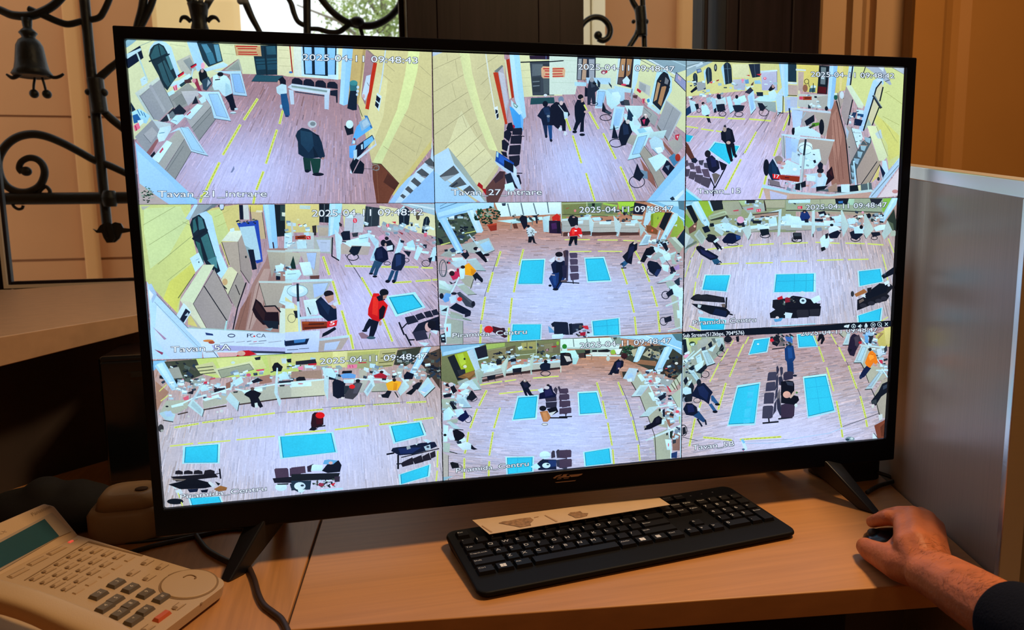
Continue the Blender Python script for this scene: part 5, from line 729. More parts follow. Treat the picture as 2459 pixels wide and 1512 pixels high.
'P c82818 -10,190 20,200 20,252 -10,252\nP 141018 -10,260 27,260 20,372 -10,372\n'
'P 6a5c60 5,862 90,838 92,872\nP 3a3448 60,560 80,545 105,560 100,860 80,850\nE 302a3c 92,575 14 30\nP 484058 113,582 120,576 182,574 196,582 194,626 125,628\nP 484058 118,642 128,636 188,636 200,645 198,692 125,697\nP 484058 118,706 128,702 198,702 206,712 204,767 130,772\nP 484058 118,788 130,782 202,777 212,790 210,842 130,852\nL 101420 11 -10,868 90,872 212,880\nL 101420 10 150,850 155,885\n'
'P 0c1228 -20,682 50,640 62,780 20,882 -20,942\nP 20203c 40,702 92,700 82,830 50,832\nP 14306a -20,780 10,770 5,870 -20,920\nE c0c8d8 20,640 34 28\nE b8a0a0 8,636 14 12\nE 141018 8,590 36 26\nP 403038 50,560 75,545 80,610 60,620\n'
'S 16 263,622 467,613 542,862 293,874\nS 14 333,1258 622,1226 632,1407 348,1417\nL 28a0c8 4 355,1320 620,1300\nL 28a0c8 4 490,1250 500,1405\n'
'P 141c30 -40,1280 100,1278 112,1402 -40,1392\nP 1c2438 108,1292 250,1283 262,1332 120,1402\nP 101828 110,1290 140,1285 150,1400 115,1400\nK 18 dark 165,1310 320,1420 26\nK 8 mix 165,1320 300,1410 22\nP c82838 240,1310 300,1308 312,1347 270,1340\nP a01830 220,1380 280,1370 275,1410 225,1410\nP b8e0f0 290,1390 350,1380 345,1415 295,1420\nP c0e8f8 -60,1400 50,1390 40,1440 -60,1440\n'
'T 14 215,170 1160,158 2025-04-11 09:48:47\n@E1\nT 11 195,1430 945,1390 Piramida_Centru')
FEEDS['F'] = ('@F1\n'
'P 909c78 0,80 1215,70 1215,420 700,420 300,480 0,640\nP 80c0d8 40,90 260,88 130,140 60,200\nP 78a838 50,200 152,322 120,392 50,332\nP a8dcf0 50,130 130,130 80,160 60,185\nP 90b838 188,98 302,92 362,212 290,272\nP 1c2024 308,95 450,92 462,182 350,202\nP 14181c 73,152 130,138 202,290 170,342\nP a8dcec 300,92 320,92 360,200 345,205\nP a8e0fc 128,132 150,105 202,98 322,330 310,362 290,372 240,322\nP c0ecfe 150,110 180,102 300,340 275,355\nL 102030 5 260,292 265,308\nL 102030 5 272,288 278,304\nP a0a890 448,112 620,98 657,180 642,242 500,242\nP 606858 620,98 635,96 670,180 657,182\nP a8c0a0 308,252 470,198 492,205 500,232 330,292\nP 383c30 320,292 500,242 522,270 340,302\nP a8c890 620,95 690,92 690,140 650,140\nP 94a480 325,260 480,215 485,232 330,282\n'
'P a0b0a8 658,162 890,118 902,202 720,224\nK 16 mix 700,88 880,150 30\nP 20242c 700,90 790,85 790,118 700,122\nP 30241c 880,90 895,90 910,200 895,202\nP a8ac90 890,93 1102,88 1097,172 910,172\nL 586050 4 892,170 1097,170\nP 98a498 1108,95 1215,98 1215,202 1118,192\nK 10 mix 1110,85 1210,140 26\nP e04060 805,182 852,178 850,210 808,212\nL f8e0e8 5 815,188 820,205\nL f8e0e8 5 838,186 842,204\nP d05060 705,178 770,165 775,185 710,190\nP c04858 560,195 620,185 620,200 570,205\nL c0e0e4 14 690,285 1062,188\nL 2c1c18 9 750,240 1052,208\nP a08878 780,242 1040,215 1042,258 800,292\nL c8ecf0 9 700,295 1025,250\n'
'P b8e4ec 328,352 480,318 602,360 612,402 480,412\nP a4aca4 738,382 1032,350 1032,392 740,422\nP c0ecf4 538,402 700,358 1022,328 1022,352 720,392\nP a4aca4 1048,350 1215,350 1215,392 1060,392\nP c0ecf4 1050,320 1215,310 1215,352 1050,350\nL 687068 5 740,422 1032,392\nP 98a098 600,400 680,390 660,470 610,460\n'
'K 50 mix 440,280 700,420 30\nK 26 mix 740,260 1030,345 30\nK 24 mix 1060,240 1210,345 32\nP b8e8f4 440,330 510,318 560,350 500,390 450,370\nP b8e8f4 930,285 1010,260 1020,330 935,335\nP b8e8f4 1065,260 1160,235 1190,290 1080,310\nP 182028 760,300 860,298 850,330 770,330\nP 101824 600,320 680,315 670,350 610,355\n'
'P a8c0b8 158,452 210,388 282,480 240,552\nP 98b0a8 180,450 215,405 265,480 240,530\nP a8c8d0 428,312 485,255 525,312 500,330\nP b0d4d8 380,350 470,420 450,460 370,400\nP b4d4d4 658,392 740,338 752,440 720,502\nP b4d4d4 715,270 745,205 765,240 730,350\nP b8dce0 1038,190 1067,178 1052,440 1023,472\nL 303838 6 722,502 752,442\nP c8f0f8 815,387 840,360 932,353 942,387 820,397\nP c8f0f8 1160,360 1215,348 1215,377 1165,372\nE d8a8c8 640,292 38 36\nP 202430 620,330 680,320 680,350 630,350\n'
'P 101828 240,370 300,350 330,410 270,430\nP 101820 320,330 360,325 370,360 325,365\nP 705040 100,380 190,310 180,400 110,440\nE e0b0a0 165,360 12 12\nP a0b4b4 50,402 160,502 70,642 50,620\nP c0d8d8 50,420 122,460 70,584\nP 607068 60,600 90,560 180,510 190,525 100,580\n'
'O 141c2c 8 895,455 50,24\nP 101820 838,392 930,383 942,442 860,462\nO 141c2c 6 1205,490 30,24\nP 141c28 1183,432 1215,428 1215,502 1190,492\n'
'L 404840 5 120,700 200,545\nY 16 290,602 400,585\nY 16 465,581 662,560\nY 15 737,554 982,540\nY 14 1083,540 1215,535\nY 15 425,751 617,742\nY 14 698,743 972,735\nY 13 1060,728 1215,720\nY 9 203,538 130,682\nY 9 120,713 64,885\nY 13 245,703 190,893\nY 15 176,937 150,1104\n'
'P 10141c 278,492 320,438 372,450 412,502 370,532 308,522\nE 181c24 318,455 24 16\nL 101420 24 375,520 445,592\nL 101420 22 365,530 415,602\nE d8e8f0 422,605 12 12\nE d8e8f0 455,580 14 9\nP c8e8f0 358,517 405,478 422,500 375,532\nO 181c28 6 560,545 60,16\nP 0c1430 448,502 500,440 520,428 562,430 642,460 644,492 560,542 468,532\nP 20407c 590,450 640,460 640,490 600,500\n'
'P 205070 338,702 400,690 432,730 400,752 370,754\nP 0c1028 178,592 222,558 412,670 402,692 330,712 228,652\nP 1c2048 220,590 300,630 390,680 330,690 240,640\nE 141018 205,580 26 18\nL 101020 11 390,755 430,750\nL 101020 10 428,720 442,738\nE d8d8d8 285,600 14 9\n'
'S 14 268,860 542,860 502,1042 233,1022\nS 14 998,852 1422,842 1420,1042 978,1047\nL 28a0c4 4 1130,852 1120,1042\nL 28a0c4 4 1280,850 1275,1042\nL 28a0c4 4 992,932 1418,925\nS 12 203,1298 492,1330 477,1435 223,1435\n'
'P 16181e 118,1110 155,1075 290,1063 472,1095 482,1152 160,1132\nE 202228 200,1088 46 27\nE 202228 272,1096 42 27\nE 202228 342,1106 42 27\nE 202228 422,1118 42 27\nL 101418 17 495,1100 490,1202\nP 685c54 440,1165 480,1160 485,1220 450,1200\nP 0c1018 128,1160 250,1168 482,1200 535,1250 492,1304 330,1272 200,1212\nP 101c38 380,1210 500,1240 490,1300 350,1270\nP c0d4d8 198,1168 237,1178 222,1207 195,1200\nP b8d8e8 198,1225 257,1250 250,1272 208,1260\nL 101018 15 498,1260 557,1277\nY 14 110,1393 222,1443\n'
'P 14161c 975,1122 1240,1090 1240,1312 950,1312 943,1260 1000,1222 970,1200\nP c02028 1018,1102 1072,1078 1082,1112 1030,1122\nK 18 dark 1040,1080 1210,1175 26\nK 10 mix 1045,1090 1210,1170 20\nP 902028 1100,1100 1160,1100 1150,1130\nP c8e8e8 1088,1272 1130,1238 1182,1270 1150,1312\nP 50a0d0 983,1322 1082,1308 1060,1342 1000,1352\nE d8d0d0 1022,1306 18 14\nL a0e0f0 9 955,1392 1215,1385\n'
'@F2\n'
'P 98ac90 -10,68 1145,62 1000,222 600,212 -10,205\nP a8b494 240,75 500,75 500,130 240,150\nL 687460 4 340,80 345,140\nP 141820 498,72 642,72 622,132 508,132\nP 3070b0 530,100 580,95 580,120 535,122\nP 20242c 858,72 992,72 950,142 878,132\nP 80b848 998,72 1095,66 1000,215 985,190\nP a8d8b8 640,75 700,75 690,140 625,135\nP 283428 1035,292 1110,180 1150,400 1080,402\nP 506048 1040,300 1100,330 1110,400 1090,400\nP a8dcfc 1088,66 1148,62 1132,132 1000,322 958,312\nP c0ecfe 1100,66 1130,66 1000,300 980,305\nK 14 mix 20,78 240,130 30\nP c0ecf8 20,85 240,82 240,115 30,118\nL 302820 9 -10,195 252,193\nL 302820 9 298,185 700,205 982,215\nP a89c88 328,202 962,222 900,252 420,232\nP b0b8a0 250,150 300,148 300,185 250,185\nP d03048 108,152 158,148 158,178 112,180\nL f8e0e8 5 120,158 122,174\nL f8e0e8 5 134,156 136,174\n'
'P a8b0a4 -10,352 252,345 252,397 -10,405\nP a8b0a4 290,347 420,350 422,397 285,397\nP a4aca0 560,360 640,345 620,420 575,430\nP c0ecf4 -10,250 120,258 262,318 560,322 560,360 262,350 -10,348\nP c8f0f8 38,342 150,338 152,375 40,372\nL 687068 5 -10,405 250,397\nK 70 mix 300,240 1000,400 32\nK 12 dark 320,210 980,300 34\nP c4f0f8 -10,250 60,250 70,300 -10,310\nP b8e8f4 480,260 560,245 580,310 500,325\nP b8e8f4 620,285 700,270 710,330 640,340\nP c8f0f8 380,300 480,300 490,340 385,345\n'
'P b8dce0 258,202 287,188 292,402 253,472\nP b4d4d4 558,195 572,190 642,352 582,472 563,380\nP b0ccc8 798,232 815,230 902,390 820,487 798,440\nP b0ccc8 980,440 1000,402 1042,298 1092,402 1010,497\nP a8b8a8 1080,400 1135,412 1122,462 1070,462\nL 202828 10 270,440 272,470\nL 202828 6 820,489 800,450\n'
'P 16306c 133,262 150,208 210,203 242,262 212,302 150,302\nE 101418 182,206 21 15\nE c09890 182,214 10 8\nP 101828 180,285 220,285 225,320 185,320\nP 101828 288,282 375,285 370,312 288,307\nP 141824 318,212 390,198 412,242 350,252\nP c0e8f0 330,240 380,225 390,250 340,260\nE d898b0 785,215 14 12\n'
'O 181c24 8 103,503 52,22\nP 14161c 58,432 70,424 150,425 157,492 70,497\nP 303840 70,432 145,430 148,460 72,462\n'
'Y 14 -10,536 215,530\nY 14 298,525 542,536\nY 14 608,533 802,539\nY 15 838,540 997,552\nY 13 -10,723 207,720\nY 13 313,712 582,705\nY 14 633,705 842,700\nY 12 1050,488 1107,628\nY 13 988,653 1032,812\nY 12 1030,850 1047,925\nY 10 970,1347 1047,1300\n'
'P 101424 428,442 520,398 557,422 520,482 448,484\nP d0ecf8 428,382 460,348 522,360 564,390 520,402 438,432\nE 141418 463,346 19 14\nP c8f0f8 340,492 380,448 432,460 442,532 420,584 358,572\nP 101418 348,582 390,570 402,600 358,622\nP d0ecf4 438,482 492,500 450,522\nP 181c24 395,440 430,428 422,482 400,490\nL 303020 6 552,400 560,475\n'
'O 141c2c 8 710,490 48,26\nP 101828 648,422 700,398 792,440 720,502 668,482\nP b8e8f8 688,362 782,370 797,432 700,434\nE 141418 770,367 19 21\nO 141c2c 7 905,480 32,18\nP 141824 868,422 960,418 972,450 890,472\nP c8f0f8 898,372 960,345 1022,340 1010,392 920,412\nE 141418 850,250 22 26\nK 8 dark 880,225 990,320 40\nK 6 mix 890,230 990,310 30\n'
'S 14 733,820 977,793 1002,937 743,987\nS 14 -125,852 292,843 288,1042 -145,1047\nL 28a0c4 4 78,850 72,1042\nL 28a0c4 4 200,847 195,1042\nL 28a0c4 4 -100,930 288,920\nS 14 723,1285 992,1198 977,1342 733,1362\n'
'P 10141c 978,872 1110,778 1130,770 1130,842 1000,904\nP 304050 985,860 1030,840 1020,870\n'
'P 141418 726,1232 728,1120 820,1080 1000,958 1075,958 1105,990 1040,1062 1064,1080 1032,1132 900,1162 780,1212\nE 282830 790,1180 36 22\nE 282830 875,1158 38 22\nE 282830 950,1132 36 22\nE 282830 1005,1108 32 22\nP 685c54 745,1130 790,1105 800,1130 750,1160\nP 0c1018 810,1060 960,950 1060,960 1030,1040 830,1120\nP a06838 698,1062 800,1008 832,1042 718,1092\nE 303438 678,1060 18 30\nP d0e8f0 768,1082 800,1058 817,1102\nP d0ecf4 1003,942 1050,918 1062,945 1020,972\nE d0e0e8 1055,970 14 14\nP 18181c 830,1000 880,990 870,1040 835,1045\n'
'P 101018 -20,1112 60,1078 140,1088 262,1120 352,1190 342,1282 240,1292 -20,1302\nE c4e8f4 165,1132 35 31\nE 304858 165,1130 16 12\nP c8f0f8 243,1112 330,1073 354,1120 280,1162\nP 101018 240,1155 350,1160 340,1180 250,1180\nE c8dce8 158,1058 32 26\nP 24242c 98,1237 110,1225 222,1223 227,1302 110,1307\nP 24242c 233,1222 340,1213 337,1292 240,1292\nL 0c0c10 8 0,1210 350,1200\nP c8e4f4 -20,1250 57,1260 40,1312 -20,1312\nP 902030 -20,1100 32,1088 37,1142 -20,1152\nE c0e0ec 20,1080 22 20\nK 8 dark 30,1090 110,1150 20\nL a0e0f0 9 -20,1390 292,1370\n'
'T 12 195,188 1035,160 2025-04-11 09:48:47\n@F1\nT 11 145,1383 800,1348 Piramida_Centru')
FEEDS['G'] = ('@G1\n'
'P c0d878 380,115 1370,60 1370,260 600,290 460,250\nP d0e090 600,120 1000,90 1060,200 650,230\nP 404838 60,150 420,120 482,262 250,352 150,300\nK 34 dark 110,150 430,340 44\nK 6 mix 180,170 380,300 34\nP 80c0e8 30,120 170,120 90,172 30,230\nP a07c68 50,320 172,420 100,522 60,600\nY 9 150,352 85,412\nY 9 165,450 100,500\nP 98a098 150,210 260,190 300,290 180,300\nP a0d8f8 42,182 90,150 132,148 262,380 240,400 200,404\nP bceafc 60,170 110,155 240,385 215,400\n'
'P c8d098 408,182 570,143 602,190 612,262 460,254\nL 485038 8 430,202 572,186\nL 485038 8 445,230 592,214\nL 485038 8 455,257 602,240\nP d0dcb0 578,212 920,138 952,210 640,294\nP 98a48c 618,222 902,163 942,215 650,292\nL 405048 4 618,222 902,163 942,215 650,292 618,222\nE c0e0e0 755,152 18 12\nP 20242c 948,108 1005,95 1002,127 960,130\nP d4dc90 1058,95 1242,95 1242,205 1110,235\nP c8d080 1060,90 1090,90 1120,235 1090,235\nP 141418 1108,192 1130,155 1160,150 1207,190 1192,232 1118,232\nP 141820 1238,122 1330,108 1332,152 1250,152\nP c0dce0 1190,115 1240,112 1240,160 1200,160\nL 202020 10 1245,190 1370,178\nK 10 mix 1250,140 1370,235 28\nP e080a0 1340,195 1370,190 1370,215\n'
'P a8b4a4 83,612 150,498 352,490 342,562 250,612\nP b0b8a8 478,502 702,430 702,522 488,572\nP b0b8a8 720,422 850,400 1132,360 1152,482 818,524\nP b0b8a8 1158,372 1370,350 1370,467 1178,477\nP 906858 690,340 760,310 750,380 690,400\nP a07868 940,290 1090,260 1110,330 1000,350\nP a07868 1300,250 1370,245 1370,320 1310,330\n'
'P 98a8a0 370,330 470,270 500,300 400,390\nK 100 mix 180,300 700,480 30\nK 60 mix 740,230 1120,390 30\nK 50 mix 1160,230 1370,345 30\nP b8e8f4 440,370 500,350 540,400 470,415\nP b8e8f4 760,320 830,275 850,330 780,370\nP b8e8f4 1165,260 1240,235 1270,300 1180,310\nP d04860 960,218 1040,208 1035,225 970,230\nP d86078 300,470 350,450 355,490 310,495\nP c83850 480,330 520,320 520,345 490,345\nP 202028 580,390 680,380 690,405 585,430\nP 181c28 920,320 980,290 1030,315 940,340\nP 282c38 1165,320 1300,310 1310,335 1180,340\nP 20242c 330,430 400,400 390,440\nP c04858 540,300 590,288 595,300 550,308\nE d06078 895,265 22 16\n'
'L c8f0f4 13 270,535 385,478 490,452\nL c8f0f4 13 560,440 722,388\nL c8f0f4 13 775,392 870,410\nL c8f0f4 13 955,382 1132,350 1370,330\nP b0d8e0 343,542 385,478 492,582 475,644\nP a0c4cc 370,540 390,500 470,580 462,620\nP b8dce4 378,492 470,338 492,328 405,492\nP b4dce4 688,482 730,420 812,512 797,592\nP b8e4ec 718,402 770,278 784,288 735,404\nP b8e0e8 1128,422 1150,198 1162,200 1160,440 1192,502 1177,552\nL 303c3c 6 475,644 492,584\nL 303c3c 7 797,592 812,514\nP a8d0dc 83,612 150,588 232,620 210,687 140,672\nP a8ccec 128,602 190,588 217,640 150,642\nL 202824 8 120,675 210,690\nP c8f4fc 193,542 300,513 304,540 198,562\nP c8f4fc 473,484 622,440 632,465 500,502\nP c8f4fc 835,410 1020,380 1022,412 858,432\nP c8f4fc 1268,360 1370,350 1370,377 1278,382\nE 202828 155,550 14 8\nP 303838 755,415 800,410 795,425 760,428\nP 303838 1175,355 1225,352 1220,368 1180,370\nE e06070 545,465 20 4\n'
'L 40342c 11 255,622 342,602\nL 40342c 12 488,580 692,545\nL 40342c 12 812,532 1152,485\nL 40342c 12 1190,480 1370,466\nE c8d0c8 350,640 10 10\nE c8d8d8 650,592 16 14\nE c8d8d8 612,600 10 8\n'
'P 10101c 912,492 990,478 1028,550 1000,564 960,512 950,562 920,547\nP 101018 855,445 870,425 930,395 1012,430 985,470 992,482 918,502 900,470\nE 605048 930,390 17 15\nP c8e0e0 950,520 975,515 985,560 955,560\n'
'L 908890 4 180,722 700,655 1370,588\nY 18 225,741 440,706\nY 17 478,697 752,660\nY 16 818,652 1132,610\nY 15 1250,602 1370,590\nY 14 185,910 390,886\nY 14 438,884 727,860\nY 13 788,852 1130,820\nY 15 1228,803 1370,786\n'
'S 18 303,910 637,883 632,1067 293,1070\nS 18 1163,825 1665,780 1703,968 1183,1027\n'
'E 303030 100,747 26 36\nE a0a8a0 110,770 14 12\n'
'P 1c181c 228,1165 232,1135 265,1128 298,1140 300,1168\nP 1c181c 305,1165 312,1135 350,1128 388,1140 390,1165\nP 1c181c 395,1165 402,1133 440,1126 476,1138 480,1165\nP 1c181c 488,1165 498,1130 550,1122 588,1135 586,1165\nP 141014 188,1187 590,1158 622,1192 240,1232\nL 101018 15 632,1118 642,1202\nL 101018 8 590,1165 640,1155\nP 6c645c 200,1205 330,1210 300,1225 210,1220\nP 0c0c10 165,1258 300,1225 420,1208 542,1240 602,1270 500,1292 280,1302\nP c8d8e0 528,1242 545,1228 602,1270 570,1287\nP 14181c 590,1230 640,1250 620,1270\nP c8e0e8 228,1312 280,1298 302,1340 250,1352\nP c0dce0 198,1270 240,1290 230,1300\nP 906030 578,1300 640,1268 702,1285 692,1312 620,1322\nP 0c1020 460,1310 530,1300 520,1330 470,1330\nP 101830 340,1300 440,1295 430,1325 360,1330\nE 0c1014 230,1412 76 27\nY 12 255,1335 272,1380\nY 12 285,1420 300,1460\n'
'S 14 348,1380 642,1363 667,1430 368,1452\n'
'P 48384c 1128,1122 1140,1112 1245,1108 1256,1120 1262,1190 1143,1202\nP 48384c 1268,1112 1370,1094 1370,1192 1270,1182\nP 181820 1113,1202 1370,1180 1370,1242 1130,1244\nE c4ecf4 1190,1282 54 36\nP 30383c 1150,1250 1260,1245 1255,1260 1160,1262\nP 203040 1268,1252 1370,1230 1370,1340 1280,1292\n'
'T 11 275,1390 1058,1312 Piramida_Centru\n'
'@G2\n'
'P ccd080 -40,95 340,85 480,75 780,60 935,62 760,252 -40,200\nP d8dc98 338,92 472,83 452,232 328,237\nP b0b868 470,100 760,80 740,150 470,160\nP a0a878 468,132 722,108 732,242 480,244\nP b0b078 765,80 925,66 882,222 735,242\nL 585830 8 788,110 902,100\nL 585830 8 773,150 892,140\nL 585830 8 758,190 882,180\nL 585830 8 745,225 870,215\nP 383c2c 925,78 1142,45 1102,152 1000,222 890,210\nK 20 dark 930,80 1120,200 36\nP 483c30 1100,150 1310,60 1310,430 1240,330\nK 30 dark 1130,90 1310,330 44\nK 8 mix 1130,180 1300,330 34\nP a0d8fc 1148,62 1180,48 1232,48 1102,262 1080,290 1028,292\nP bceafe 1165,60 1205,52 1085,275 1055,285\n'
'P d0d488 -40,130 220,120 240,180 -40,185\nK 12 mix -20,125 180,255 30\nP 202028 0,178 180,158 192,200 0,212\nP e888a8 20,230 65,222 68,255 25,258\nP c02030 110,202 190,195 188,212 115,215\nP c4ecf4 80,215 165,215 160,240 85,240\nP a08878 -40,272 232,258 242,335 -40,330\nP 18181c 3,332 30,318 80,318 92,352 5,362\nP e080a0 468,210 560,205 555,240 470,245\nL a02050 5 490,215 495,235\nL a02050 5 515,213 520,235\nL c02838 9 570,192 640,190\nL c02838 8 930,215 980,215\n'
'P c8d0b8 -40,362 252,340 272,490 -40,504\nP a8b0a0 690,380 830,372 830,452 690,452\nP b0b8b0 578,365 662,340 612,462 570,460\nP b0b4a4 570,262 660,235 640,330 580,330\nP b0b4a8 1010,352 1080,352 1030,412 1000,400\nP a8b0a8 920,240 980,235 960,320 900,330\nL c8f0f4 14 -40,372 262,342\nL c8f0f4 14 538,340 842,346\nK 50 mix 250,225 400,340 32\nK 40 mix 600,215 860,345 32\nK 40 mix 880,205 1130,350 32\nP b8e8f4 250,240 330,240 370,310 350,340 270,330\nP 101828 280,310 370,340 360,350 285,340\nP b8dce4 258,332 302,310 292,542 258,442\nP b8e0e8 240,235 262,230 300,420 285,425\nP b8e0e8 618,452 690,348 712,400 650,497\nP 9cc4d0 640,450 690,370 700,400 655,470\nP c0e8f0 660,330 700,330 720,400 705,410\nP b4d8dc 928,452 980,348 1032,412 950,492\nP c0e8f0 950,330 975,330 1030,400 1020,412\nP b0dce4 1108,442 1200,318 1267,412 1170,502\nP a8d4f4 1138,442 1210,378 1242,412 1160,472\nP c8f4fc -40,380 140,363 144,402 -40,412\nE c06070 45,382 26 5\nP c8f0f8 755,357 882,343 872,377\nL 303830 6 690,455 832,450\nL 202420 10 900,455 930,505\nL 202420 8 1170,505 1265,415\nL 303830 7 -40,508 262,488\nP e8e8e8 1130,445 1180,460 1160,470\n'
'P 101424 333,372 350,345 380,343 452,370 442,502 380,517 338,492\nP 283038 440,400 490,400 470,480 440,480\nP 3c3c44 440,492 500,398 560,358 607,380 562,482 520,524 448,514\nP 50505c 540,380 600,375 560,470 520,470\nE d82020 512,408 27 20\nE 181418 565,355 22 16\nE d8d8d8 425,512 14 10\nP 60a0e0 405,302 470,278 547,300 540,332 425,332\nP 141418 418,290 425,265 512,262 510,285\nP c0e8f0 430,345 530,340 525,375 440,375\nP a82030 705,305 780,278 832,310 822,335 718,327\nP c8e0e8 738,262 800,248 842,290 832,310 780,282\nE 281414 780,275 18 12\nP 0c1020 980,310 1010,270 1075,295 1060,340 985,342\n'
'P 10141c 833,442 872,450 842,512 788,507 768,482 810,472\nP f0b020 818,382 840,368 890,350 960,363 955,385 922,442 838,442\nP d89010 890,370 925,380 915,440 885,440\nE 302018 895,347 17 16\nE d8d8d8 765,493 15 10\nP 0c1014 998,472 1070,418 1092,440 1050,484\nP 141820 1058,402 1110,368 1152,370 1112,432 1068,442\nE 604838 1140,357 17 13\nE d8d0d8 1075,370 14 12\n'
'Y 18 -40,640 245,614\nY 17 328,606 627,580\nY 17 708,571 942,555\nY 17 1008,553 1182,545\nY 16 -40,833 272,805\nY 16 358,798 662,762\nY 18 763,752 1007,725\nY 19 1073,711 1247,690\nY 16 1290,993 1285,1137\nY 16 1285,1173 1275,1262\nL 70708a 4 240,598 720,566 1000,546\n'
'P 281014 138,742 150,660 170,642 202,640 252,650 252,752 200,782 143,784\nP 400c10 180,682 247,690 242,742 190,752\nE e01414 222,668 42 29\nP 14141c 116,804 150,770 202,790 170,807\nL 141418 11 200,772 267,762\n'
'S 18 -160,857 342,820 382,1005 -135,1063\nS 20 843,760 1142,718 1187,850 888,927\nL 304858 5 1150,740 1180,820\nS 16 933,1205 1227,1108 1217,1222 943,1302\n'
'P 201c24 958,1112 970,1092 1060,1048 1072,1110 970,1137\nP 201c24 1058,1062 1140,1028 1162,1090 1080,1112\nP 201c24 1148,1042 1210,1008 1232,1070 1160,1087\nP 201c24 1218,1012 1265,988 1272,1042 1230,1062\nL 141418 9 960,1050 1300,970\nL 141418 17 930,1030 930,1152\nL 141418 11 918,1110 972,1105\nP 101830 866,992 880,965 920,958 1020,948 1140,918 1262,908 1285,950 1182,992 1060,1022 940,1032\nP 182858 930,970 1060,960 1140,960 1060,1010 950,1020\nL 101018 15 828,1022 892,1010\nP a8c8d8 1163,952 1220,932 1227,975 1180,987\nE 303c4c 1200,955 14 10\nP b8e0f0 1155,890 1190,885 1235,905 1200,922\nP 98a8b0 1005,955 1035,940 1045,970 1010,980\nP c0d8e0 1080,930 1110,920 1100,940\n'
'P 48384c -40,1142 85,1128 92,1192 -40,1204\nP 302838 103,1132 162,1108 140,1182 108,1182\nP c4f0f0 148,1120 160,1115 247,1120 242,1172 138,1172\nP 101420 238,1172 290,1108 390,1076 417,1120 402,1182 290,1192\nP 60a8d8 248,1112 260,1075 300,1068 382,1078 340,1112\nE d0b0b0 318,1100 19 14\nP 181c20 -40,1202 402,1190 382,1250 -40,1264\nP 342c3c 350,1225 402,1220 400,1270 355,1275\nK 34 dark 150,1245 350,1320 22\nK 12 mix 160,1250 340,1310 18\nP c82838 318,1292 362,1278 340,1314\nE 903048 230,1298 26 16\nP 203444 -40,1262 142,1260 132,1342 -40,1350\nE c8e8f4 38,1310 52 36\nE 304050 60,1305 16 10\nP c8f0fc 20,1345 90,1340 60,1370 25,1370\nL b0e0f4 13 175,1352 425,1332\n'
'T 14 222,205 1198,152 2025-04-11 09:48:47')
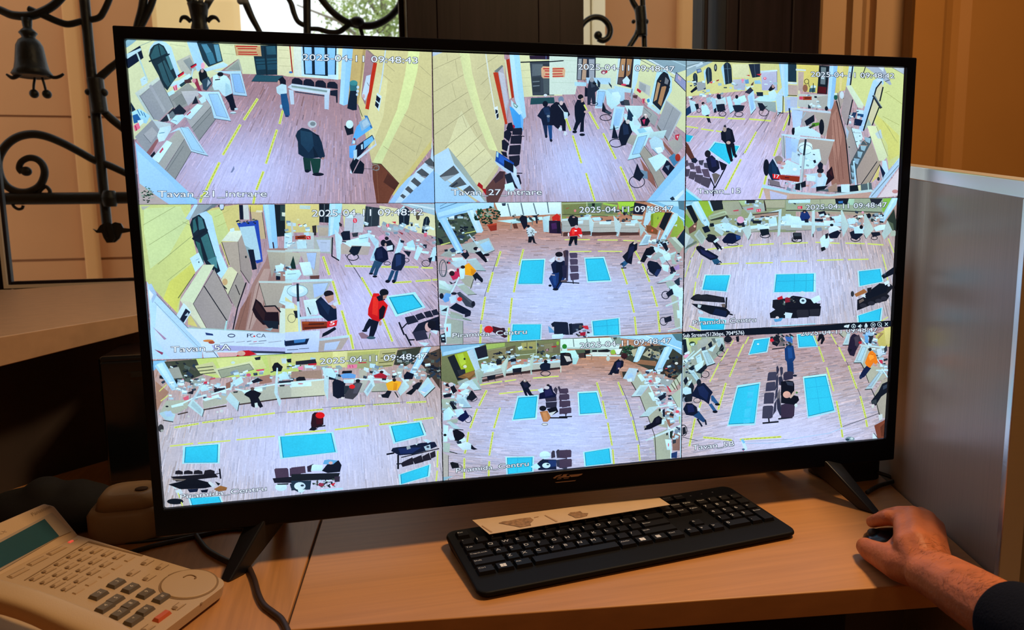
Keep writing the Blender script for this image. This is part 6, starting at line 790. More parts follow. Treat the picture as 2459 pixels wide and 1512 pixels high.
FEEDS['H'] = ('@H1\n'
'P 707850 40,90 1310,60 1310,260 700,260 420,420 200,520 40,480\nP 80b8d8 30,130 100,110 500,100 372,160 50,232\nP a8dcf4 60,190 420,120 430,135 60,225\nP a0c060 490,112 682,95 682,132 500,164\nP 98b020 175,215 302,178 392,402 300,422 225,372\nP b0d040 200,215 260,200 290,300 240,330\nE 283020 275,258 10 12\nP 181c20 103,240 172,213 282,460 205,475\nP 282c30 200,370 280,360 290,440 230,440\nP 7c5a30 205,442 290,400 382,370 392,402 330,474\nP 946c38 250,420 370,380 380,400 320,450\nE d0dcc0 280,335 18 16\nP b0d0e0 298,182 372,148 432,352 388,392\nP 1c1c28 366,152 492,118 512,242 402,264\nP a0d0e0 355,155 375,150 410,260 400,270\nP b8e0e0 400,262 515,232 515,250 410,275\n'
'P 807c58 505,172 692,143 702,252 530,284\nP 605c40 690,145 790,120 790,230 700,250\nP a0a060 848,97 992,83 992,162 848,172\nL 50503c 6 905,95 905,160\nP 707050 1008,108 1242,88 1237,202 1008,202\nP 808060 1080,110 1170,100 1165,190 1085,195\nK 26 dark 560,190 800,280 30\nK 18 mix 690,140 990,240 30\nK 16 dark 1005,100 1080,210 26\nK 16 mix 1010,200 1240,290 30\nL a8b888 9 1000,73 1000,222\nL 90a070 6 510,170 690,140\nL c0d8c0 5 700,230 990,205\nL d0e0d0 9 1246,68 1246,392\nP d0f0e8 1254,65 1310,60 1310,182 1258,182\nP 401820 1092,158 1128,152 1122,182 1095,182\nL f0d0d8 5 1102,160 1104,178\nL f0d0d8 5 1114,158 1116,176\nP b02830 1150,132 1200,125 1200,140 1155,142\nE 88b038 1215,100 14 20\nE 286830 1280,130 22 18\nP 282830 560,205 620,190 620,205 570,215\nP c0e0d8 610,235 660,225 670,240 640,250\n'
'P b0b8b0 433,392 652,338 664,402 445,444\nP b4bcb4 688,372 942,318 942,372 690,422\nP b4bcb0 956,312 1242,283 1242,347 958,372\nL 8c948c 4 450,425 660,380\nP c0ecf4 428,362 560,330 662,318 652,345 470,402\nP c0ecf4 698,372 760,330 942,298 947,322 700,387\nP c0ecf4 958,302 1242,268 1242,292 960,312\nK 30 mix 440,290 640,345 30\nK 24 mix 710,255 935,310 30\nK 24 mix 965,225 1240,280 32\nP c8f4fc 500,370 580,352 575,380 505,392\nP c8f4fc 755,325 845,310 850,345 758,355\nP b8e8f4 440,320 505,305 520,355 450,365\nP 181c24 590,275 650,260 650,310 600,320\nP 181c24 735,260 790,250 800,280 745,290\nP 181c24 1140,245 1190,225 1200,260 1150,265\nP a8c4b8 636,332 712,232 722,248 684,444\nP b8d4cc 640,330 700,250 710,260 670,430\nP b0ccc0 933,282 970,196 977,210 957,412 943,417\nP a8c0b4 376,382 440,348 444,442 400,484\nP 98b0a4 400,390 470,380 445,520 420,500\nL 40302c 26 460,478 662,432\nL 402c28 24 698,417 932,387\nL 402c28 22 958,380 1232,352\nL 281c18 6 448,446 662,405\nL 281c18 6 692,424 940,374\nL 281c18 6 958,374 1242,349\n'
'P 181820 500,432 590,415 580,460 510,470\nL 141820 6 510,465 515,488\nL 141820 6 580,455 585,480\nP 181820 758,357 850,345 847,392 763,397\nL 141820 6 763,397 770,422\nL 141820 6 845,392 847,417\nO 141c2c 8 1092,405 48,26\nP 10182c 1032,330 1048,308 1090,290 1142,308 1137,372 1048,374\nE 141418 1093,284 19 17\n'
'P 98a8a0 200,490 300,450 340,490 240,560\nP b4d8e0 268,492 382,453 442,567 370,574\nP a0bcb0 350,470 390,452 444,560 430,567\nL 202824 6 370,576 444,568\nK 40 mix 62,500 330,650 34\nP c4f0f8 210,560 260,500 330,510 290,560\nP c0ecf4 220,600 290,560 330,570 260,625\nP 101018 130,545 165,518 202,580 160,612\nE c8c8d0 140,515 26 20\nE 281818 100,520 14 16\nP 141824 60,620 150,600 140,640 70,650\nO 141c28 6 350,655 52,32\nP 141820 296,664 340,580 352,575 402,642 350,684\n'
'P a0b4a4 40,660 180,660 200,780 60,790\nP b0d8e4 180,652 272,638 347,747 250,749\nP a0c8d8 200,665 260,655 320,735 255,740\nL 202824 6 250,751 350,748\nK 46 mix 58,690 250,850 34\nP 141820 120,700 150,690 200,760 160,770\nP b8ecf8 62,790 120,740 170,800 130,870 62,880\nO 202838 7 312,862 34,38\nP 0c1440 196,862 285,772 324,840 258,894\nP b8e8fc 175,772 250,758 274,800 200,844\nP a0b4a4 88,882 212,858 202,902 130,904\nP a8d0d8 98,892 130,885 240,962 170,964\nL 181818 8 165,966 262,974\nP c0f0f8 62,920 112,930 102,1092 62,1092\nE 141818 78,1025 16 13\n'
'P 0c0c10 155,978 200,968 262,1002 280,1030 230,1092 175,1082\nP c8e4f4 93,1022 130,958 160,965 150,1000 180,1072 130,1077\nP c8f0f8 218,1082 280,1048 292,1082 240,1102\nP c8ecf4 198,1122 240,1110 290,1088 352,1120 342,1172 258,1177\nP 10101c 343,1118 372,1150 408,1168 370,1175 340,1165\nP 203040 190,1090 240,1085 245,1110 205,1115\nP c8dce8 130,1000 150,990 160,1030 140,1040\n'
'P a8c0b8 60,1098 132,1110 122,1192 202,1212 60,1194\nL 182020 8 125,1192 202,1212\nP b0b0a8 58,1205 112,1230 112,1490 62,1490\nL 282c28 5 112,1232 112,1490\nP 8cb8c8 45,1450 160,1440 60,1490 45,1490\nO 181818 5 225,1352 24,28\nP 141414 128,1305 150,1296 212,1310 222,1352 150,1364\n'
'Y 15 438,519 652,484\nY 15 683,484 792,467\nY 15 968,451 1222,432\nY 15 626,609 862,584\nY 14 893,581 1022,570\nY 24 497,578 422,728\nY 22 402,763 333,952\nY 22 315,998 302,1092\nY 22 287,1178 278,1208\nY 22 273,1262 272,1485\nY 22 632,753 573,952\nY 22 562,998 525,1228\nY 22 525,1293 517,1465\n'
'S 18 808,632 1022,620 1002,864 751,882\nS 16 688,1245 977,1238 972,1400 698,1430\nL 28a0c8 4 812,1250 806,1405\nL 28a0c8 4 700,1340 970,1325\n'
'P 0c1020 833,502 870,468 905,480 947,525 922,552 957,612 980,625 930,628 900,590 912,632 888,627 858,552\nP 1c1c34 860,500 900,490 920,540 880,550\nE 908078 885,478 20 15\nP d8d8d8 870,470 890,468 885,490\n'
'P 383444 1170,570 1190,540 1215,560 1205,620\nP 302c3c 1083,642 1202,633 1204,682 1098,692\nP 28283a 1093,695 1207,688 1202,752 1098,752\nP 0c1030 1026,667 1030,610 1080,558 1112,518 1152,530 1172,590 1204,620 1192,642 1040,664\nP 20204c 1080,580 1140,560 1170,620 1090,640\nP c8e8f0 1012,570 1060,548 1074,590 1040,602\nE c8c8d0 1105,548 26 17\nE 181418 1118,522 16 10\n'
'P 0c0c14 1105,762 1200,738 1222,790 1150,832\nE 101014 1065,757 36 27\nP b07848 1033,790 1112,778 1148,850 1112,892 1068,892\nP c88c58 1060,800 1100,795 1120,870 1080,880\nP d0dcdc 1128,802 1202,783 1150,834\nE d0dce0 1085,917 30 12\nO 303438 4 1085,917 30,12\n'
'P 383444 1215,545 1228,528 1245,560 1240,620\nP 40344a 1225,640 1240,620 1260,700 1240,700\nP 44384c 1232,570 1310,553 1310,612 1240,607\nP 44384c 1236,622 1310,615 1310,672 1236,672\nP 44384c 1230,685 1310,680 1310,742 1260,750\nP 44384c 1240,762 1310,758 1310,817 1262,812\nL 141418 13 1140,852 1310,852\n'
'P 383444 1150,1205 1165,1180 1185,1185 1190,1250 1150,1260\nP 383444 1198,1190 1212,1172 1230,1170 1240,1255 1208,1257\nP 44384c 1240,1182 1310,1172 1310,1262 1245,1257\nP 303448 1198,1277 1310,1260 1310,1380 1205,1342\nP 101c38 1010,1310 1060,1270 1200,1273 1202,1372 1020,1379\nP 1c3468 1120,1280 1200,1280 1200,1340 1130,1350\nE c4f0f8 1086,1227 56 40\nL 90b8c0 4 1040,1250 1140,1240\nE c4ecf4 1100,1332 42 27\nE 203848 1115,1322 14 8\nP b8f0fc 940,1347 1000,1308 1042,1350 1000,1372\nP 101c28 1030,1290 1070,1265 1080,1275 1045,1300\n'
'T 11 190,1405 922,1335 Piramida_Centru\n'
'@H2\n'
'P 383c30 480,150 1290,120 1290,520 1000,420 600,240\nP d0f0e8 -20,60 522,45 620,110 600,182 -20,150\nL 607878 9 118,62 126,142\nL 607878 9 263,58 272,140\nL 607878 9 393,55 402,140\nP 506048 135,175 250,172 250,220 160,225\nP 90a898 300,170 480,165 560,200 300,215\nP a8c8c0 -20,150 600,160 600,172 -20,165\nL d0ece8 14 160,236 640,240\nP 40302c 170,215 245,205 250,260 180,262\nP 181818 240,180 300,175 300,215 250,222\nP 181818 318,178 372,176 372,200 322,202\nP 181818 380,180 480,168 520,185 480,205 385,200\nP d0e0d8 290,215 330,200 510,202 522,230 320,232\nL 907860 12 315,236 312,280\nL 907860 12 490,236 500,285\nE c0d8d0 490,270 20 26\nP 181818 235,210 250,205 255,260 240,265\nE 90c040 545,200 28 26\n'
'E 288028 25,140 26 26\nP b8f0e8 -20,190 140,180 180,260 110,267 -20,250\nP a8e0dc 110,267 180,260 150,330 110,330\nP 141418 -20,210 40,205 92,217 112,310 60,342 -20,346\nP c8c8c0 18,240 80,248 102,295 50,304\nE 302820 60,222 30 16\n'
'P 90d0f0 490,35 1290,5 1290,240 1150,142 800,72\nP b0e4fa 600,40 900,25 1000,80 800,65\nL 406878 6 520,42 562,112\nP 88a090 540,45 620,40 640,110 560,115\nP 405048 545,42 585,40 580,65 550,68\nL d8f8ff 9 900,28 1290,175\nP 507880 1170,5 1290,0 1290,95 1220,72\nL 88c0d8 6 700,45 1150,140\nK 70 leaf 640,125 790,235 22\nP e0f4f0 560,170 640,165 610,225 580,225\nP b0b090 735,180 800,160 780,240 760,250\n'
'P b0b090 858,232 930,160 962,170 940,265\nP a0a080 960,180 1040,200 1060,270 980,260\nK 26 dark 880,130 1090,270 36\nL c8b890 8 870,290 990,300\nP 906848 830,280 1010,300 1000,350 760,320\nP b0e0f4 810,150 850,130 892,148 822,290 800,308 758,302\nP c4ecfa 830,145 862,140 800,300 780,302\nP 302c24 1100,342 1290,230 1290,500 1180,484 1040,420\nP 745438 1090,410 1200,380 1250,440 1150,480\nK 26 dark 1090,250 1280,470 44\nK 6 mix 1100,260 1270,460 34\nE d8e0d8 1220,320 18 14\nP a0d8fc 1090,152 1130,135 1188,148 1052,412 1030,420 985,382\nP bceafe 1110,150 1150,142 1030,410 1005,395\n'
'P a07860 610,402 690,410 640,482 620,440\nP 303028 640,410 690,408 680,460 650,480\nP 0c1020 545,340 560,305 612,268 658,300 652,352 612,382 602,432 560,432 520,442 498,436\nP 1c2048 580,310 630,300 620,370 580,400\nE 381818 662,242 36 31\nP 281010 640,260 690,255 665,280\nE a08880 625,278 18 12\nL 101018 11 493,436 542,440\nE c0a8a0 548,438 14 14\nE c8b0a8 605,375 10 10\n'
'P a8b4a0 735,515 830,400 935,550 788,604\nP a8b4a0 828,682 942,560 1042,770 890,832\nP a8b09c 908,882 1042,790 1132,952 1122,1012 950,964\nP a4b09c 968,1092 1122,1020 1172,1250 1162,1337 1003,1350\nP b0d0e0 648,482 715,368 812,378 765,512\nP a0c8ec 690,452 742,420 762,460 700,482\nP c8ecf4 690,490 740,480 745,515 700,515\nL c8f4fc 13 840,440 922,542 1032,772\nL c8f4fc 13 1070,850 1132,962 1162,1202 1162,1345\nP b8dce4 738,674 832,553 932,548 842,667\nP a8ccd4 790,655 840,575 910,570 850,655\nP c0e8ee 830,553 1120,545 1130,560 840,562\nP b4d8dc 826,892 930,788 1042,773 922,887\nP c0e8ee 1000,780 1230,750 1230,765 1040,790\nP c0e0e4 883,1142 980,1095 1120,1038 1124,1058 900,1149\nP c8ecf0 1110,1040 1262,975 1262,995 1120,1060\nL 282018 9 740,522 788,606\nL 282018 7 738,677 830,674 890,832\nL 282018 7 826,894 915,888 990,1100 1002,1350\n'
'P 906858 1080,850 1170,800 1200,960 1140,1000\nP 8c6c60 1170,1080 1262,1040 1255,1250 1180,1250\nK 60 mix 880,385 1080,545 34\nK 50 mix 990,560 1180,760 34\nK 50 mix 1070,775 1265,950 36\nK 26 mix 1140,1000 1265,1150 36\nP c8f4fc 803,447 835,433 878,500 850,517\nP c8f4fc 918,632 960,628 1004,720 968,722\nP c8f4fc 1098,1132 1160,1133 1167,1242 1120,1244\nE d06878 1135,1190 6 20\nE 202828 808,405 10 12\nP 202828 1030,810 1048,800 1055,825 1035,835\nP 202828 1110,1065 1128,1060 1130,1085 1112,1090\nP 182030 1070,820 1095,800 1100,890 1075,890\nP 182030 1020,680 1100,640 1110,680 1050,720\nP 203028 1150,1050 1185,1035 1170,1130 1150,1110\nP 303840 1180,1140 1215,1130 1215,1170 1180,1180\nE d85868 940,510 18 16\nE d85868 1230,835 20 16\nP 203868 1165,1280 1230,1260 1225,1330 1165,1330\nP c04050 1110,560 1130,560 1170,625 1150,630\n'
'P b8c8b0 1145,562 1265,428 1290,480 1170,624\nL 505840 9 1165,540 1205,600\nL 505840 9 1190,505 1232,600\nL 505840 9 1215,470 1262,560\nL e0ecd8 5 1180,530 1220,600\nP b0c4b0 1165,662 1265,588 1285,800 1230,784\nL 405048 5 1165,662 1235,785\nP b0a8a0 1020,430 1090,440 1075,480 1020,470\nP 98a8a8 1060,480 1190,500 1140,570 1040,530\nE e0f0f0 1125,500 14 10\nP a8c890 1245,890 1270,880 1270,960 1250,960\nL b8e0f0 12 1275,430 1265,1330\n'
'P 0c0c18 985,905 1030,878 1072,910 1062,962 1000,992 940,1022 875,1034 890,988 960,952\nP 1c1c2c 1000,910 1040,900 1040,950 1000,960\nE 888880 885,998 14 12\nP c0e8f0 1065,920 1095,915 1090,970 1060,975\nE c0c8c8 822,785 16 10\nE c0c8c8 830,808 14 10\nE c0c8c8 940,1240 12 10\nE c0c8c8 945,1270 14 8\n'
'L 303840 5 620,547 690,700 760,902 832,1200\nY 22 370,528 417,672\nY 22 433,723 472,908\nY 22 488,957 532,1193\nY 22 540,1243 552,1393\nY 20 598,523 652,658\nY 20 678,713 737,884\nY 22 753,932 802,1138\nY 22 813,1192 830,1358\n'
'S 18 163,626 377,613 442,857 178,877\nS 16 223,1265 517,1218 537,1392 238,1425\n'
'P 44384c -30,592 55,586 64,598 67,635 -30,642\nP 44384c -30,652 65,647 76,658 77,705 -30,712\nP 44384c -30,722 78,716 87,726 87,780 -30,787\nP 44384c -30,802 88,788 98,800 97,850 -30,864\nL 141418 13 -30,892 102,888\nL 141418 11 38,860 40,892\nP 44384c -30,1247 88,1242 99,1255 97,1322 -30,1332\nP 44384c -30,1347 95,1338 104,1352 102,1422 -30,1440\n'
'T 13 190,160 1165,103 2025-04-11 09:48:47')
FEEDS['I'] = ('@I1\n'
'P 98a898 30,150 330,130 480,180 500,300 300,480 200,660 30,760\nP b0c068 70,190 245,175 222,232 120,284\nP c0d8a8 60,180 100,180 140,340 110,345\nE 28402c 145,245 34 26\nP c0e4dc 120,245 170,235 165,265 130,270\nP 101c28 40,200 77,195 92,322 40,384\nP a8b0a0 200,210 300,185 402,185 422,262 300,334 200,384\nP a8b4ac 220,215 300,185 320,230 240,290\nP 98a498 330,330 420,260 400,350 360,390\nP c0a898 90,350 130,330 100,400 50,420\nP c8e8f0 60,345 110,320 120,345 70,390\nP e0a0c0 50,370 100,350 105,385 60,395\nP b4dcdc 45,430 165,315 172,325 45,455\nP c0e8ec 60,440 240,290 250,300 70,460\nP 9ca89c 60,470 200,380 180,470 70,540\nK 22 mix 45,400 200,540 26\nK 16 dark 45,420 200,560 22\nP 384050 240,290 290,270 285,310 250,320\n'
'P b4d0d0 385,192 470,178 484,250 420,284\nP a0c4c8 400,200 440,195 455,255 425,265\nP b4dce4 243,322 300,308 388,450 303,484\nP a4ccd4 273,342 312,330 362,442 318,454\nL 688088 3 273,342 312,330 362,442 318,454 273,342\nL 282828 11 300,487 388,455\nP b4dce4 98,522 160,528 234,640 200,664\nP a8d4dc 128,562 160,553 212,632 188,644\nL 688088 3 128,562 160,553 212,632 188,644 128,562\nL 707c74 6 285,310 410,220\nP c4f0f8 168,482 230,440 272,418 252,492 188,544\nP b8e8f0 178,382 232,348 254,432 198,454\nL 6090a0 5 195,390 225,375\nP c4f0f8 310,310 400,250 360,330\nP 101c28 310,250 350,215 360,270 330,290\nP 101c28 100,510 150,475 170,510 140,530\nO 181c28 7 450,352 42,32\nP 141820 428,312 460,238 484,290 470,330\nO 181c28 7 282,570 42,36\nP 141c24 185,552 290,458 304,500 238,564\nL 141c24 9 240,570 245,610\nK 12 mix 45,600 130,700 26\nP 141824 48,640 80,590 100,640 70,690\nP c8f4fc 95,680 140,620 135,650 110,690\nE 181820 525,197 42 38\nO 202428 5 530,215 46,30\nP 101018 608,168 642,160 644,222 618,224\nL 101018 7 625,215 640,222\nP 60706c 345,190 385,185 400,230 375,235\n'
'P c8e4f0 45,260 30,260 30,900 45,1000\nL 506860 5 400,350 480,270\n'
'Y 15 745,173 710,242\nY 17 692,252 633,378\nY 20 622,408 543,593\nY 12 582,208 550,267\nY 14 527,298 450,428\nY 16 430,453 333,648\nY 24 502,667 422,943\nY 22 238,868 213,953\nY 24 173,1047 113,1334\nL 404038 4 460,420 425,465\n'
'S 14 798,196 977,176 947,335 741,365\nE e0f8f8 847,248 12 8\nS 20 623,690 872,653 817,1112 516,1124\nP 40c8ec 735,760 802,756 790,822 730,822\nP 40c8ec 728,852 792,838 780,912 720,912\nP 40c8ec 705,945 772,928 762,1032 698,1032\nP 40c8ec 690,1050 760,1045 755,1090 690,1095\nP 40c8ec 745,705 812,695 805,740 742,745\n'
'L 383840 6 40,1240 120,1262 200,1278\nL 303038 4 40,1350 55,1360\nL a8c8e8 8 700,1307 960,1305 1210,1288\nL 8898b0 4 640,1290 1210,1262\nY 24 265,1244 562,1272\nY 24 658,1267 1090,1238\nP c4e8f8 663,1270 697,1273 734,1370 700,1388\nP 80c8f0 663,1270 690,1262 710,1300 690,1310\nE 406080 690,1372 16 10\nE d04080 690,1386 8 4\n'
'O 181c20 8 50,1170 38,58\nP 181c20 40,1140 70,1130 80,1200 40,1220\n'
'P 182028 40,790 140,650 165,700 150,780 140,860 80,870 40,860\nP b8e4f4 42,725 75,700 130,720 135,775 70,790 42,770\nO 202428 6 195,850 36,26\nP 285888 343,800 365,795 428,882 400,892 348,852\nP 285888 318,892 350,880 408,962 375,974\nP 0c1630 130,800 163,742 200,680 268,660 364,762 340,802 322,892 268,852\nP 16244c 200,710 260,690 320,770 300,850 220,790\nE 141c28 215,657 25 36\nE 0c1018 412,892 28 13\nE 0c1018 388,970 28 15\n'
'P 204470 148,1012 210,958 296,1070 260,1084 198,1042\nP 0c1228 46,942 80,878 140,880 192,920 204,980 150,1014 78,1004\nP 18204c 90,900 150,895 170,970 100,980\nE 8898a8 62,842 20 30\nE 101820 75,840 16 26\nL 101828 18 282,1060 292,1107\nL 101828 18 200,1050 247,1124\nE d0e8f0 215,945 12 20\n'
'P 686468 1040,805 1078,720 1092,900 1115,1020 1060,960\nP 3c3c50 953,562 965,548 1035,543 1048,560 1046,632 943,642\nP 3c3c50 933,668 945,658 1025,648 1032,660 1030,742 926,754\nP 3c3c50 913,780 925,768 1012,763 1020,780 1012,882 906,887\nP 3c3c50 897,918 910,908 998,903 1010,920 1002,1030 980,1042 890,1042\nP 2c2c40 1042,490 1058,478 1072,520 1062,560 1042,570\nP 34364a 1078,500 1095,488 1112,500 1112,560 1090,600\nP 34364a 1038,622 1060,560 1064,620 1058,702 1028,742\nP 34364a 1035,742 1062,690 1052,800 1020,860\nP 34364a 1020,880 1045,840 1040,960 1005,1010\nP 2a2c40 1065,600 1100,590 1115,640 1090,690 1070,680\nP 2a2c40 1045,850 1070,820 1100,960 1115,1015 1080,1010 1050,940\nP 3c3c50 1118,562 1135,545 1205,538 1205,622 1115,634\nP 38384e 1105,905 1125,885 1205,880 1205,1012 1118,1020\nL 14161c 17 898,1092 1062,1077\nL 14161c 15 960,1043 966,1087\nL 14161c 16 1066,1047 1210,1030\nP 14141a 1088,790 1095,690 1120,655 1150,648 1210,660 1210,872 1108,852\nE c8b0b0 1155,797 32 42\nP e0b8a8 1165,790 1210,800 1210,835 1160,830\n'
'P 181820 980,170 1062,160 1084,222 1050,274 1000,252\nK 10 dark 985,140 1090,230 26\nP d02030 970,202 1000,183 1019,215 985,229\nP 6c6468 1060,270 1110,180 1130,270\nL 141418 11 998,302 1132,287\nP 143c70 1153,432 1210,420 1210,545 1162,534\nP 10305c 1132,302 1150,268 1210,262 1210,424 1148,434\nP 20508c 1155,290 1200,290 1195,400 1160,400\nK 8 dark 1140,160 1210,260 30\nP 70b0e0 1150,240 1210,220 1210,255\n'
'T 12 145,1380 590,1333 Tavan_5B\n'
'@I2\n'
'P c8c068 985,200 1130,110 1150,100 1150,320 1030,320\nP d8d080 1080,120 1150,110 1150,290 1100,290\nL 806c30 7 1000,170 1070,180 1015,240\nP a89060 1050,170 1075,175 1020,230 1005,225\nP b0b4a0 600,170 650,150 690,170 680,210 640,222\nP a8b0a8 650,300 700,180 720,180 700,300\nP b4d4d8 638,302 690,170 722,165 700,300\nP a4ccd4 660,282 700,202 705,210 690,282\nL 282420 8 600,180 645,222\nL 282420 9 640,304 705,304\n'
'P b0b4a0 828,492 920,318 1062,460 1110,560 1060,570 1000,520 960,440 870,570\nP b0b4a0 880,560 960,520 1060,562 1110,640 1060,680 920,702 890,650\nP a8a494 968,832 1062,680 1122,650 1118,1105 1020,1042\nP a8b0a8 930,290 1070,330 1060,460 930,330\nK 50 mix 860,165 1000,300 32\nK 34 mix 960,320 1110,480 34\nK 18 mix 1040,470 1110,600 34\nP 60a8e0 870,190 910,180 915,280 880,280\nP 9cccf0 880,150 930,145 930,200 885,200\nP 242c34 920,210 970,200 940,290 920,280\nP c83850 1005,465 1060,460 1070,500 1020,500\nP 303840 1080,340 1110,300 1115,360 1085,390\nP c0dce8 1000,350 1050,335 1070,400 1020,440\nL c0ecf4 13 832,228 942,360\nL c0ecf4 12 828,302 1072,327\nP b4d4d8 757,492 842,298 917,302 852,502\nP a8d4e4 788,472 850,323 892,326 832,472\nL 688088 3 788,472 850,323 892,326 832,472 788,472\nP b4d4d8 876,777 1042,578 1072,592 950,774\nP a8ccd8 908,742 1020,598 1042,602 940,752\nL 688088 3 908,742 1020,598 1042,602 940,752 908,742\nL c4f0f8 12 998,572 1122,572\nL c4f0f8 12 1058,558 1122,650\nL c4f0f8 10 940,360 1060,530\nL 202420 9 757,494 832,492 872,567\nL 202420 9 876,779 945,772 982,852\nL 202420 7 880,600 918,705\nL 202420 8 982,850 1030,1045\nP c8d8d8 1018,1052 1062,1038 1064,1090 1030,1112\n'
'P 7c4028 975,1162 1118,1085 1088,1302 1010,1302\nP 603018 1040,1180 1110,1110 1090,1280 1050,1280\nP d0e8ec 958,1242 985,1262 1014,1302 958,1312\nP 282c28 975,1242 1020,1300 1012,1302 965,1238\nE 8098a0 715,1307 52 27\nE 304050 690,1312 20 12\nE c0d8dc 735,1300 16 12\n'
'P 101c40 818,632 860,560 900,518 942,550 872,642 830,664\nP f08010 876,492 910,402 930,370 955,362 992,400 1014,480 1000,515 990,517 970,490 930,547 890,520\nP ffa030 915,420 960,390 975,440 930,470\nP d06808 930,400 975,395 960,412\nE 282018 930,350 19 18\nE d0a080 998,510 14 10\nE 203050 830,648 15 20\nE d0d0d8 825,605 8 14\n'
'P 20182c 690,355 720,222 740,190 762,180 802,200 832,270 782,362 760,424 715,412\nP 38303c 755,222 812,190 842,262 790,334\nP 443c48 770,220 810,215 800,310 770,310\nE b02028 825,277 18 15\nP 101018 700,340 740,350 720,380\n'
'P 10141c 940,902 1020,800 1060,718 1122,690 1122,802 1050,854 990,952\nP 303c4c 1070,740 1115,720 1110,760 1070,780\nE d0d8d0 960,957 15 20\nP 30383c 940,900 1000,880 1000,930 950,935\n'
'P 0c0c14 368,262 385,188 430,183 449,240 420,294 403,287 412,232 380,267\nE 101018 412,282 10 12\n'
'L 383840 5 570,290 690,500 830,850 890,1060\nY 20 335,208 367,293\nY 20 383,323 437,478\nY 18 468,543 542,793\nY 22 573,903 627,1183\nY 24 627,1208 637,1283\nY 14 513,187 572,293\nY 18 598,328 667,473\nY 22 703,528 787,764\nY 24 828,853 887,1083\nY 24 888,1105 900,1172\nL 383840 6 640,1172 820,1110 1034,1028\nL b0d0f0 8 -10,1322 500,1242 642,1182\n'
'S 14 146,186 320,178 374,322 162,334\nS 20 213,640 467,608 564,1015 263,1085\nL 28b0d8 4 345,640 402,1042\nL 28b0d8 4 240,762 500,732\nL 28b0d8 4 262,882 530,852\n'
'P 143464 45,490 112,488 118,612 95,614 80,550 70,602 48,592\nP 14386c 18,342 60,298 112,310 134,440 102,492 58,494 24,462\nP 1c4c8c 50,330 95,330 105,440 60,450\nE 101828 128,630 24 11\nP 302c40 2,622 58,580 112,590 107,662 20,684\nP 382c40 -20,942 60,918 115,925 128,940 120,1060 100,1076 -20,1080\nP 0c0c14 -20,692 60,680 110,690 122,720 122,790 90,832 162,850 174,890 132,942 -20,922\nP 303848 30,690 110,700 110,740 50,730\nE d8a898 42,832 42 37\nP c8b0a0 70,862 110,800 140,785 125,830 85,872\nE 508040 148,810 12 12\nE d0e8e8 140,947 17 20\nK 16 dark -20,185 110,310 34\nP 3868b0 20,210 100,220 105,280 40,260\nP 60c0d8 80,205 110,215 105,250\n'
'T 12 190,205 1012,157 2025-04-11 09:48:47\n'
'P 0c1018 -1150,230 -1130,108 -20,118 1180,40 1180,104 600,142 -20,182\n'
'P d0e8ec 653,98 682,86 682,117 653,112\nP d0e8ec 684,90 712,82 708,100 700,120 684,118\nO d0e8ec 5 755,102 22,18\nP d0e8ec 742,86 752,76 765,78 770,86\nE d0e8ec 755,103 8 8\nP d0e8ec 798,105 808,95 832,78 832,122 810,112\nL d0e8ec 5 842,90 842,106\nE d0e8ec 888,90 11 20\nL d0e8ec 5 872,95 876,112 888,116 900,110 904,92\nO d0e8ec 5 963,88 23,23\nP d0e8ec 956,76 978,87 957,100\nO d0e8ec 5 1032,82 22,21\nL d0e8ec 7 1042,94 1058,110\nE d0e8ec 1032,82 6 6\nL d0e8ec 7 1090,64 1120,96\nL d0e8ec 7 1120,64 1090,96\n@I1\nTC 9 45,177 697,143 Sub Stream(512kbps, 704*576)')
# panel quads on the screen (pixels of the photograph) and how each floor looks: (wood colour, glare colour, glare centre, glare radii, grain vanishing point or tilt)
QUAD = {'A': ((301, 95), (1038, 124.5), (1044, 487), (334, 491)), 'B': ((1038, 124.5), (1648, 145.5), (1646, 482.5), (1044, 487)), 'C': ((1648, 145.5), (2172, 163), (2156, 474.5), (1646, 482.5)),
        'D': ((334, 491), (1044, 487), (1057, 830), (366, 866)), 'E': ((1044, 487), (1646, 482.5), (1639, 797), (1057, 830)), 'F': ((1646, 482.5), (2156, 474.5), (2141, 770), (1639, 797)),
        'G': ((366, 866), (1057, 830), (1064, 1154), (395, 1219)), 'H': ((1057, 830), (1639, 797), (1636, 1098.5), (1064, 1154)), 'I': ((1639, 797), (2141, 770), (2123, 1051), (1636, 1098.5))}
FLOOR = {'A': ('a88c96', 'c2caf6', (585, 420), (150, 95), (820, -150), '9c787c'), 'B': ('b09aa4', 'bccaf6', (1395, 400), (110, 90), (1244, -97), 'aa8890'),
         'C': ('bca6ae', 'ccccf4', (1760, 420), (120, 110), (2037, -78), 'b89a9e'), 'D': ('b49ca4', 'c6caf4', (880, 740), (120, 115), (667, 300), 'ac9098'),
         'E': ('b4a2a4', 'bcd0f8', (1340, 720), (230, 90), None, 'b07c5c'), 'F': ('bcb0ac', 'c8d4f8', (1870, 690), (170, 105), (1900, -300), 'b09488'),
         'G': ('bcb2ac', 'c8d2f6', (740, 1080), (270, 120), (745, -400), 'b4988c'), 'H': ('b6a8ac', 'c0d0f8', (1340, 1040), (210, 90), None, 'b48462'), 'I': ('b8a6a2', 'ced4f4', (1890, 1050), (200, 85), None, 'b4999a')}
MIXES = {'mix': ['c4ecf8', 'b0dcec', 'a0b8c0', '808c90', '14202c', '28344c', 'c8f4fc', 'a8d8ec', '7898a8', 'd8f4fa', '506068', 'd0a0b0'],
         'dark': ['101820', '20282c', '303c38', '506058', '8c9c98', '181c24', '4c4c44', '283848'], 'leaf': ['14301c', '1c4426', '0e2416', '2c5834', '163828', '88a898']}

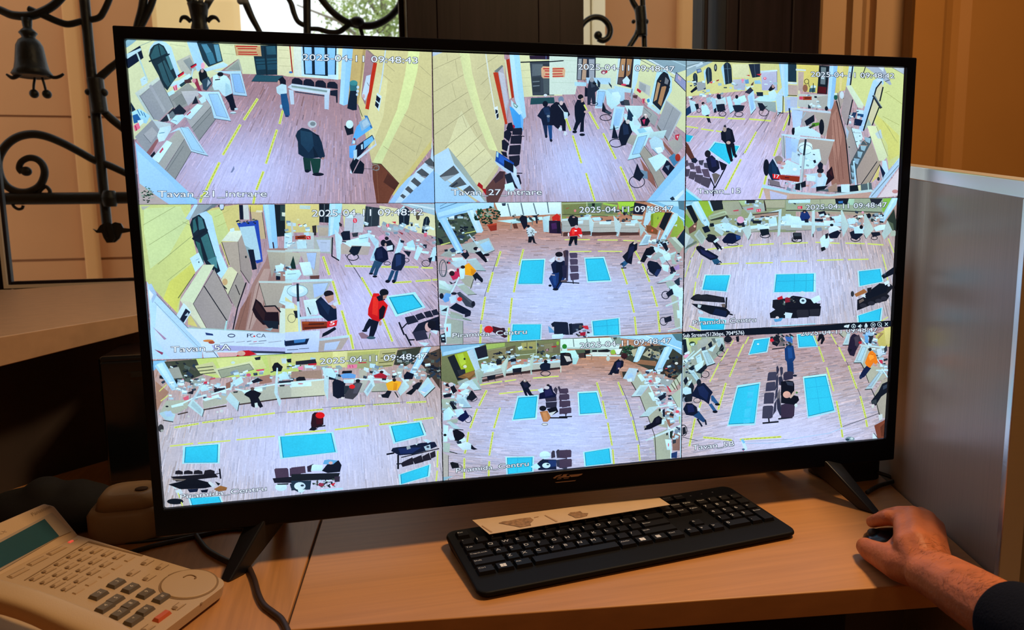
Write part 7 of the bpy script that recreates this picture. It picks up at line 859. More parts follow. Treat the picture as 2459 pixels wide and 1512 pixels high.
def tint(h):
    """screen colours seen by the photograph: a little cooler, with a faint backlight glow in the blacks"""
    r, g, b = hexlin(h)
    return (r * 1.0 + 0.003, g * 1.05 + 0.005, b * 1.14 + 0.011)
def shrink(q, k):
    cx, cy = sum(p[0] for p in q) / len(q), sum(p[1] for p in q) / len(q)
    out = []
    for x, y in q:
        d = math.hypot(cx - x, cy - y) or 1
        out.append((x + (cx - x) * k / d, y + (cy - y) * k / d))
    return out

class Picture:
    """a flat picture on the screen plane: coloured shapes in stacked layers a few microns apart"""
    STEP = 5e-6
    def __init__(s, quad):
        s.v = []; s.f = []; s.c = []
        s.q = quad; s.layer = 1
        s.rnd = random.Random(int(quad[0][0] * 7 + quad[0][1]))
        cx, cy = sum(p[0] for p in quad) / 4, sum(p[1] for p in quad) / 4
        s.clipq = shrink(quad, 1.0)
    def raw(s, pts, col, layer):
        n = len(s.v)
        y = -1e-4 - layer * s.STEP
        s.v += [atY(p[0], p[1], y) for p in pts]
        s.f.append(tuple(range(n, n + len(pts))))
        s.c += col if isinstance(col, list) else [col] * len(pts)
    def clip(s, poly):
        q = s.clipq
        for i in range(4):
            (ax, ay), (bx, by) = q[i], q[(i + 1) % 4]
            out = []
            for j in range(len(poly)):
                p, r = poly[j], poly[(j + 1) % len(poly)]
                sp = (bx - ax) * (p[1] - ay) - (by - ay) * (p[0] - ax)
                sr = (bx - ax) * (r[1] - ay) - (by - ay) * (r[0] - ax)
                if sp >= 0: out.append(p)
                if (sp >= 0) != (sr >= 0):
                    t = sp / (sp - sr)
                    out.append((p[0] + (r[0] - p[0]) * t, p[1] + (r[1] - p[1]) * t))
            poly = out
            if len(poly) < 3: return None
        return poly
    def poly(s, pts, col, layer=None):
        if layer is None:
            s.layer += 1; layer = s.layer
        if isinstance(col, str): col = tint(col)
        ys = [p[1] for p in pts]; xs = [p[0] for p in pts]
        ym, hh = (min(ys) + max(ys)) / 2, max(4.0, max(ys) - min(ys))
        xm, ww = (min(xs) + max(xs)) / 2, max(4.0, max(xs) - min(xs))
        gy, gx, ph = s.rnd.uniform(-0.05, 0.22), s.rnd.uniform(-0.12, 0.12), s.rnd.uniform(0, 6)
        def shade(p):
            f = 1 + gy * (ym - p[1]) / hh + gx * (p[0] - xm) / ww + 0.05 * math.sin(p[0] * 0.11 + p[1] * 0.07 + ph)
            return (col[0] * f, col[1] * f, col[2] * (f * 0.5 + 0.5))
        if len(pts) <= 4 and len(pts) == 3:
            tris = [(0, 1, 2)]
        else:
            tris = tessellate_polygon([[Vector((p[0], p[1], 0)) for p in pts]])
        for t in tris:
            c = s.clip([pts[i] for i in t])
            if c is None:
                c = s.clip([pts[i] for i in reversed(t)])
            if c: s.raw(c, [shade(p) for p in c], layer)
    def quadc(s, pts, col, layer):
        """convex quad, either winding"""
        a = sum(pts[i][0] * pts[(i + 1) % 4][1] - pts[(i + 1) % 4][0] * pts[i][1] for i in range(4))
        c = s.clip(pts if a > 0 else pts[::-1])
        if c: s.raw(c, col, layer)
    def line(s, pts, w, col):
        s.layer += 1
        if isinstance(col, str): col = tint(col)
        for (ax, ay), (bx, by) in zip(pts, pts[1:]):
            d = math.hypot(bx - ax, by - ay) or 1
            nx, ny = -(by - ay) / d * w / 2, (bx - ax) / d * w / 2
            ex, ey = (bx - ax) / d * w * 0.25, (by - ay) / d * w * 0.25
            s.quadc([(ax - ex + nx, ay - ey + ny), (bx + ex + nx, by + ey + ny), (bx + ex - nx, by + ey - ny), (ax - ex - nx, ay - ey - ny)], col, s.layer)
    def ellipse(s, cx, cy, rx, ry, col, n=14):
        s.poly([(cx + rx * math.cos(2 * math.pi * k / n), cy + ry * math.sin(2 * math.pi * k / n)) for k in range(n)], col)
    def floor(s, spec):
        wood, glare, gc, gr, vp, top = spec
        wood, glare, top = tint(wood), tint(glare), tint(top)
        a, b, c, d = shrink(s.q, 1.4)
        def at(u, v): return tuple((a[i] * (1 - u) + b[i] * u) * (1 - v) + (d[i] * (1 - u) + c[i] * u) * v for i in (0, 1))
        def colour(p):
            g = math.exp(-(((p[0] - gc[0]) / gr[0]) ** 2 + ((p[1] - gc[1]) / gr[1]) ** 2) * 0.8)
            y0_, y1_ = s.q[0][1], s.q[2][1]
            w_ = max(0.0, min(1.0, 1.35 - 2.3 * (p[1] - y0_) / (y1_ - y0_)))
            return [(wood[i] * (1 - w_) + top[i] * w_) * (1 - g) + glare[i] * g for i in range(3)], g
        N = 14
        for i in range(N):
            for j in range(N):
                ps = [at(i / N, j / N), at((i + 1) / N, j / N), at((i + 1) / N, (j + 1) / N), at(i / N, (j + 1) / N)]
                s.raw(ps, [tuple(colour(p)[0]) for p in ps], 0)
        for k in range(2300):
            u, v = s.rnd.random(), s.rnd.random()
            p = at(u, v)
            col, g = colour(p)
            amp = 1 - 0.72 * g
            f = 1 + s.rnd.choice((-0.52, -0.4, -0.28, -0.2, -0.12, 0.1, 0.16, 0.26, 0.36, 0.46)) * amp * s.rnd.uniform(0.5, 1.0)
            warm = s.rnd.uniform(-0.12, 0.14) * (1 - g)
            cc = (col[0] * f * (1 + warm), col[1] * f, col[2] * f * (1 - warm))
            if vp is not None: ang = math.atan2(p[1] - vp[1], p[0] - vp[0])
            elif s.q[0][0] > 1500: ang = -0.06 - 0.16 * v - 0.10 * u * v
            else: ang = 0.16 * v * (0.5 - u) * 2 + 0.03 * (u - 0.5)
            L = s.rnd.uniform(10, 40) * (0.55 + 0.65 * v); w = s.rnd.uniform(1.0, 2.9)
            dx, dy = math.cos(ang) * L / 2, math.sin(ang) * L / 2
            nx, ny = -math.sin(ang) * w / 2, math.cos(ang) * w / 2
            s.quadc([(p[0] - dx + nx, p[1] - dy + ny), (p[0] + dx + nx, p[1] + dy + ny), (p[0] + dx - nx, p[1] + dy - ny), (p[0] - dx - nx, p[1] - dy - ny)], cc, 1 + k % 12)
        s.layer = 14
    def text(s, txt, p0, p1, h, mode):
        vs, fs, x0, x1 = glyphs(txt)
        L = math.hypot(p1[0] - p0[0], p1[1] - p0[1])
        ux, uy = (p1[0] - p0[0]) / L, (p1[1] - p0[1]) / L
        sx, sy = L / (x1 - x0), h / 0.70
        if mode == 'TC': vx, vy = uy, -ux
        else: vx, vy = 0.0, -1.0
        if mode == 'TR': vx, vy = 0.12, -1.0
        def put(ox, oy, col):
            s.layer += 2
            P = [(p0[0] + ox + ux * (x - x0) * sx + vx * y * sy, p0[1] + oy + uy * (x - x0) * sx + vy * y * sy) for x, y in vs]
            for f in fs:
                for k in range(1, len(f) - 1):
                    t = [P[f[0]], P[f[k]], P[f[k + 1]]]
                    a = (t[1][0] - t[0][0]) * (t[2][1] - t[0][1]) - (t[1][1] - t[0][1]) * (t[2][0] - t[0][0])
                    c = s.clip(t if a > 0 else t[::-1])
                    if c: s.raw(c, col, s.layer)
        if mode == 'TD': put(0, 0, tint('202840')); return
        if mode in ('T',):
            for ox, oy in ((1.15, 1.1), (-1.1, 1.0), (1.1, -1.0), (-1.1, -1.0)): put(ox, oy, tint('38424c'))
        put(0, 0, tint('e8f2f8'))
        if mode != 'T': put(0.35, 0, tint('e8f2f8'))
    def clutter(s, n, a, b, size):
        """papers, printers and screens lying about on the far desks"""
        a0 = s.rnd.uniform(-0.2, 0.2)
        pts = sorted(((s.rnd.uniform(a[0], b[0]), s.rnd.uniform(a[1], b[1])) for j in range(n)), key=lambda p: p[1])
        for px, py in pts:
            t = s.rnd.random()
            an = a0 + s.rnd.uniform(-0.3, 0.3)
            L = size * s.rnd.uniform(0.4, 0.85); W = L * s.rnd.uniform(0.35, 0.75)
            if t < 0.60: col = s.rnd.choice(('c8eef8', 'b8e2f2', 'a8d0e0', 'd4f4fa', '9cc0d0'))
            elif t < 0.82: col = s.rnd.choice(('8aa4b0', '7890a4', '94a8a8'))
            elif t < 0.955: col = s.rnd.choice(('1c2838', '283448', '202830')); L *= 0.8; W *= 0.8
            else: col = s.rnd.choice(('c86878', 'd890a8', 'c04050')); L *= 0.5; W *= 0.5
            ca, sa = math.cos(an), math.sin(an)
            def quad(x0, x1, y0, y1, c):
                s.layer += 1
                s.quadc([(px + ca * x - sa * y, py + sa * x + ca * y) for x, y in ((x0 * L, y0 * W), (x1 * L, y0 * W * 0.9), (x1 * L * 0.95, y1 * W), (x0 * L * 0.9, y1 * W * 0.95))], tint(c), s.layer)
            quad(-1, 1, -1, 1, col)
            if t < 0.25: quad(-0.8, 0.8, 0.35, 0.85, '88a8b8'); quad(-0.7, 0.6, -0.8, -0.1, 'e0f8fc')
            elif t > 0.82 and t < 0.9: quad(-0.7, 0.7, -0.7, 0.3, '405468')
    def run(s, dsl):
        x0, y0, sc = 0, 0, 1
        def xy(t): a, b = t.split(','); return (x0 + float(a) / sc, y0 + float(b) / sc)
        for ln in dsl.split('\n'):
            if not ln: continue
            if ln[0] == '@':
                x0, y0, sc = CROP[ln[1:3]]; continue
            w = ln.split(' ')
            k = w[0]
            if k == 'P': s.poly([xy(t) for t in w[2:]], w[1])
            elif k == 'L': s.line([xy(t) for t in w[3:]], max(float(w[2]) / sc, 0.7), w[1])
            elif k == 'E':
                c = xy(w[2]); s.ellipse(c[0], c[1], float(w[3]) / sc, float(w[4]) / sc, w[1])
            elif k == 'O':
                c = xy(w[3]); rx, ry = (float(t) / sc for t in w[4].split(','))
                s.line([(c[0] + rx * math.cos(math.pi * j / 9), c[1] + ry * math.sin(math.pi * j / 9)) for j in range(19)], float(w[2]) / sc, w[1])
            elif k == 'K':
                if w[2] == 'mix':
                    s.clutter(int(int(w[1]) * 0.55), xy(w[3]), xy(w[4]), float(w[5]) / sc); continue
                n, mix, a, b, size = int(w[1]), MIXES[w[2]], xy(w[3]), xy(w[4]), float(w[5]) / sc
                for j in range(n):
                    px, py = s.rnd.uniform(a[0], b[0]), s.rnd.uniform(a[1], b[1])
                    if w[2] == 'leaf':
                        t = s.rnd.uniform(0, 6.28); r = math.sqrt(s.rnd.random())
                        px, py = (a[0] + b[0]) / 2 + math.cos(t) * r * (b[0] - a[0]) / 2, (a[1] + b[1]) / 2 + math.sin(t) * r * (b[1] - a[1]) / 2
                    an = s.rnd.uniform(-0.7, 0.7); L, W = size * s.rnd.uniform(0.3, 0.7), size * s.rnd.uniform(0.15, 0.4)
                    ca, sa = math.cos(an), math.sin(an)
                    s.layer += 1
                    s.quadc([(px + ca * i * L - sa * jj * W, py + sa * i * L + ca * jj * W) for i, jj in ((-1, -1), (1, -0.8), (0.9, 1), (-0.9, 0.9))], tint(s.rnd.choice(mix)), s.layer)
            elif k == 'Y':
                a, b, wd = xy(w[2]), xy(w[3]), float(w[1]) / sc
                s.line([a, b], wd * 0.92, 'dcea9c'); s.line([a, b], wd * 0.62, 'cbdd5c')
                if wd > 4.4:
                    n = 9
                    for j in range(n):
                        t0 = (j + 0.25) / n; t1 = t0 + s.rnd.uniform(0.3, 0.65) / n
                        s.line([(a[0] + (b[0] - a[0]) * t, a[1] + (b[1] - a[1]) * t) for t in (t0, t1)], 0.9, '78842c')
            elif k == 'S':
                q = [xy(t) for t in w[2:6]]; bd = float(w[1]) / sc * 1.35
                s.poly(q, 'a8ecf8'); s.poly(shrink(q, bd * 0.8), '1c88a4'); s.poly(shrink(q, bd * 1.15), '30c6e8')
            elif k in ('T', 'TD', 'TR', 'TC'):
                n = 4
                txt = ' '.join(w[n:])
                s.text(txt, xy(w[2]), xy(w[3]), float(w[1]), k)
    def build(s, name, m, parent, origin):
        me = bpy.data.meshes.new(name)
        me.from_pydata([v - origin for v in s.v], [], s.f)
        ca = me.color_attributes.new('picture', 'FLOAT_COLOR', 'CORNER')
        flat = []
        for c in s.c: flat += [c[0], c[1], c[2], 1.0]
        ca.data.foreach_set('color', flat)
        me.materials.append(m)
        o = bpy.data.objects.new(name, me)
        COL.objects.link(o)
        o.parent = parent
        return o
def picture_material(strength):
    m = bpy.data.materials.new('backlit_picture')
    m.use_nodes = True
    nt = m.node_tree
    nt.nodes.clear()
    out = nt.nodes.new('ShaderNodeOutputMaterial')
    em = nt.nodes.new('ShaderNodeEmission')
    at = nt.nodes.new('ShaderNodeVertexColor'); at.layer_name = 'picture'
    tc = nt.nodes.new('ShaderNodeTexCoord')
    total = None                                  # fine video noise of the picture
    for sc_, amp in ((520.0, 0.07), (60.0, 0.03)):
        nz = nt.nodes.new('ShaderNodeTexNoise'); nz.inputs['Scale'].default_value = sc_; nz.inputs['Detail'].default_value = 3.0
        nt.links.new(tc.outputs['Object'], nz.inputs['Vector'])
        mr = nt.nodes.new('ShaderNodeMapRange'); mr.inputs['From Min'].default_value = 0.25; mr.inputs['From Max'].default_value = 0.75
        mr.inputs['To Min'].default_value = 1 - amp; mr.inputs['To Max'].default_value = 1 + amp
        nt.links.new(nz.outputs['Fac'], mr.inputs['Value'])
        if total is None: total = mr.outputs[0]
        else:
            mu = nt.nodes.new('ShaderNodeMath'); mu.operation = 'MULTIPLY'
            nt.links.new(total, mu.inputs[0]); nt.links.new(mr.outputs[0], mu.inputs[1]); total = mu.outputs[0]
    vm = nt.nodes.new('ShaderNodeVectorMath'); vm.operation = 'SCALE'
    nt.links.new(at.outputs['Color'], vm.inputs[0]); nt.links.new(total, vm.inputs['Scale'])
    nt.links.new(vm.outputs[0], em.inputs['Color'])
    em.inputs['Strength'].default_value = strength
    nt.links.new(em.outputs[0], out.inputs['Surface'])
    m.cycles.emission_sampling = 'NONE'
    return m
# ---------------------------------------------------------------- counter behind the telephone
DZ = -0.33                                             # desk top
ct = thing('counter', (-0.8, 0.8, DZ), 'curved raised counter with a wood-look top below the wide window', 'counter')
front = [(-1.30, -0.45), (-0.96, -0.10), (-0.815, 0.075), (-0.706, 0.222), (-0.655, 0.304), (-0.587, 0.408), (-0.50, 0.56), (-0.36, 0.74), (-0.18, 0.86), (0.1, 0.9)]
front = [tuple(p[:2]) for p in curve([(x, y, 0) for x, y in front], 3)]
zb = lambda x: -0.121 if x < -0.72 else -0.121 + min(1, (x + 0.72) / 0.14) * 0.013
back = [(0.1, 1.15), (-0.6, 1.148), (-0.775, 1.135), (-0.916, 1.066), (-1.017, 0.992), (-1.3, 0.80), (-2.0, 0.30), (-2.0, -0.45)]
pl = front + back
MB().prism([(x, y, -0.08) for x, y in pl], None, tops=[(x, y, zb(x)) for x, y in pl]).build('counter_top', M_counter, ct, bevel=0.002)
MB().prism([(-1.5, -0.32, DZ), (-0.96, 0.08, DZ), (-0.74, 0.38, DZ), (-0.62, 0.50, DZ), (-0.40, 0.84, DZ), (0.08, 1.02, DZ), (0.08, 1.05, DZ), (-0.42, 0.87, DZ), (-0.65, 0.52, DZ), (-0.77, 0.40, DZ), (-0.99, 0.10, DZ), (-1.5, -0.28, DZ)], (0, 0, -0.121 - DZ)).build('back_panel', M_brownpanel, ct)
# ---------------------------------------------------------------- desk
dk = thing('desk', (-0.1, 0.2, FZ), 'beech laminate corner desk with a seam, under the monitor and keyboard', 'desk')
pb, pf = atZ(2132, 1155, DZ), atZ(2389, 1385, DZ)      # foot of the partition: back, front
pd = (pb - pf).normalized()
pe = pf + pd * 0.95
E1, E2 = atZ(690, 1512, DZ), atZ(2150, 1407, DZ)
ed = (E2 - E1).normalized()
s0, s1 = atZ(752, 1308, DZ), atZ(686, 1512, DZ)
sd = (s0 - s1).normalized()
sb = s0 + sd * 0.62
fr_ = E2 + ed * ((pf.x - E2.x) / ed.x - 0.001)
gap = Vector((0.0011, 0, 0))
def slab(name, pts, m, top=DZ, th=0.028):
    return MB().prism([(p[0], p[1], top) for p in pts], (0, 0, -th)).build(name, m, dk, bevel=0.0015)
slab('desk_board', [s1 + gap, E2, fr_, pf - Vector((0.001, 0, 0)), pe - Vector((0.001, 0, 0)), Vector((sb.x + 0.0011, pe.y, 0))], M_beech)
slab('desk_board', [s1 - gap - sd * 0.0, s0 - gap, Vector((sb.x - 0.0011, pe.y, 0)), (-1.3, pe.y, 0), (-1.3, -0.75, 0), (-0.55, -0.75, 0), (-0.42, -0.42, 0)], M_beech2)
MB().prism([(s1.x - 0.01, s1.y + 0.01, DZ - 0.004), (s1.x + 0.01, s1.y + 0.01, DZ - 0.004), (sb.x + 0.01, pe.y - 0.02, DZ - 0.004), (sb.x - 0.01, pe.y - 0.02, DZ - 0.004)], (0, 0, -0.01)).build('seam_strip', M_seam, dk)
ins = Vector((0, 0.03, 0))
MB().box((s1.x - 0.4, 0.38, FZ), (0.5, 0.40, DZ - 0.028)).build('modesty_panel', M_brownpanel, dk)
a0, a1 = atY(1950, 1500, -0.10), atY(2082, 1500, -0.10)
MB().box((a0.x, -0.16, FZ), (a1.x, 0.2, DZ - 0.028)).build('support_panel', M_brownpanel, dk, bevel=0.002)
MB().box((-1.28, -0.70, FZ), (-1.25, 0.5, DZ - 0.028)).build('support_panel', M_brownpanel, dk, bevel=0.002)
# ---------------------------------------------------------------- partition
pt = thing('desk_partition', (pf.x, pf.y, DZ), 'beige-grey desk partition panel with a bright aluminium edge, beside the hand', 'partition')
pn = Vector((pd.y, -pd.x, 0)); pn = pn if pn.x > 0 else -pn      # away from the desk
zt_f = atY(2459, 437, pf.y).z
tb = pf + pd * 0.288
zt_b = 0.125 + 0.02
def top_z(d): return 0.093 + (0.1262 - 0.093) * d / 0.272
L_ = 0.92
def ppt(d, z, o=0.0): q = pf + pd * d + pn * o; return Vector((q.x, q.y, z))
def pslab(d0, d1, zlo, zhi, o0, o1):
    mb = MB()
    P = [ppt(d0, zlo(d0), o0), ppt(d1, zlo(d1), o0), ppt(d1, zhi(d1), o0), ppt(d0, zhi(d0), o0)]
    mb.prism(P, pn * (o1 - o0))
    return mb
bot = lambda d: FZ + 0.001
rail = 0.0175
pslab(0.004, L_, bot, lambda d: top_z(d) - rail + 0.001, 0.002, 0.018).build('panel', M_part, pt)
pslab(-0.006, L_, lambda d: top_z(d) - rail, top_z, 0.0, 0.022).build('top_rail', M_alu, pt, bevel=0.0015)
pslab(-0.0065, 0.0035, bot, lambda d: top_z(d) - rail, 0.0, 0.022).build('end_stile', M_alu, pt, bevel=0.0015)

cb = thing('stand_in_cabinet', (1.9, 0.62, FZ), 'added dark cupboard shape standing in for the shaded wall strip beyond the partition', 'stand_in_cabinet')  # added to darken the strip where shaded wall would show
MB().box((1.26, 0.52, FZ), (2.7, 0.835, 0.105)).build('carcass', M_stand_in, cb, bevel=0.003)
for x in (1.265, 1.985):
    d_ = MB().box((x, 0.50, FZ + 0.06), (x + 0.71, 0.5195, 0.10)).build('door', M_stand_in, cb, bevel=0.003)
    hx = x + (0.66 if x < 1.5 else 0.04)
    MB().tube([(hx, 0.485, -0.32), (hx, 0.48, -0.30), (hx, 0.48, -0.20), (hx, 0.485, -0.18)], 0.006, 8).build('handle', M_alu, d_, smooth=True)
# ---------------------------------------------------------------- monitor
mo = thing('monitor', (0, 0.03, DZ), 'large black flat screen showing a grid of nine camera views', 'monitor')
OL, OR_, OT, OB = -0.4805, 0.4838, 0.2646, -0.2835
IL, IR, IT, IB = -0.4702, 0.4702, 0.2519, -0.2519
fb = MB()
yf, yb = -0.0065, 0.020
outer = [(OL, OT), (OR_, OT), (OR_, OB), (OL, OB)]
inner = [(IL, IT), (IR, IT), (IR, IB), (IL, IB)]
vsb = [(x, yf, z) for x, z in outer] + [(x, yf, z) for x, z in inner] + [(x, yb, z) for x, z in outer] + [(x, 0.004, z) for x, z in inner]
fsb = []
for i in range(4):
    j = (i + 1) % 4
    fsb += [(i, j, 4 + j, 4 + i), (i, 8 + i, 8 + j, j), (4 + i, 4 + j, 12 + j, 12 + i)]
fsb.append((8, 9, 10, 11)); 
fb.add(vsb, fsb)
fb.build('bezel', M_tv, mo, bevel=0.002)
hb = MB().box((OL + 0.02, 0.0205, -0.262), (OR_ - 0.02, 0.034, OT - 0.01))
hb.build('back_housing', M_tvback, mo, bevel=0.01)
MB().box((-0.34, 0.0345, -0.23), (0.34, 0.062, 0.06)).build('back_bulge', M_tvback, mo, bevel=0.012)
# logo smear on the lower bezel
lg = MB()
def onb(zx, zy, y=-0.0067): return atY(1280 + zx / 12.295, 1110 + zy / 12.295, y)
for P in ([(590, 455), (640, 420), (700, 385), (780, 362), (860, 350), (800, 395), (720, 410), (660, 470), (620, 475)], [(700, 430), (860, 405), (900, 350), (1075, 335), (1000, 352), (985, 405), (1090, 398), (1080, 432), (960, 440), (760, 452)],
          [(1060, 365), (1240, 350), (1465, 325), (1440, 365), (1330, 405), (1120, 428)], [(700, 480), (840, 465), (835, 482), (710, 502)], [(900, 465), (1060, 455), (1040, 470), (910, 480)],
          [(640, 585), (860, 560), (1130, 535), (1270, 522), (1240, 545), (1060, 565), (880, 580), (700, 602)]):
    lg.poly([onb(x, y) for x, y in P])
lg.build('maker_mark', M_bronze, mo)
# legs
def leg(name, top, foot, rear):
    mb = MB()
    for end, w in ((foot, 0.0125), (rear, 0.012)):
        t0 = Vector(top)
        e = Vector(end)
        d = (e - t0); h = Vector((d.x, d.y, 0)).normalized(); sx = Vector((-h.y, h.x, 0))
        P = [t0 + sx * 0.014 - h * 0.026 + Vector((0, 0, 0.004)), t0 - sx * 0.014 - h * 0.026 + Vector((0, 0, 0.004)), t0 - sx * 0.014 + h * 0.034 + Vector((0, 0, 0.004)), t0 + sx * 0.014 + h * 0.034 + Vector((0, 0, 0.004))]
        Q = [e + sx * w * 0.7 - h * 0.016, e - sx * w * 0.7 - h * 0.016, e - sx * w * 0.6 + h * 0.007, e + sx * w * 0.6 + h * 0.007]
        mb.prism(P, None, tops=Q)
    return mb.build(name, M_leg, mo, bevel=0.003)
fl, fr2 = atZ(549, 1390, DZ), atZ(2097, 1229, DZ)
leg('leg', (-0.352, 0.028, -0.279), (fl.x, fl.y, DZ), (-0.36, 0.15, DZ))
leg('leg', (0.372, 0.028, -0.279), (fr2.x, fr2.y, DZ), (0.37, 0.15, DZ))
# screen and its nine camera views
scr = MB().box((IL - 0.001, 0.0, IB - 0.001), (IR + 0.001, 0.003, IT + 0.001)).build('screen', M_tv, mo)
PIC = picture_material(1.0)
VIEW = {'A': 'entrance hall with a man in a dark coat', 'B': 'entrance hall with three people walking', 'C': 'counter hall with a person in black by a skylight', 'D': 'counter hall with a person in a red vest',
        'E': 'round hall with two skylights and people seated back to back', 'F': 'curved counter above three skylights', 'G': 'curved counter with a person in a yellow jacket', 'H': 'round hall with counters on both sides', 'I': 'hall with an orange-jacketed person and a title bar'}
for k in 'ABCDEFGHI':
    pic = Picture(QUAD[k])
    pic.floor(FLOOR[k])
    pic.run(FEEDS[k])
    o = pic.build('camera_view', PIC, scr, Vector(ORIG['monitor']))
    o['label'] = 'camera view: ' + VIEW[k]

# ---------------------------------------------------------------- things behind the monitor
tw = thing('computer_tower', (-0.53, 0.37, DZ), 'glossy black computer tower under the counter, behind the monitor', 'computer')
MB().box((-0.620, 0.305, DZ), (-0.44, 0.43, -0.128)).build('case', M_gloss, tw, bevel=0.006)
MB().box((-0.616, 0.300, DZ + 0.012), (-0.444, 0.3055, -0.136)).build('front_panel', M_gloss, tw, bevel=0.003)
MB().box((-0.575, 0.2985, -0.16), (-0.535, 0.3004, -0.152)).build('drive_slot', M_tvback, tw)
MB().lathe([(0.004, 0), (0.004, 0.002), (0.003, 0.0025)], Matrix.Translation((-0.553, 0.3003, -0.185)) @ Matrix.Rotation(math.pi / 2, 4, 'X'), 12).build('power_button', M_alu, tw)
bx = thing('beige_box', (-0.52, 0.13, DZ), 'rounded beige plastic box beside the left leg of the monitor', 'box')
def rrect(cx, cy, hx, hy, r, z, n=5):
    out = []
    for sx, sy, a0_ in ((1, 1, 0), (-1, 1, 90), (-1, -1, 180), (1, -1, 270)):
        for k in range(n + 1):
            a = math.radians(a0_ + 90 * k / n)
            out.append(Vector((cx + sx * (hx - r) + r * math.cos(a), cy + sy * (hy - r) + r * math.sin(a), z)))
    return out
bc = atZ(312, 1243, DZ + 0.02)
def ringstack(rings):
    n = len(rings[0]); mb = MB()
    vs = [p for r in rings for p in r]
    fs = [(i * n + k, i * n + (k + 1) % n, (i + 1) * n + (k + 1) % n, (i + 1) * n + k) for i in range(len(rings) - 1) for k in range(n)]
    fs += [tuple(reversed(range(n))), tuple((len(rings) - 1) * n + k for k in range(n))]
    return mb.add(vs, fs)
ringstack([rrect(bc.x, bc.y, 0.040, 0.036, 0.02, DZ), rrect(bc.x, bc.y, 0.043, 0.039, 0.022, DZ + 0.006), rrect(bc.x, bc.y, 0.043, 0.039, 0.022, DZ + 0.036), rrect(bc.x, bc.y, 0.039, 0.035, 0.02, DZ + 0.042)]).build('body', M_beige, bx, smooth=True)
ringstack([rrect(bc.x + .003, bc.y, 0.037, 0.033, 0.02, DZ + 0.042), rrect(bc.x + .003, bc.y, 0.034, 0.030, 0.02, DZ + 0.054), rrect(bc.x + .003, bc.y, 0.029, 0.025, 0.02, DZ + 0.060), rrect(bc.x + .003, bc.y, 0.023, 0.019, 0.015, DZ + 0.058)]).build('lid', M_beige, bx, smooth=True)
MB().ell((bc.x + 0.018, bc.y - 0.005, DZ + 0.0595), (0.008, 0.006, 0.002)).build('dark_mark', M_seam, bx)
bg_ = thing('bag', (-0.66, 0.16, DZ), 'slumped black fabric pouch behind the telephone display', 'bag')
mbg = MB()
for px, py, z, r in ((120, 1232, 0.03, (0.06, 0.045, 0.03)), (185, 1240, 0.028, (0.055, 0.05, 0.03)), (185, 1190, 0.05, (0.028, 0.03, 0.022)), (105, 1180, 0.058, (0.024, 0.03, 0.02)), (60, 1232, 0.03, (0.06, 0.05, 0.03))):
    c = atY(px, py, 0.17); mbg.ell((c.x, 0.17, max(c.z, DZ + r[2] * 0.9)), r)
bo = mbg.build('pouch', M_bag, bg_, smooth=True)
rm = bo.modifiers.new('fuse', 'REMESH'); rm.mode = 'VOXEL'; rm.voxel_size = 0.006; rm.use_smooth_shade = True
sm = bo.modifiers.new('soft', 'SMOOTH'); sm.iterations = 8
ad = thing('power_adapter', (0.47, 0.09, DZ), 'black power adapter on the desk behind the right leg of the monitor', 'adapter')
ac = atZ(2085, 1168, DZ)
MB().prism([p for p in rrect(ac.x, ac.y + 0.055, 0.045, 0.035, 0.02, DZ)], (0, 0, 0.035)).build('casing', M_tvback, ad, bevel=0.006)
MB().tube(curve([Vector((ac.x + 0.03, ac.y + 0.02, DZ + 0.012)), Vector((ac.x + 0.045, ac.y + 0.0, DZ + 0.006)), atZ(2110, 1166, DZ + 0.004), atZ(2082, 1182, DZ + 0.004)]), 0.003, 8).build('lead', M_cable, ad, smooth=True)

# cables
def cable(name, px, r, m, label, h=None):
    P = [atZ(x, y, DZ + r + (z if len(q) > 2 else 0)) for q in px for x, y, z in [(q[0], q[1], q[2] if len(q) > 2 else 0)]]
    o = MB().tube(curve(P, 8), r, 8).build(name, m, None, smooth=True, origin=P[0])
    return tag(o, label, 'cable', h)
cable('cable', [(225, 1306), (330, 1300), (420, 1289), (500, 1279), (572, 1268), (640, 1262)], 0.0022, M_cable, 'thin black cable running from behind the telephone to the left monitor leg, the upper one')
cable('cable', [(300, 1330), (360, 1312), (420, 1298), (480, 1285), (540, 1272), (600, 1268)], 0.003, M_cable, 'thicker black cable meeting the left monitor leg, the lower of two')
cable('cable', [(470, 1284), (482, 1302), (500, 1322), (535, 1342), (560, 1352)], 0.0035, M_cable, 'short black cable looping behind the left monitor leg')
cable('cord', [(586, 1338), (596, 1358), (610, 1390), (620, 1425), (634, 1452), (656, 1470), (676, 1486), (690, 1512), (698, 1545)], 0.0033, M_cord, 'dark cord winding over the desk between telephone and seam')
# ---------------------------------------------------------------- keyboard
K0 = atZ(1150, 1446, DZ)
K1 = atZ(1918, 1291, DZ)
kx = (K1 - K0); KL = kx.length; kx.normalize()
ky = Vector((-kx.y, kx.x, 0))
KD, KF, KB = 0.142, 0.009, 0.018
def kp(x, y, h): return K0 + kx * x + ky * y + Vector((0, 0, KF + (KB - KF) * y / KD + h))
kn = (Vector((0, 0, 1)) - ky * ((KB - KF) / KD)).normalized()
kyt = (ky + Vector((0, 0, (KB - KF) / KD))).normalized()
def kmat(x, y): 
    m = Matrix((kx, kyt, kn)).transposed().to_4x4(); m.translation = kp(x, y, 0); return m
kb = thing('keyboard', tuple(K0 + kx * KL / 2 + ky * KD / 2), 'black full-size keyboard on the desk in front of the monitor', 'keyboard')
r = 0.012
plan = [Vector((p.x, p.y)) for p in rrect(KL / 2, KD / 2, KL / 2, KD / 2, r, 0)]
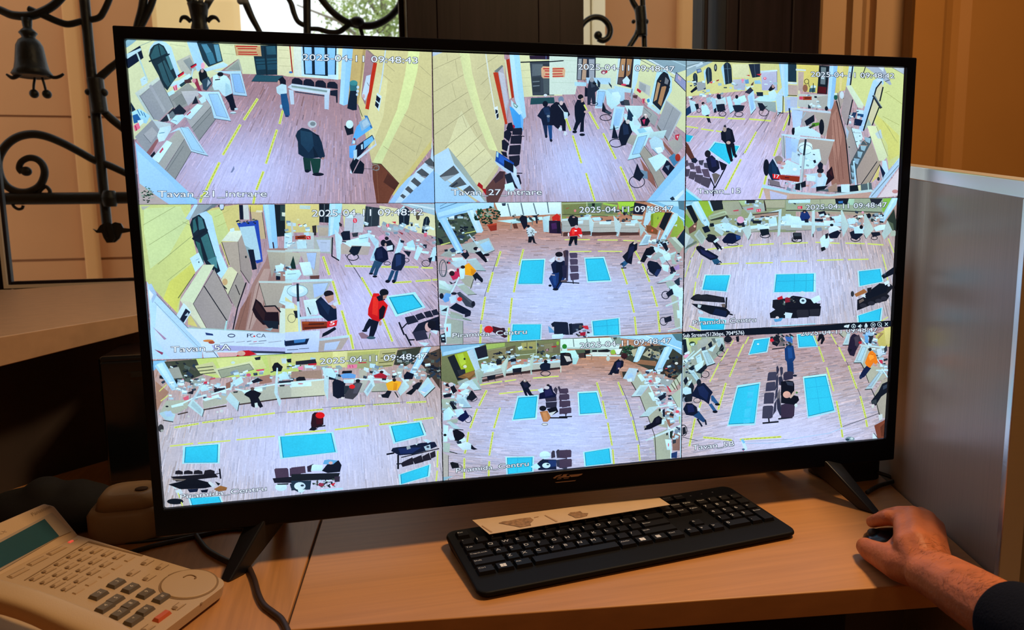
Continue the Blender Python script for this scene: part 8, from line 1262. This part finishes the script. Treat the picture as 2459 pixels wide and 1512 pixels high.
def ring(h, ins, flat=False):
    out = []
    for p in plan:
        x = KL / 2 + (p.x - KL / 2) * (1 - ins / (KL / 2)); y = KD / 2 + (p.y - KD / 2) * (1 - ins / (KD / 2))
        out.append((K0 + kx * x + ky * y + Vector((0, 0, 0.0006))) if flat else kp(x, y, h))
    return out
ringstack([ring(0, 0.004, True), ring(-0.004, 0.0), ring(-0.001, 0.0008), ring(0.0, 0.003)]).build('body', M_kb, kb, smooth=False, bevel=0.0008)
U = KL * 0.955 / 22.5
RH = 0.0158
X0 = KL * 0.0225
ROWS = []
def row(y, items, x=0.0):
    for it in items:
        w, txt = it if isinstance(it, tuple) else (1, it)
        if txt is not None: ROWS.append((X0 + x * U, y, w * U, txt))
        x += w
Y0 = 0.031
row(Y0, [(1.25, '-Ctrl'), (1.25, '#'), (1.25, '-Alt'), (6.25, ''), (1.25, '-AltGr'), (1.25, '#'), (1.25, '%'), (1.25, '-Ctrl')])
row(Y0 + RH, [(2.25, '-Shift'), 'Z', 'X', 'C', 'V', 'B', 'N', 'M', ',', '.', '/', (2.75, '-Shift')])
row(Y0 + 2 * RH, [(1.75, '-CapsLock'), 'A', 'S', 'D', 'F', 'G', 'H', 'J', 'K', 'L', ';', "'", (2.25, '-Enter')])
row(Y0 + 3 * RH, [(1.5, '-Tab'), 'Q', 'W', 'E', 'R', 'T', 'Y', 'U', 'I', 'O', 'P', '[', ']', (1.5, '\\')])
row(Y0 + 4 * RH, ['`', '1', '2', '3', '4', '5', '6', '7', '8', '9', '0', '-', '=', (2, '-Backspace')])
row(Y0 + 5.3 * RH, ['-Esc', (1, None), '-F1', '-F2', '-F3', '-F4', (0.5, None), '-F5', '-F6', '-F7', '-F8', (0.5, None), '-F9', '-F10', '-F11', '-F12'])
row(Y0, ['<', 'v', '>'], 15.25)
row(Y0 + RH, ['^'], 16.25)
row(Y0 + 3 * RH, ['-Del', '-End', '-PgDn'], 15.25)
row(Y0 + 4 * RH, ['-Ins', '-Home', '-PgUp'], 15.25)
row(Y0 + 5.3 * RH, ['-PrtSc', '-ScrLk', '-Pause'], 15.25)
row(Y0, [(2, '0'), '.'], 18.5)
row(Y0 + RH, ['1', '2', '3'], 18.5)
row(Y0 + 2 * RH, ['4', '5', '6', '+'], 18.5)
row(Y0 + 3 * RH, ['7', '8', '9', ''], 18.5)
row(Y0 + 4 * RH, ['-Num', '/', '*', '-'], 18.5)
row(Y0 + RH, ['-Enter'], 21.5)
for x, y, w, txt in ROWS:
    mb = MB()
    g_ = 0.0008
    M = kmat(x, y)
    tall = RH - 2 * g_
    if txt == '-Enter' and x > X0 + 20 * U: M = kmat(x, Y0); tall = 2 * RH - 2 * g_
    mb.taper((g_, g_, -0.001), (w - g_, g_ + tall, 0.0042), 0.0015, M)
    lh = 0.0046
    ax, ay, az = 0.0032, g_ + tall - 0.0078, 0.00435
    small = txt.startswith('-') and len(txt) > 1
    body = txt[1:] if small else txt
    if small: lh = 0.0024; ay = g_ + tall - 0.0062
    if body == '#':
        for i in (0, 1):
            for j in (0, 1):
                mb.add([M @ Vector((0.006 + i * 0.0036 + a, 0.0048 + j * 0.003 + b, az)) for a, b in ((0, 0), (0.0033, 0), (0.0033, 0.0027), (0, 0.0027))], [(0, 1, 2, 3)], 2)
    elif body == '%':
        mb.add([M @ Vector((0.006 + a, 0.005 + b, az)) for a, b in ((0, 0), (0.006, 0), (0.006, 0.0055), (0, 0.0055))], [(0, 1, 2, 3)], 1)
    elif body:
        v2, f2, xa_, xb_ = glyphs(body)
        k_ = lh / 0.7
        wmax = w - 0.006
        kxs = min(k_ * (1.5 if small else 1.25), wmax / max(1e-6, xb_ - xa_))
        mb.add([M @ Vector((ax + (a - xa_) * kxs, ay + b * k_, az)) for a, b in v2], f2, 1)
    mb.build('key', [M_key, M_legend, M_legend_w], kb)
for i in range(3):
    MB().ell(kp(X0 + (19 + i) * U, Y0 + 6.1 * RH, 0.0002), (0.0012, 0.0012, 0.0004), nu=8, nv=4).build('indicator', M_legend, kb)
# small letter slip lying on the function keys
sl = thing('paper_slip', tuple(atZ(1380, 1240, DZ + 0.026)), 'long cream paper slip with two brown stamps, lying on the keyboard', 'paper')
ZS = DZ + 0.0245
def onslip(px, py, h=0.0):
    t = (1283 - 0.163 * (px - 1175) - py) / 33.0
    return atZ(px, py, ZS + 0.003 * max(0, min(1.2, t)) + h)
corners = [(1134, 1249), (1175, 1283), (1609, 1212), (1583, 1195), (1540, 1196)]
cs = [onslip(*c) for c in corners]
MB().prism(cs, (0, 0, 0.0005)).build('sheet', M_paper, sl)
def slipmark(name, pts, m): return MB().poly([onslip(1060 + x / 5.4, 1180 + y / 5.4, 0.0008) for x, y in pts]).build(name, m, sl)
slipmark('stamp_mark', [(740, 405), (800, 385), (870, 378), (1000, 350), (1150, 333), (1195, 365), (1150, 410), (1165, 435), (1080, 450), (1020, 460), (930, 440), (860, 428)], M_ink)
slipmark('stamp_mark', [(1640, 295), (1670, 268), (1740, 262), (1800, 250), (1830, 275), (1905, 278), (1890, 312), (1800, 335), (1740, 340), (1700, 318)], M_ink)
slipmark('fold_line', [(1335, 305), (1350, 300), (1510, 380), (1490, 390)], M_ink2)
slipmark('fold_line', [(520, 440), (532, 436), (665, 520), (640, 524)], M_ink2)
slipmark('print_line', [(1200, 330), (1260, 318), (1262, 323), (1205, 336)], M_ink2)

# ---------------------------------------------------------------- telephone
A_ = atZ(190, 1285, -0.285); B_ = atZ(550, 1393, -0.314)
pv = (B_ - A_); pvh = Vector((pv.x, pv.y, 0)).normalized(); pv.normalize()
pu = Vector((-pvh.y, pvh.x, 0))
pnn = pu.cross(pv); pnn = pnn if pnn.z > 0 else -pnn
pnn.normalize()
def fa(a, b, h=0.0): return A_ + pu * a + pv * b + pnn * h
def onface(px, py, h=0.0):
    d = ray(px, py); o = A_ + pnn * h
    p = CAM + d * ((o - CAM).dot(pnn) / d.dot(pnn))
    return p
def fab(px, py):
    q = onface(px, py) - A_; return q.dot(pu), q.dot(pv)
pc = fa(-0.09, 0.1)
ph = thing('telephone', (pc.x, pc.y, DZ), 'cream office telephone with a tilted display and many keys, left of the monitor', 'telephone')
WA, LB = -0.172, 0.2005
def down(p, z=DZ): return Vector((p.x, p.y, z))
top = [fa(WA, -0.004), fa(0.0, -0.004)]
rr = 0.016
for k in range(7):
    a = math.radians(90 * k / 6)
    top.append(fa(-rr + rr * math.cos(a), LB - rr + rr * math.sin(a)))
top += [fa(WA + 0.01, LB), fa(WA, LB - 0.01)]
def lift(p):
    # underside: desk at the back, a thin raised lip towards the front right corner
    b = (p - A_).dot(pv)
    return down(p, DZ + max(0.0, (b - 0.13)) * 0.06)
MB().prism(top, None, tops=[lift(p) + (fa(-0.1, 0.1) - p) * 0.02 for p in top]).build('body', M_phone, ph, bevel=0.0025, seg=3)
# display hood
hinge_r, hinge_l = fa(0.0, 0.0), fa(WA, 0.0)
dv = Vector((-0.0315, 0.0174, 0.0371)) * 1.02
dn = pu.cross(dv).normalized(); dn = dn if dn.dot(CAM - hinge_r) > 0 else -dn
dvu = dv.normalized(); DL = dv.length
def fd(a, s, h=0.0): return hinge_r + pu * a + dvu * s + dn * h
hood = [fd(0.0, 0.0), fd(0.0, DL - 0.008), fd(-0.008, DL), fd(WA, DL), fd(WA, 0.0)]
MB().prism(hood, None, tops=[Vector((p.x, p.y, p.z)) - dn * 0.016 if i else p - dn * 0.016 for i, p in enumerate(hood)]).build('display_hood', M_phone, ph, bevel=0.002, seg=2)
MB().prism([fd(-0.006, -0.002, -0.006), fd(-0.006, DL - 0.01, -0.008), fd(WA + 0.01, DL - 0.01, -0.008), fd(WA + 0.01, -0.002, -0.006)], None, tops=[down(fd(-0.006, 0, -0.006), DZ), down(fd(-0.006, DL, -0.01) , DZ), down(fd(WA + 0.01, DL, -0.01), DZ), down(fd(WA + 0.01, 0, -0.006), DZ)]).build('display_support', M_phone, ph)
def ondisp(px, py, h=0.0):
    d = ray(px, py); o = hinge_r + dn * h
    return CAM + d * ((o - CAM).dot(dn) / d.dot(dn))
def z1(x, y): return (x / 4.555, 1180 + y / 4.555)
def z2(x, y): return (250 + x / 6.517, 1280 + y / 6.517)
win = [z1(-60, 560), z1(565, 232), z1(775, 442), z1(640, 500), z1(-60, 905)]
MB().prism([ondisp(*p, 0.0) for p in win], dn * 0.0012).build('display_window', M_lcdwin, ph, bevel=0.0005)
lcd = [z1(-60, 592), z1(485, 300), z1(645, 488), z1(-60, 868)]
MB().prism([ondisp(*p, 0.0012) for p in lcd], dn * 0.0006).build('display', M_lcd, ph)
# maker's lettering on the hood
def lettering(name, txt, P0, P1, upv, h, m, parent, nrm):
    v2, f2, xa_, xb_ = glyphs(txt)
    ux = (P1 - P0) / (xb_ - xa_)
    return MB().add([P0 + ux * (x - xa_) + upv * (y * h / 0.7) + nrm for x, y in v2], f2).build(name, m, parent)
lettering('maker_lettering', 'Panasonic', ondisp(*z1(358, 268)), ondisp(*z1(570, 168)), dvu, 0.0042, M_print, ph, dn * 0.0003)
lettering('model_lettering', 'KX', ondisp(*z1(-10, 478)), ondisp(*z1(78, 440)), dvu, 0.003, M_print, ph, dn * 0.0003)
def fkey(name, px, py, su, sv, h, m, inset=0.0012, extra=None, rot=0):
    a, b = fab(px, py)
    M = Matrix((pu, pv, pnn)).transposed().to_4x4(); M.translation = fa(a, b)
    mb = MB().taper((-su / 2, -sv / 2, -0.0006), (su / 2, sv / 2, h), inset, M)
    mats = [m]
    if extra: extra(mb, M, h); mats += [M_groove, M_dialtop, M_red]
    return mb.build(name, mats, ph)
# grooved frame round the line keys
gv = MB()
def strip(p, q, w, h=0.0005):
    a0_, b0_ = fab(*p); a1_, b1_ = fab(*q)
    d = Vector((a1_ - a0_, b1_ - b0_)).normalized() * w / 2; n_ = Vector((-d.y, d.x))
    pts = [(a0_ - n_.x, b0_ - n_.y), (a1_ - n_.x, b1_ - n_.y), (a1_ + n_.x, b1_ + n_.y), (a0_ + n_.x, b0_ + n_.y)]
    gv.prism([fa(a, b, 0.0) for a, b in pts], pnn * h)
strip(z1(268, 972), z1(968, 548), 0.0011); strip(z1(968, 548), z1(1560, 702), 0.0026)
gv.build('panel_groove', M_groove, ph)
def led(side):
    def f(mb, M, h):
        mb.add([M @ Vector((side * 0.0046 + 0.0021 * math.cos(t), -0.0004 + 0.0021 * math.sin(t), h + 0.0001)) for t in [k * math.pi / 4 for k in range(8)]], [tuple(range(8))], 1)
        mb.add([M @ Vector((x, y, 0.0003)) for x, y in ((-0.0066, -0.0031), (-0.0052, -0.0038), (0.0066, -0.0038), (0.0066, -0.0031))], [(0, 1, 2, 3)], 1)
        mb.add([M @ Vector((x, y, 0.0003)) for x, y in ((-0.0066, 0.0028), (0.0066, 0.0028), (0.0066, 0.0038), (-0.0060, 0.0038))], [(0, 1, 2, 3)], 1)
    return f
c00, c04, c40, c44 = (902, 632), (1392, 752), (372, 955), (832, 1102)
for i in range(5):
    for j in range(5):
        u, v = i / 4, j / 4
        x = (c00[0] * (1 - u) + c40[0] * u) * (1 - v) + (c04[0] * (1 - u) + c44[0] * u) * v + 26
        y = (c00[1] * (1 - u) + c40[1] * u) * (1 - v) + (c04[1] * (1 - u) + c44[1] * u) * v - 12
        fkey('line_key', *z1(x, y), 0.0118, 0.0058, 0.0012, M_phone2, 0.001, led(-1) if j < 4 else None)
def outline(mb, M, h):
    for x0_, x1_, y0_, y1_ in ((-0.0098, 0.0098, -0.0036, -0.0029), (-0.0098, 0.0098, 0.0029, 0.0036), (-0.0105, -0.0097, -0.0036, 0.0036)):
        mb.add([M @ Vector((x, y, 0.0003)) for x, y in ((x0_, y0_), (x1_, y0_), (x1_, y1_), (x0_, y1_))], [(0, 1, 2, 3)], 1)
for x, y in ((625, 645), (415, 758), (205, 888)):
    fkey('soft_key', *z1(x, y), 0.019, 0.0055, 0.001, M_phone2, 0.001, outline)
fkey('message_lamp', *z1(775, 548), 0.0065, 0.004, 0.001, M_red, 0.0008)
fkey('small_key', *z1(822, 530), 0.006, 0.003, 0.0006, M_phone2, 0.0006)
DIG = {'3': (190, 800), '6': (415, 875), '9': (650, 960), '#': (895, 1030), '2': (-85, 978), '5': (170, 1060), '8': (400, 1145), '0': (640, 1228), '4': (10, 1178), '7': (240, 1275), '*': (455, 1380)}
for dg_, (x, y) in DIG.items():
    def dig(mb, M, h, dg_=dg_):
        v2, f2, xa_, xb_ = glyphs(dg_ if dg_ != '#' else '#')
        k_ = 0.0055
        mb.add([M @ Vector(((p - (xa_ + xb_) / 2) * k_ + 0.0008, -(q - 0.35) * k_, h + 0.0001)) for p, q in v2], f2, 2)
    fkey('dial_key', *z2(x, y), 0.0165, 0.0118, 0.0034, M_dial, 0.0018, dig)
def dot(mb, M, h):
    mb.add([M @ Vector((-0.0035 + 0.0026 * math.cos(t), 0.0026 * math.sin(t), h + 0.0001)) for t in [k * math.pi / 5 for k in range(10)]], [tuple(range(10))], 1)
    mb.add([M @ Vector((x, y, 0.0003)) for x, y in ((-0.005, 0.0033), (0.0075, 0.0033), (0.0075, 0.0043), (-0.005, 0.0043))], [(0, 1, 2, 3)], 1)
    mb.add([M @ Vector((x, y, 0.0003)) for x, y in ((-0.003, -0.0042), (0.0065, -0.0042), (0.0065, -0.0035), (-0.003, -0.0035))], [(0, 1, 2, 3)], 1)
for x, y in ((660, 460), (890, 530), (440, 625), (690, 700), (1150, 1150)):
    fkey('function_key', *z2(x, y), 0.0125, 0.0075, 0.0011, M_phone2, 0.0012, dot)
fkey('hands_free_key', *z2(905, 1312), 0.0185, 0.0085, 0.0032, M_orange, 0.0018)
fkey('small_key', *z2(660, 1500), 0.014, 0.006, 0.001, M_phone2, 0.001, dot)
fkey('microphone_hole', *z2(1520, 1090), 0.0035, 0.002, 0.0002, M_groove, 0.0004)
# navigator dial
ja, jb = fab(*z2(1330, 795))
MJ = Matrix((pu, pv, pnn)).transposed().to_4x4(); MJ.translation = fa(ja, jb)
nd = MB().lathe([(0.0288, -0.0004), (0.0288, 0.0004), (0.0262, 0.0004)], MJ, 40).build('navigator_groove', M_groove, ph)
MB().lathe([(0.0268, 0.0), (0.0268, 0.0010), (0.0258, 0.0016), (0.012, 0.0012), (0.001, 0.0009)], MJ, 40).build('navigator_dial', M_phone2, ph, smooth=False, bevel=0.0006)
def curve2(P): return [(p.x, p.y) for p in curve([(x, y, 0) for x, y in P], 4)]
nk = MB()
for P in ([(1005, 660), (1090, 620), (1170, 597), (1265, 585)], [(968, 692), (935, 735), (920, 780), (932, 830)]):
    nk.tube([onface(*z2(x, y), 0.0003) for x, y in P], 0.0006, 6)
nk.tube([onface(*z2(x, y), 0.0016) for x, y in curve2([(1242, 688), (1290, 662), (1350, 652), (1410, 664), (1442, 692), (1415, 708)])], 0.0007, 6)
nk.build('navigator_mark', M_groove, ph, smooth=True)
# handset lying along the left side, lengthwise
def hring(b, a_c, h_c, wa, wh, n=16):
    out = []
    for k in range(n):
        t = 2 * math.pi * k / n
        cx_, sx_ = math.cos(t), math.sin(t)
        ex = math.copysign(abs(cx_) ** 0.55, cx_); ez = math.copysign(abs(sx_) ** 0.55, sx_)
        out.append(fa(a_c + ex * wa, b, h_c + ez * wh))
    return out
HS = [(-0.012, 0.016, 0.012, 0.006), (-0.004, 0.020, 0.021, 0.013), (0.02, 0.024, 0.0235, 0.016), (0.045, 0.026, 0.0235, 0.015), (0.065, 0.029, 0.022, 0.0125), (0.09, 0.032, 0.021, 0.0115), (0.125, 0.032, 0.021, 0.0115),
      (0.15, 0.029, 0.022, 0.0125), (0.17, 0.026, 0.0235, 0.015), (0.20, 0.023, 0.0235, 0.016), (0.216, 0.019, 0.021, 0.013), (0.224, 0.015, 0.012, 0.006)]
ringstack([hring(b - 0.006, -0.1515, h - 0.003, wa * 0.64, wh * 0.85) for b, h, wa, wh in HS]).build('handset', M_phone, ph, smooth=True, sub=1)

# ---------------------------------------------------------------- mouse
ms0 = atZ(2082, 1280, DZ + 0.018)
ms = thing('mouse', tuple(atZ(2130, 1290, DZ)), 'black computer mouse under the hand on the right of the desk', 'mouse')
md = (atZ(2190, 1300, DZ + 0.015) - atZ(2078, 1284, DZ + 0.015)); md.z = 0; md.normalize()
mp = Vector((-md.y, md.x, 0))
mc = atZ(2072, 1285, DZ + 0.016)
def mring(s, w, h, n=16):
    c = Vector((mc.x, mc.y, DZ)) + md * s + mp * 0.001
    out = []
    for k in range(n):
        t = math.pi * k / (n - 1)
        out.append(c + mp * (w * math.cos(t)) + Vector((0, 0, 0.002 + h * math.sin(t) ** 0.6)))
    return out
R_ = [mring(0.0, 0.012, 0.007), mring(0.002, 0.020, 0.012), mring(0.008, 0.0245, 0.018), mring(0.02, 0.026, 0.023), mring(0.035, 0.0265, 0.026), mring(0.05, 0.026, 0.024), mring(0.062, 0.020, 0.016), mring(0.068, 0.012, 0.007)]
n_ = 16
vs_m = [p for rg in R_ for p in rg]
fs_m = [(i * n_ + k, i * n_ + k + 1, (i + 1) * n_ + k + 1, (i + 1) * n_ + k) for i in range(len(R_) - 1) for k in range(n_ - 1)]
fs_m += [(i * n_, (i + 1) * n_, (i + 1) * n_ + n_ - 1, i * n_ + n_ - 1) for i in range(len(R_) - 1)]
fs_m += [tuple(range(n_)), tuple((len(R_) - 1) * n_ + k for k in range(n_))]
MB().add(vs_m, fs_m).build('shell', M_mouse, ms, smooth=True, bevel=0.0008)
MB().tube([Vector((mc.x, mc.y, DZ + 0.0185)) + md * 0.010 + mp * 0.003, Vector((mc.x, mc.y, DZ + 0.0215)) + md * 0.012 - mp * 0.003], 0.0062, 14).build('scroll_wheel', M_tvback, ms, smooth=True)

# ---------------------------------------------------------------- the hand and forearm
pe_ = atZ(2330, 1440, DZ + 0.06)
person = thing('person', tuple(atZ(2200, 1330, DZ)), 'right hand and hairy forearm of a person in a dark navy sleeve, holding the mouse', 'person')
def J(x, y, z): return atZ(2040 + x / 4.695, 1190 + y / 4.695, DZ + z)
hd = MB()
def cap(a, ra, b, rb):
    a, b = Vector(a), Vector(b)
    d = b - a
    n = max(2, int(d.length / 0.006))
    hd.tube([a + d * (i / n) for i in range(n + 1)], [ra + (rb - ra) * i / n for i in range(n + 1)], 14)
    hd.ell(a, (ra, ra, ra), nu=14, nv=8); hd.ell(b, (rb, rb, rb), nu=14, nv=8)
def chain(pts):
    for (a, ra), (b, rb) in zip(pts, pts[1:]): cap(a, ra, b, rb)
wrist_t, wrist_b = J(1010, 800, 0.046), J(850, 960, 0.030)
wc = J(940, 880, 0.038)
mcp = {'index': J(600, 262, 0.046), 'middle': J(720, 215, 0.050), 'ring': J(880, 262, 0.046), 'little': J(985, 350, 0.036)}
# metacarpals make the back of the hand
cw = {'index': J(800, 830, 0.036), 'middle': J(880, 800, 0.040), 'ring': J(955, 770, 0.040), 'little': J(1020, 760, 0.036)}
mid = {'index': J(650, 560, 0.047), 'middle': J(770, 520, 0.052), 'ring': J(890, 520, 0.050), 'little': J(985, 570, 0.040)}
for k, r0, r1, r2 in (('index', 0.0135, 0.0130, 0.0105), ('middle', 0.0135, 0.0132, 0.0106), ('ring', 0.0130, 0.0125, 0.0100), ('little', 0.0125, 0.0115, 0.0088)):
    chain([(cw[k], r0), (mid[k], r1), (mcp[k], r2)])
for a, b in (('index', 'middle'), ('middle', 'ring'), ('ring', 'little')):
    chain([((cw[a] + cw[b]) / 2, 0.012), ((mid[a] + mid[b]) / 2, 0.0125), ((mcp[a] * 0.8 + mid[a] * 0.2 + mcp[b] * 0.8 + mid[b] * 0.2) / 2, 0.0095)])
chain([(J(620, 760, 0.030), 0.016), (J(800, 840, 0.034), 0.016)])
# fingers
chain([(mcp['index'], 0.0105), (J(440, 245, 0.045), 0.0092), (J(330, 270, 0.036), 0.0082), (J(255, 292, 0.027), 0.0074)])
chain([(mcp['middle'], 0.0106), (J(560, 205, 0.046), 0.0095), (J(440, 220, 0.036), 0.0084), (J(360, 240, 0.027), 0.0076)])
chain([(mcp['ring'], 0.0100), (J(800, 205, 0.036), 0.0090), (J(720, 225, 0.020), 0.0080), (J(640, 250, 0.010), 0.0074)])
chain([(mcp['little'], 0.0088), (J(930, 285, 0.024), 0.0080), (J(880, 290, 0.013), 0.0072), (J(810, 300, 0.009), 0.0066)])
# thumb
chain([(J(760, 850, 0.028), 0.0180), (J(560, 770, 0.025), 0.0185), (J(390, 690, 0.019), 0.0155), (J(245, 622, 0.0155), 0.0128), (J(180, 572, 0.0135), 0.0105)])
chain([(J(470, 620, 0.026), 0.009), (J(600, 520, 0.036), 0.011), (J(700, 640, 0.036), 0.013)])      # web between thumb and index
# wrist and forearm
EL = Vector((0.36, -0.58, -0.16))
f1, f2_ = J(1290, 1120, 0.046), J(1640, 1320, 0.050)
f3 = f2_ + (f2_ - f1) * 0.9
chain([(J(860, 890, 0.036), 0.0195), (J(1010, 955, 0.040), 0.0210), (f1, 0.0242), (f2_, 0.0272), (f3, 0.029)])
chain([(J(970, 820, 0.042), 0.0180), (J(1120, 900, 0.043), 0.0200), (J(1340, 1060, 0.046), 0.0236), (J(1640, 1270, 0.050), 0.0268)])
tmp = hd.build('arm_rough', M_skin, None)
rm = tmp.modifiers.new('fuse', 'REMESH'); rm.mode = 'VOXEL'; rm.voxel_size = 0.0021; rm.use_smooth_shade = True
sm = tmp.modifiers.new('soft', 'SMOOTH'); sm.factor = 0.5; sm.iterations = 7
dg = bpy.context.evaluated_depsgraph_get(); dg.update()
me = bpy.data.meshes.new_from_object(tmp.evaluated_get(dg))
bpy.data.objects.remove(tmp)
og = ORIG['person']
me.transform(Matrix.Translation(-og))
for p in me.polygons: p.use_smooth = True
me.materials.clear(); me.materials.append(M_skin)
me.name = 'hand_and_forearm'
arm = bpy.data.objects.new('hand_and_forearm', me)
COL.objects.link(arm); arm.parent = person; ORIG['hand_and_forearm'] = og
# short dark hairs on forearm, wrist and hand back
rh = random.Random(11)
hm = MB()
import mathutils
from mathutils.bvhtree import BVHTree
bvh = BVHTree.FromPolygons([v.co + og for v in me.vertices], [tuple(p.vertices) for p in me.polygons])
for k in range(260):
    zx, zy = rh.choice([(rh.gauss(1330, 190), rh.gauss(1030, 120)), (rh.gauss(900, 150), rh.gauss(600, 90)), (rh.gauss(1500, 150), rh.gauss(1150, 140))])
    d = ray(2040 + zx / 4.695, 1190 + zy / 4.695)
    hit = bvh.ray_cast(CAM, d.normalized())
    if hit[0] is None: continue
    p, nrm = hit[0], hit[1]
    t = Vector((rh.uniform(0.2, 1.0), rh.uniform(-0.9, 0.3), rh.uniform(-0.3, 0.2)))
    t = (t - nrm * t.dot(nrm)).normalized()
    L = rh.uniform(0.004, 0.009)
    hm.tube([p, p + t * L * 0.5 + nrm * 0.0006, p + t * L + nrm * 0.0009], [0.00009, 0.00007, 0.00002], 3, cap=False)
ho = hm.build('arm_hair', M_hair, person); ho['kind'] = 'stuff'
# sleeve: open tapered tube with a rolled cuff
ax = (f3 - f1).normalized()
s0_ = f2_ + ax * 0.014 + Vector((0.0, 0.0, 0.0))
side = ax.cross(Vector((0, 0, 1))).normalized(); upv = side.cross(ax).normalized()
def sring(d, rx, rz, n=28, wob=0.0):
    c = s0_ + ax * d + upv * 0.002
    return [c + side * (rx * math.cos(2 * math.pi * k / n) * (1 + wob * math.sin(5 * k + d * 300))) + upv * (rz * math.sin(2 * math.pi * k / n) * (1 + wob * math.cos(4 * k + d * 200))) for k in range(n)]
SR = [sring(0.004, 0.0305, 0.0300), sring(0.0, 0.0320, 0.0312), sring(0.001, 0.0335, 0.0325), sring(0.006, 0.0345, 0.0332, wob=0.01), sring(0.03, 0.037, 0.036, wob=0.02), sring(0.06, 0.041, 0.039, wob=0.025), sring(0.10, 0.046, 0.043, wob=0.02), sring(0.16, 0.050, 0.048, wob=0.02), sring(0.22, 0.055, 0.052)]
n = 28
mb = MB(); mb.add([p for r_ in SR for p in r_], [(i * n + k, i * n + (k + 1) % n, (i + 1) * n + (k + 1) % n, (i + 1) * n + k) for i in range(len(SR) - 1) for k in range(n)])
sv = mb.build('sleeve', M_sleeve, person, smooth=True, sub=1)
for k in 'arm_rough',:
    pass
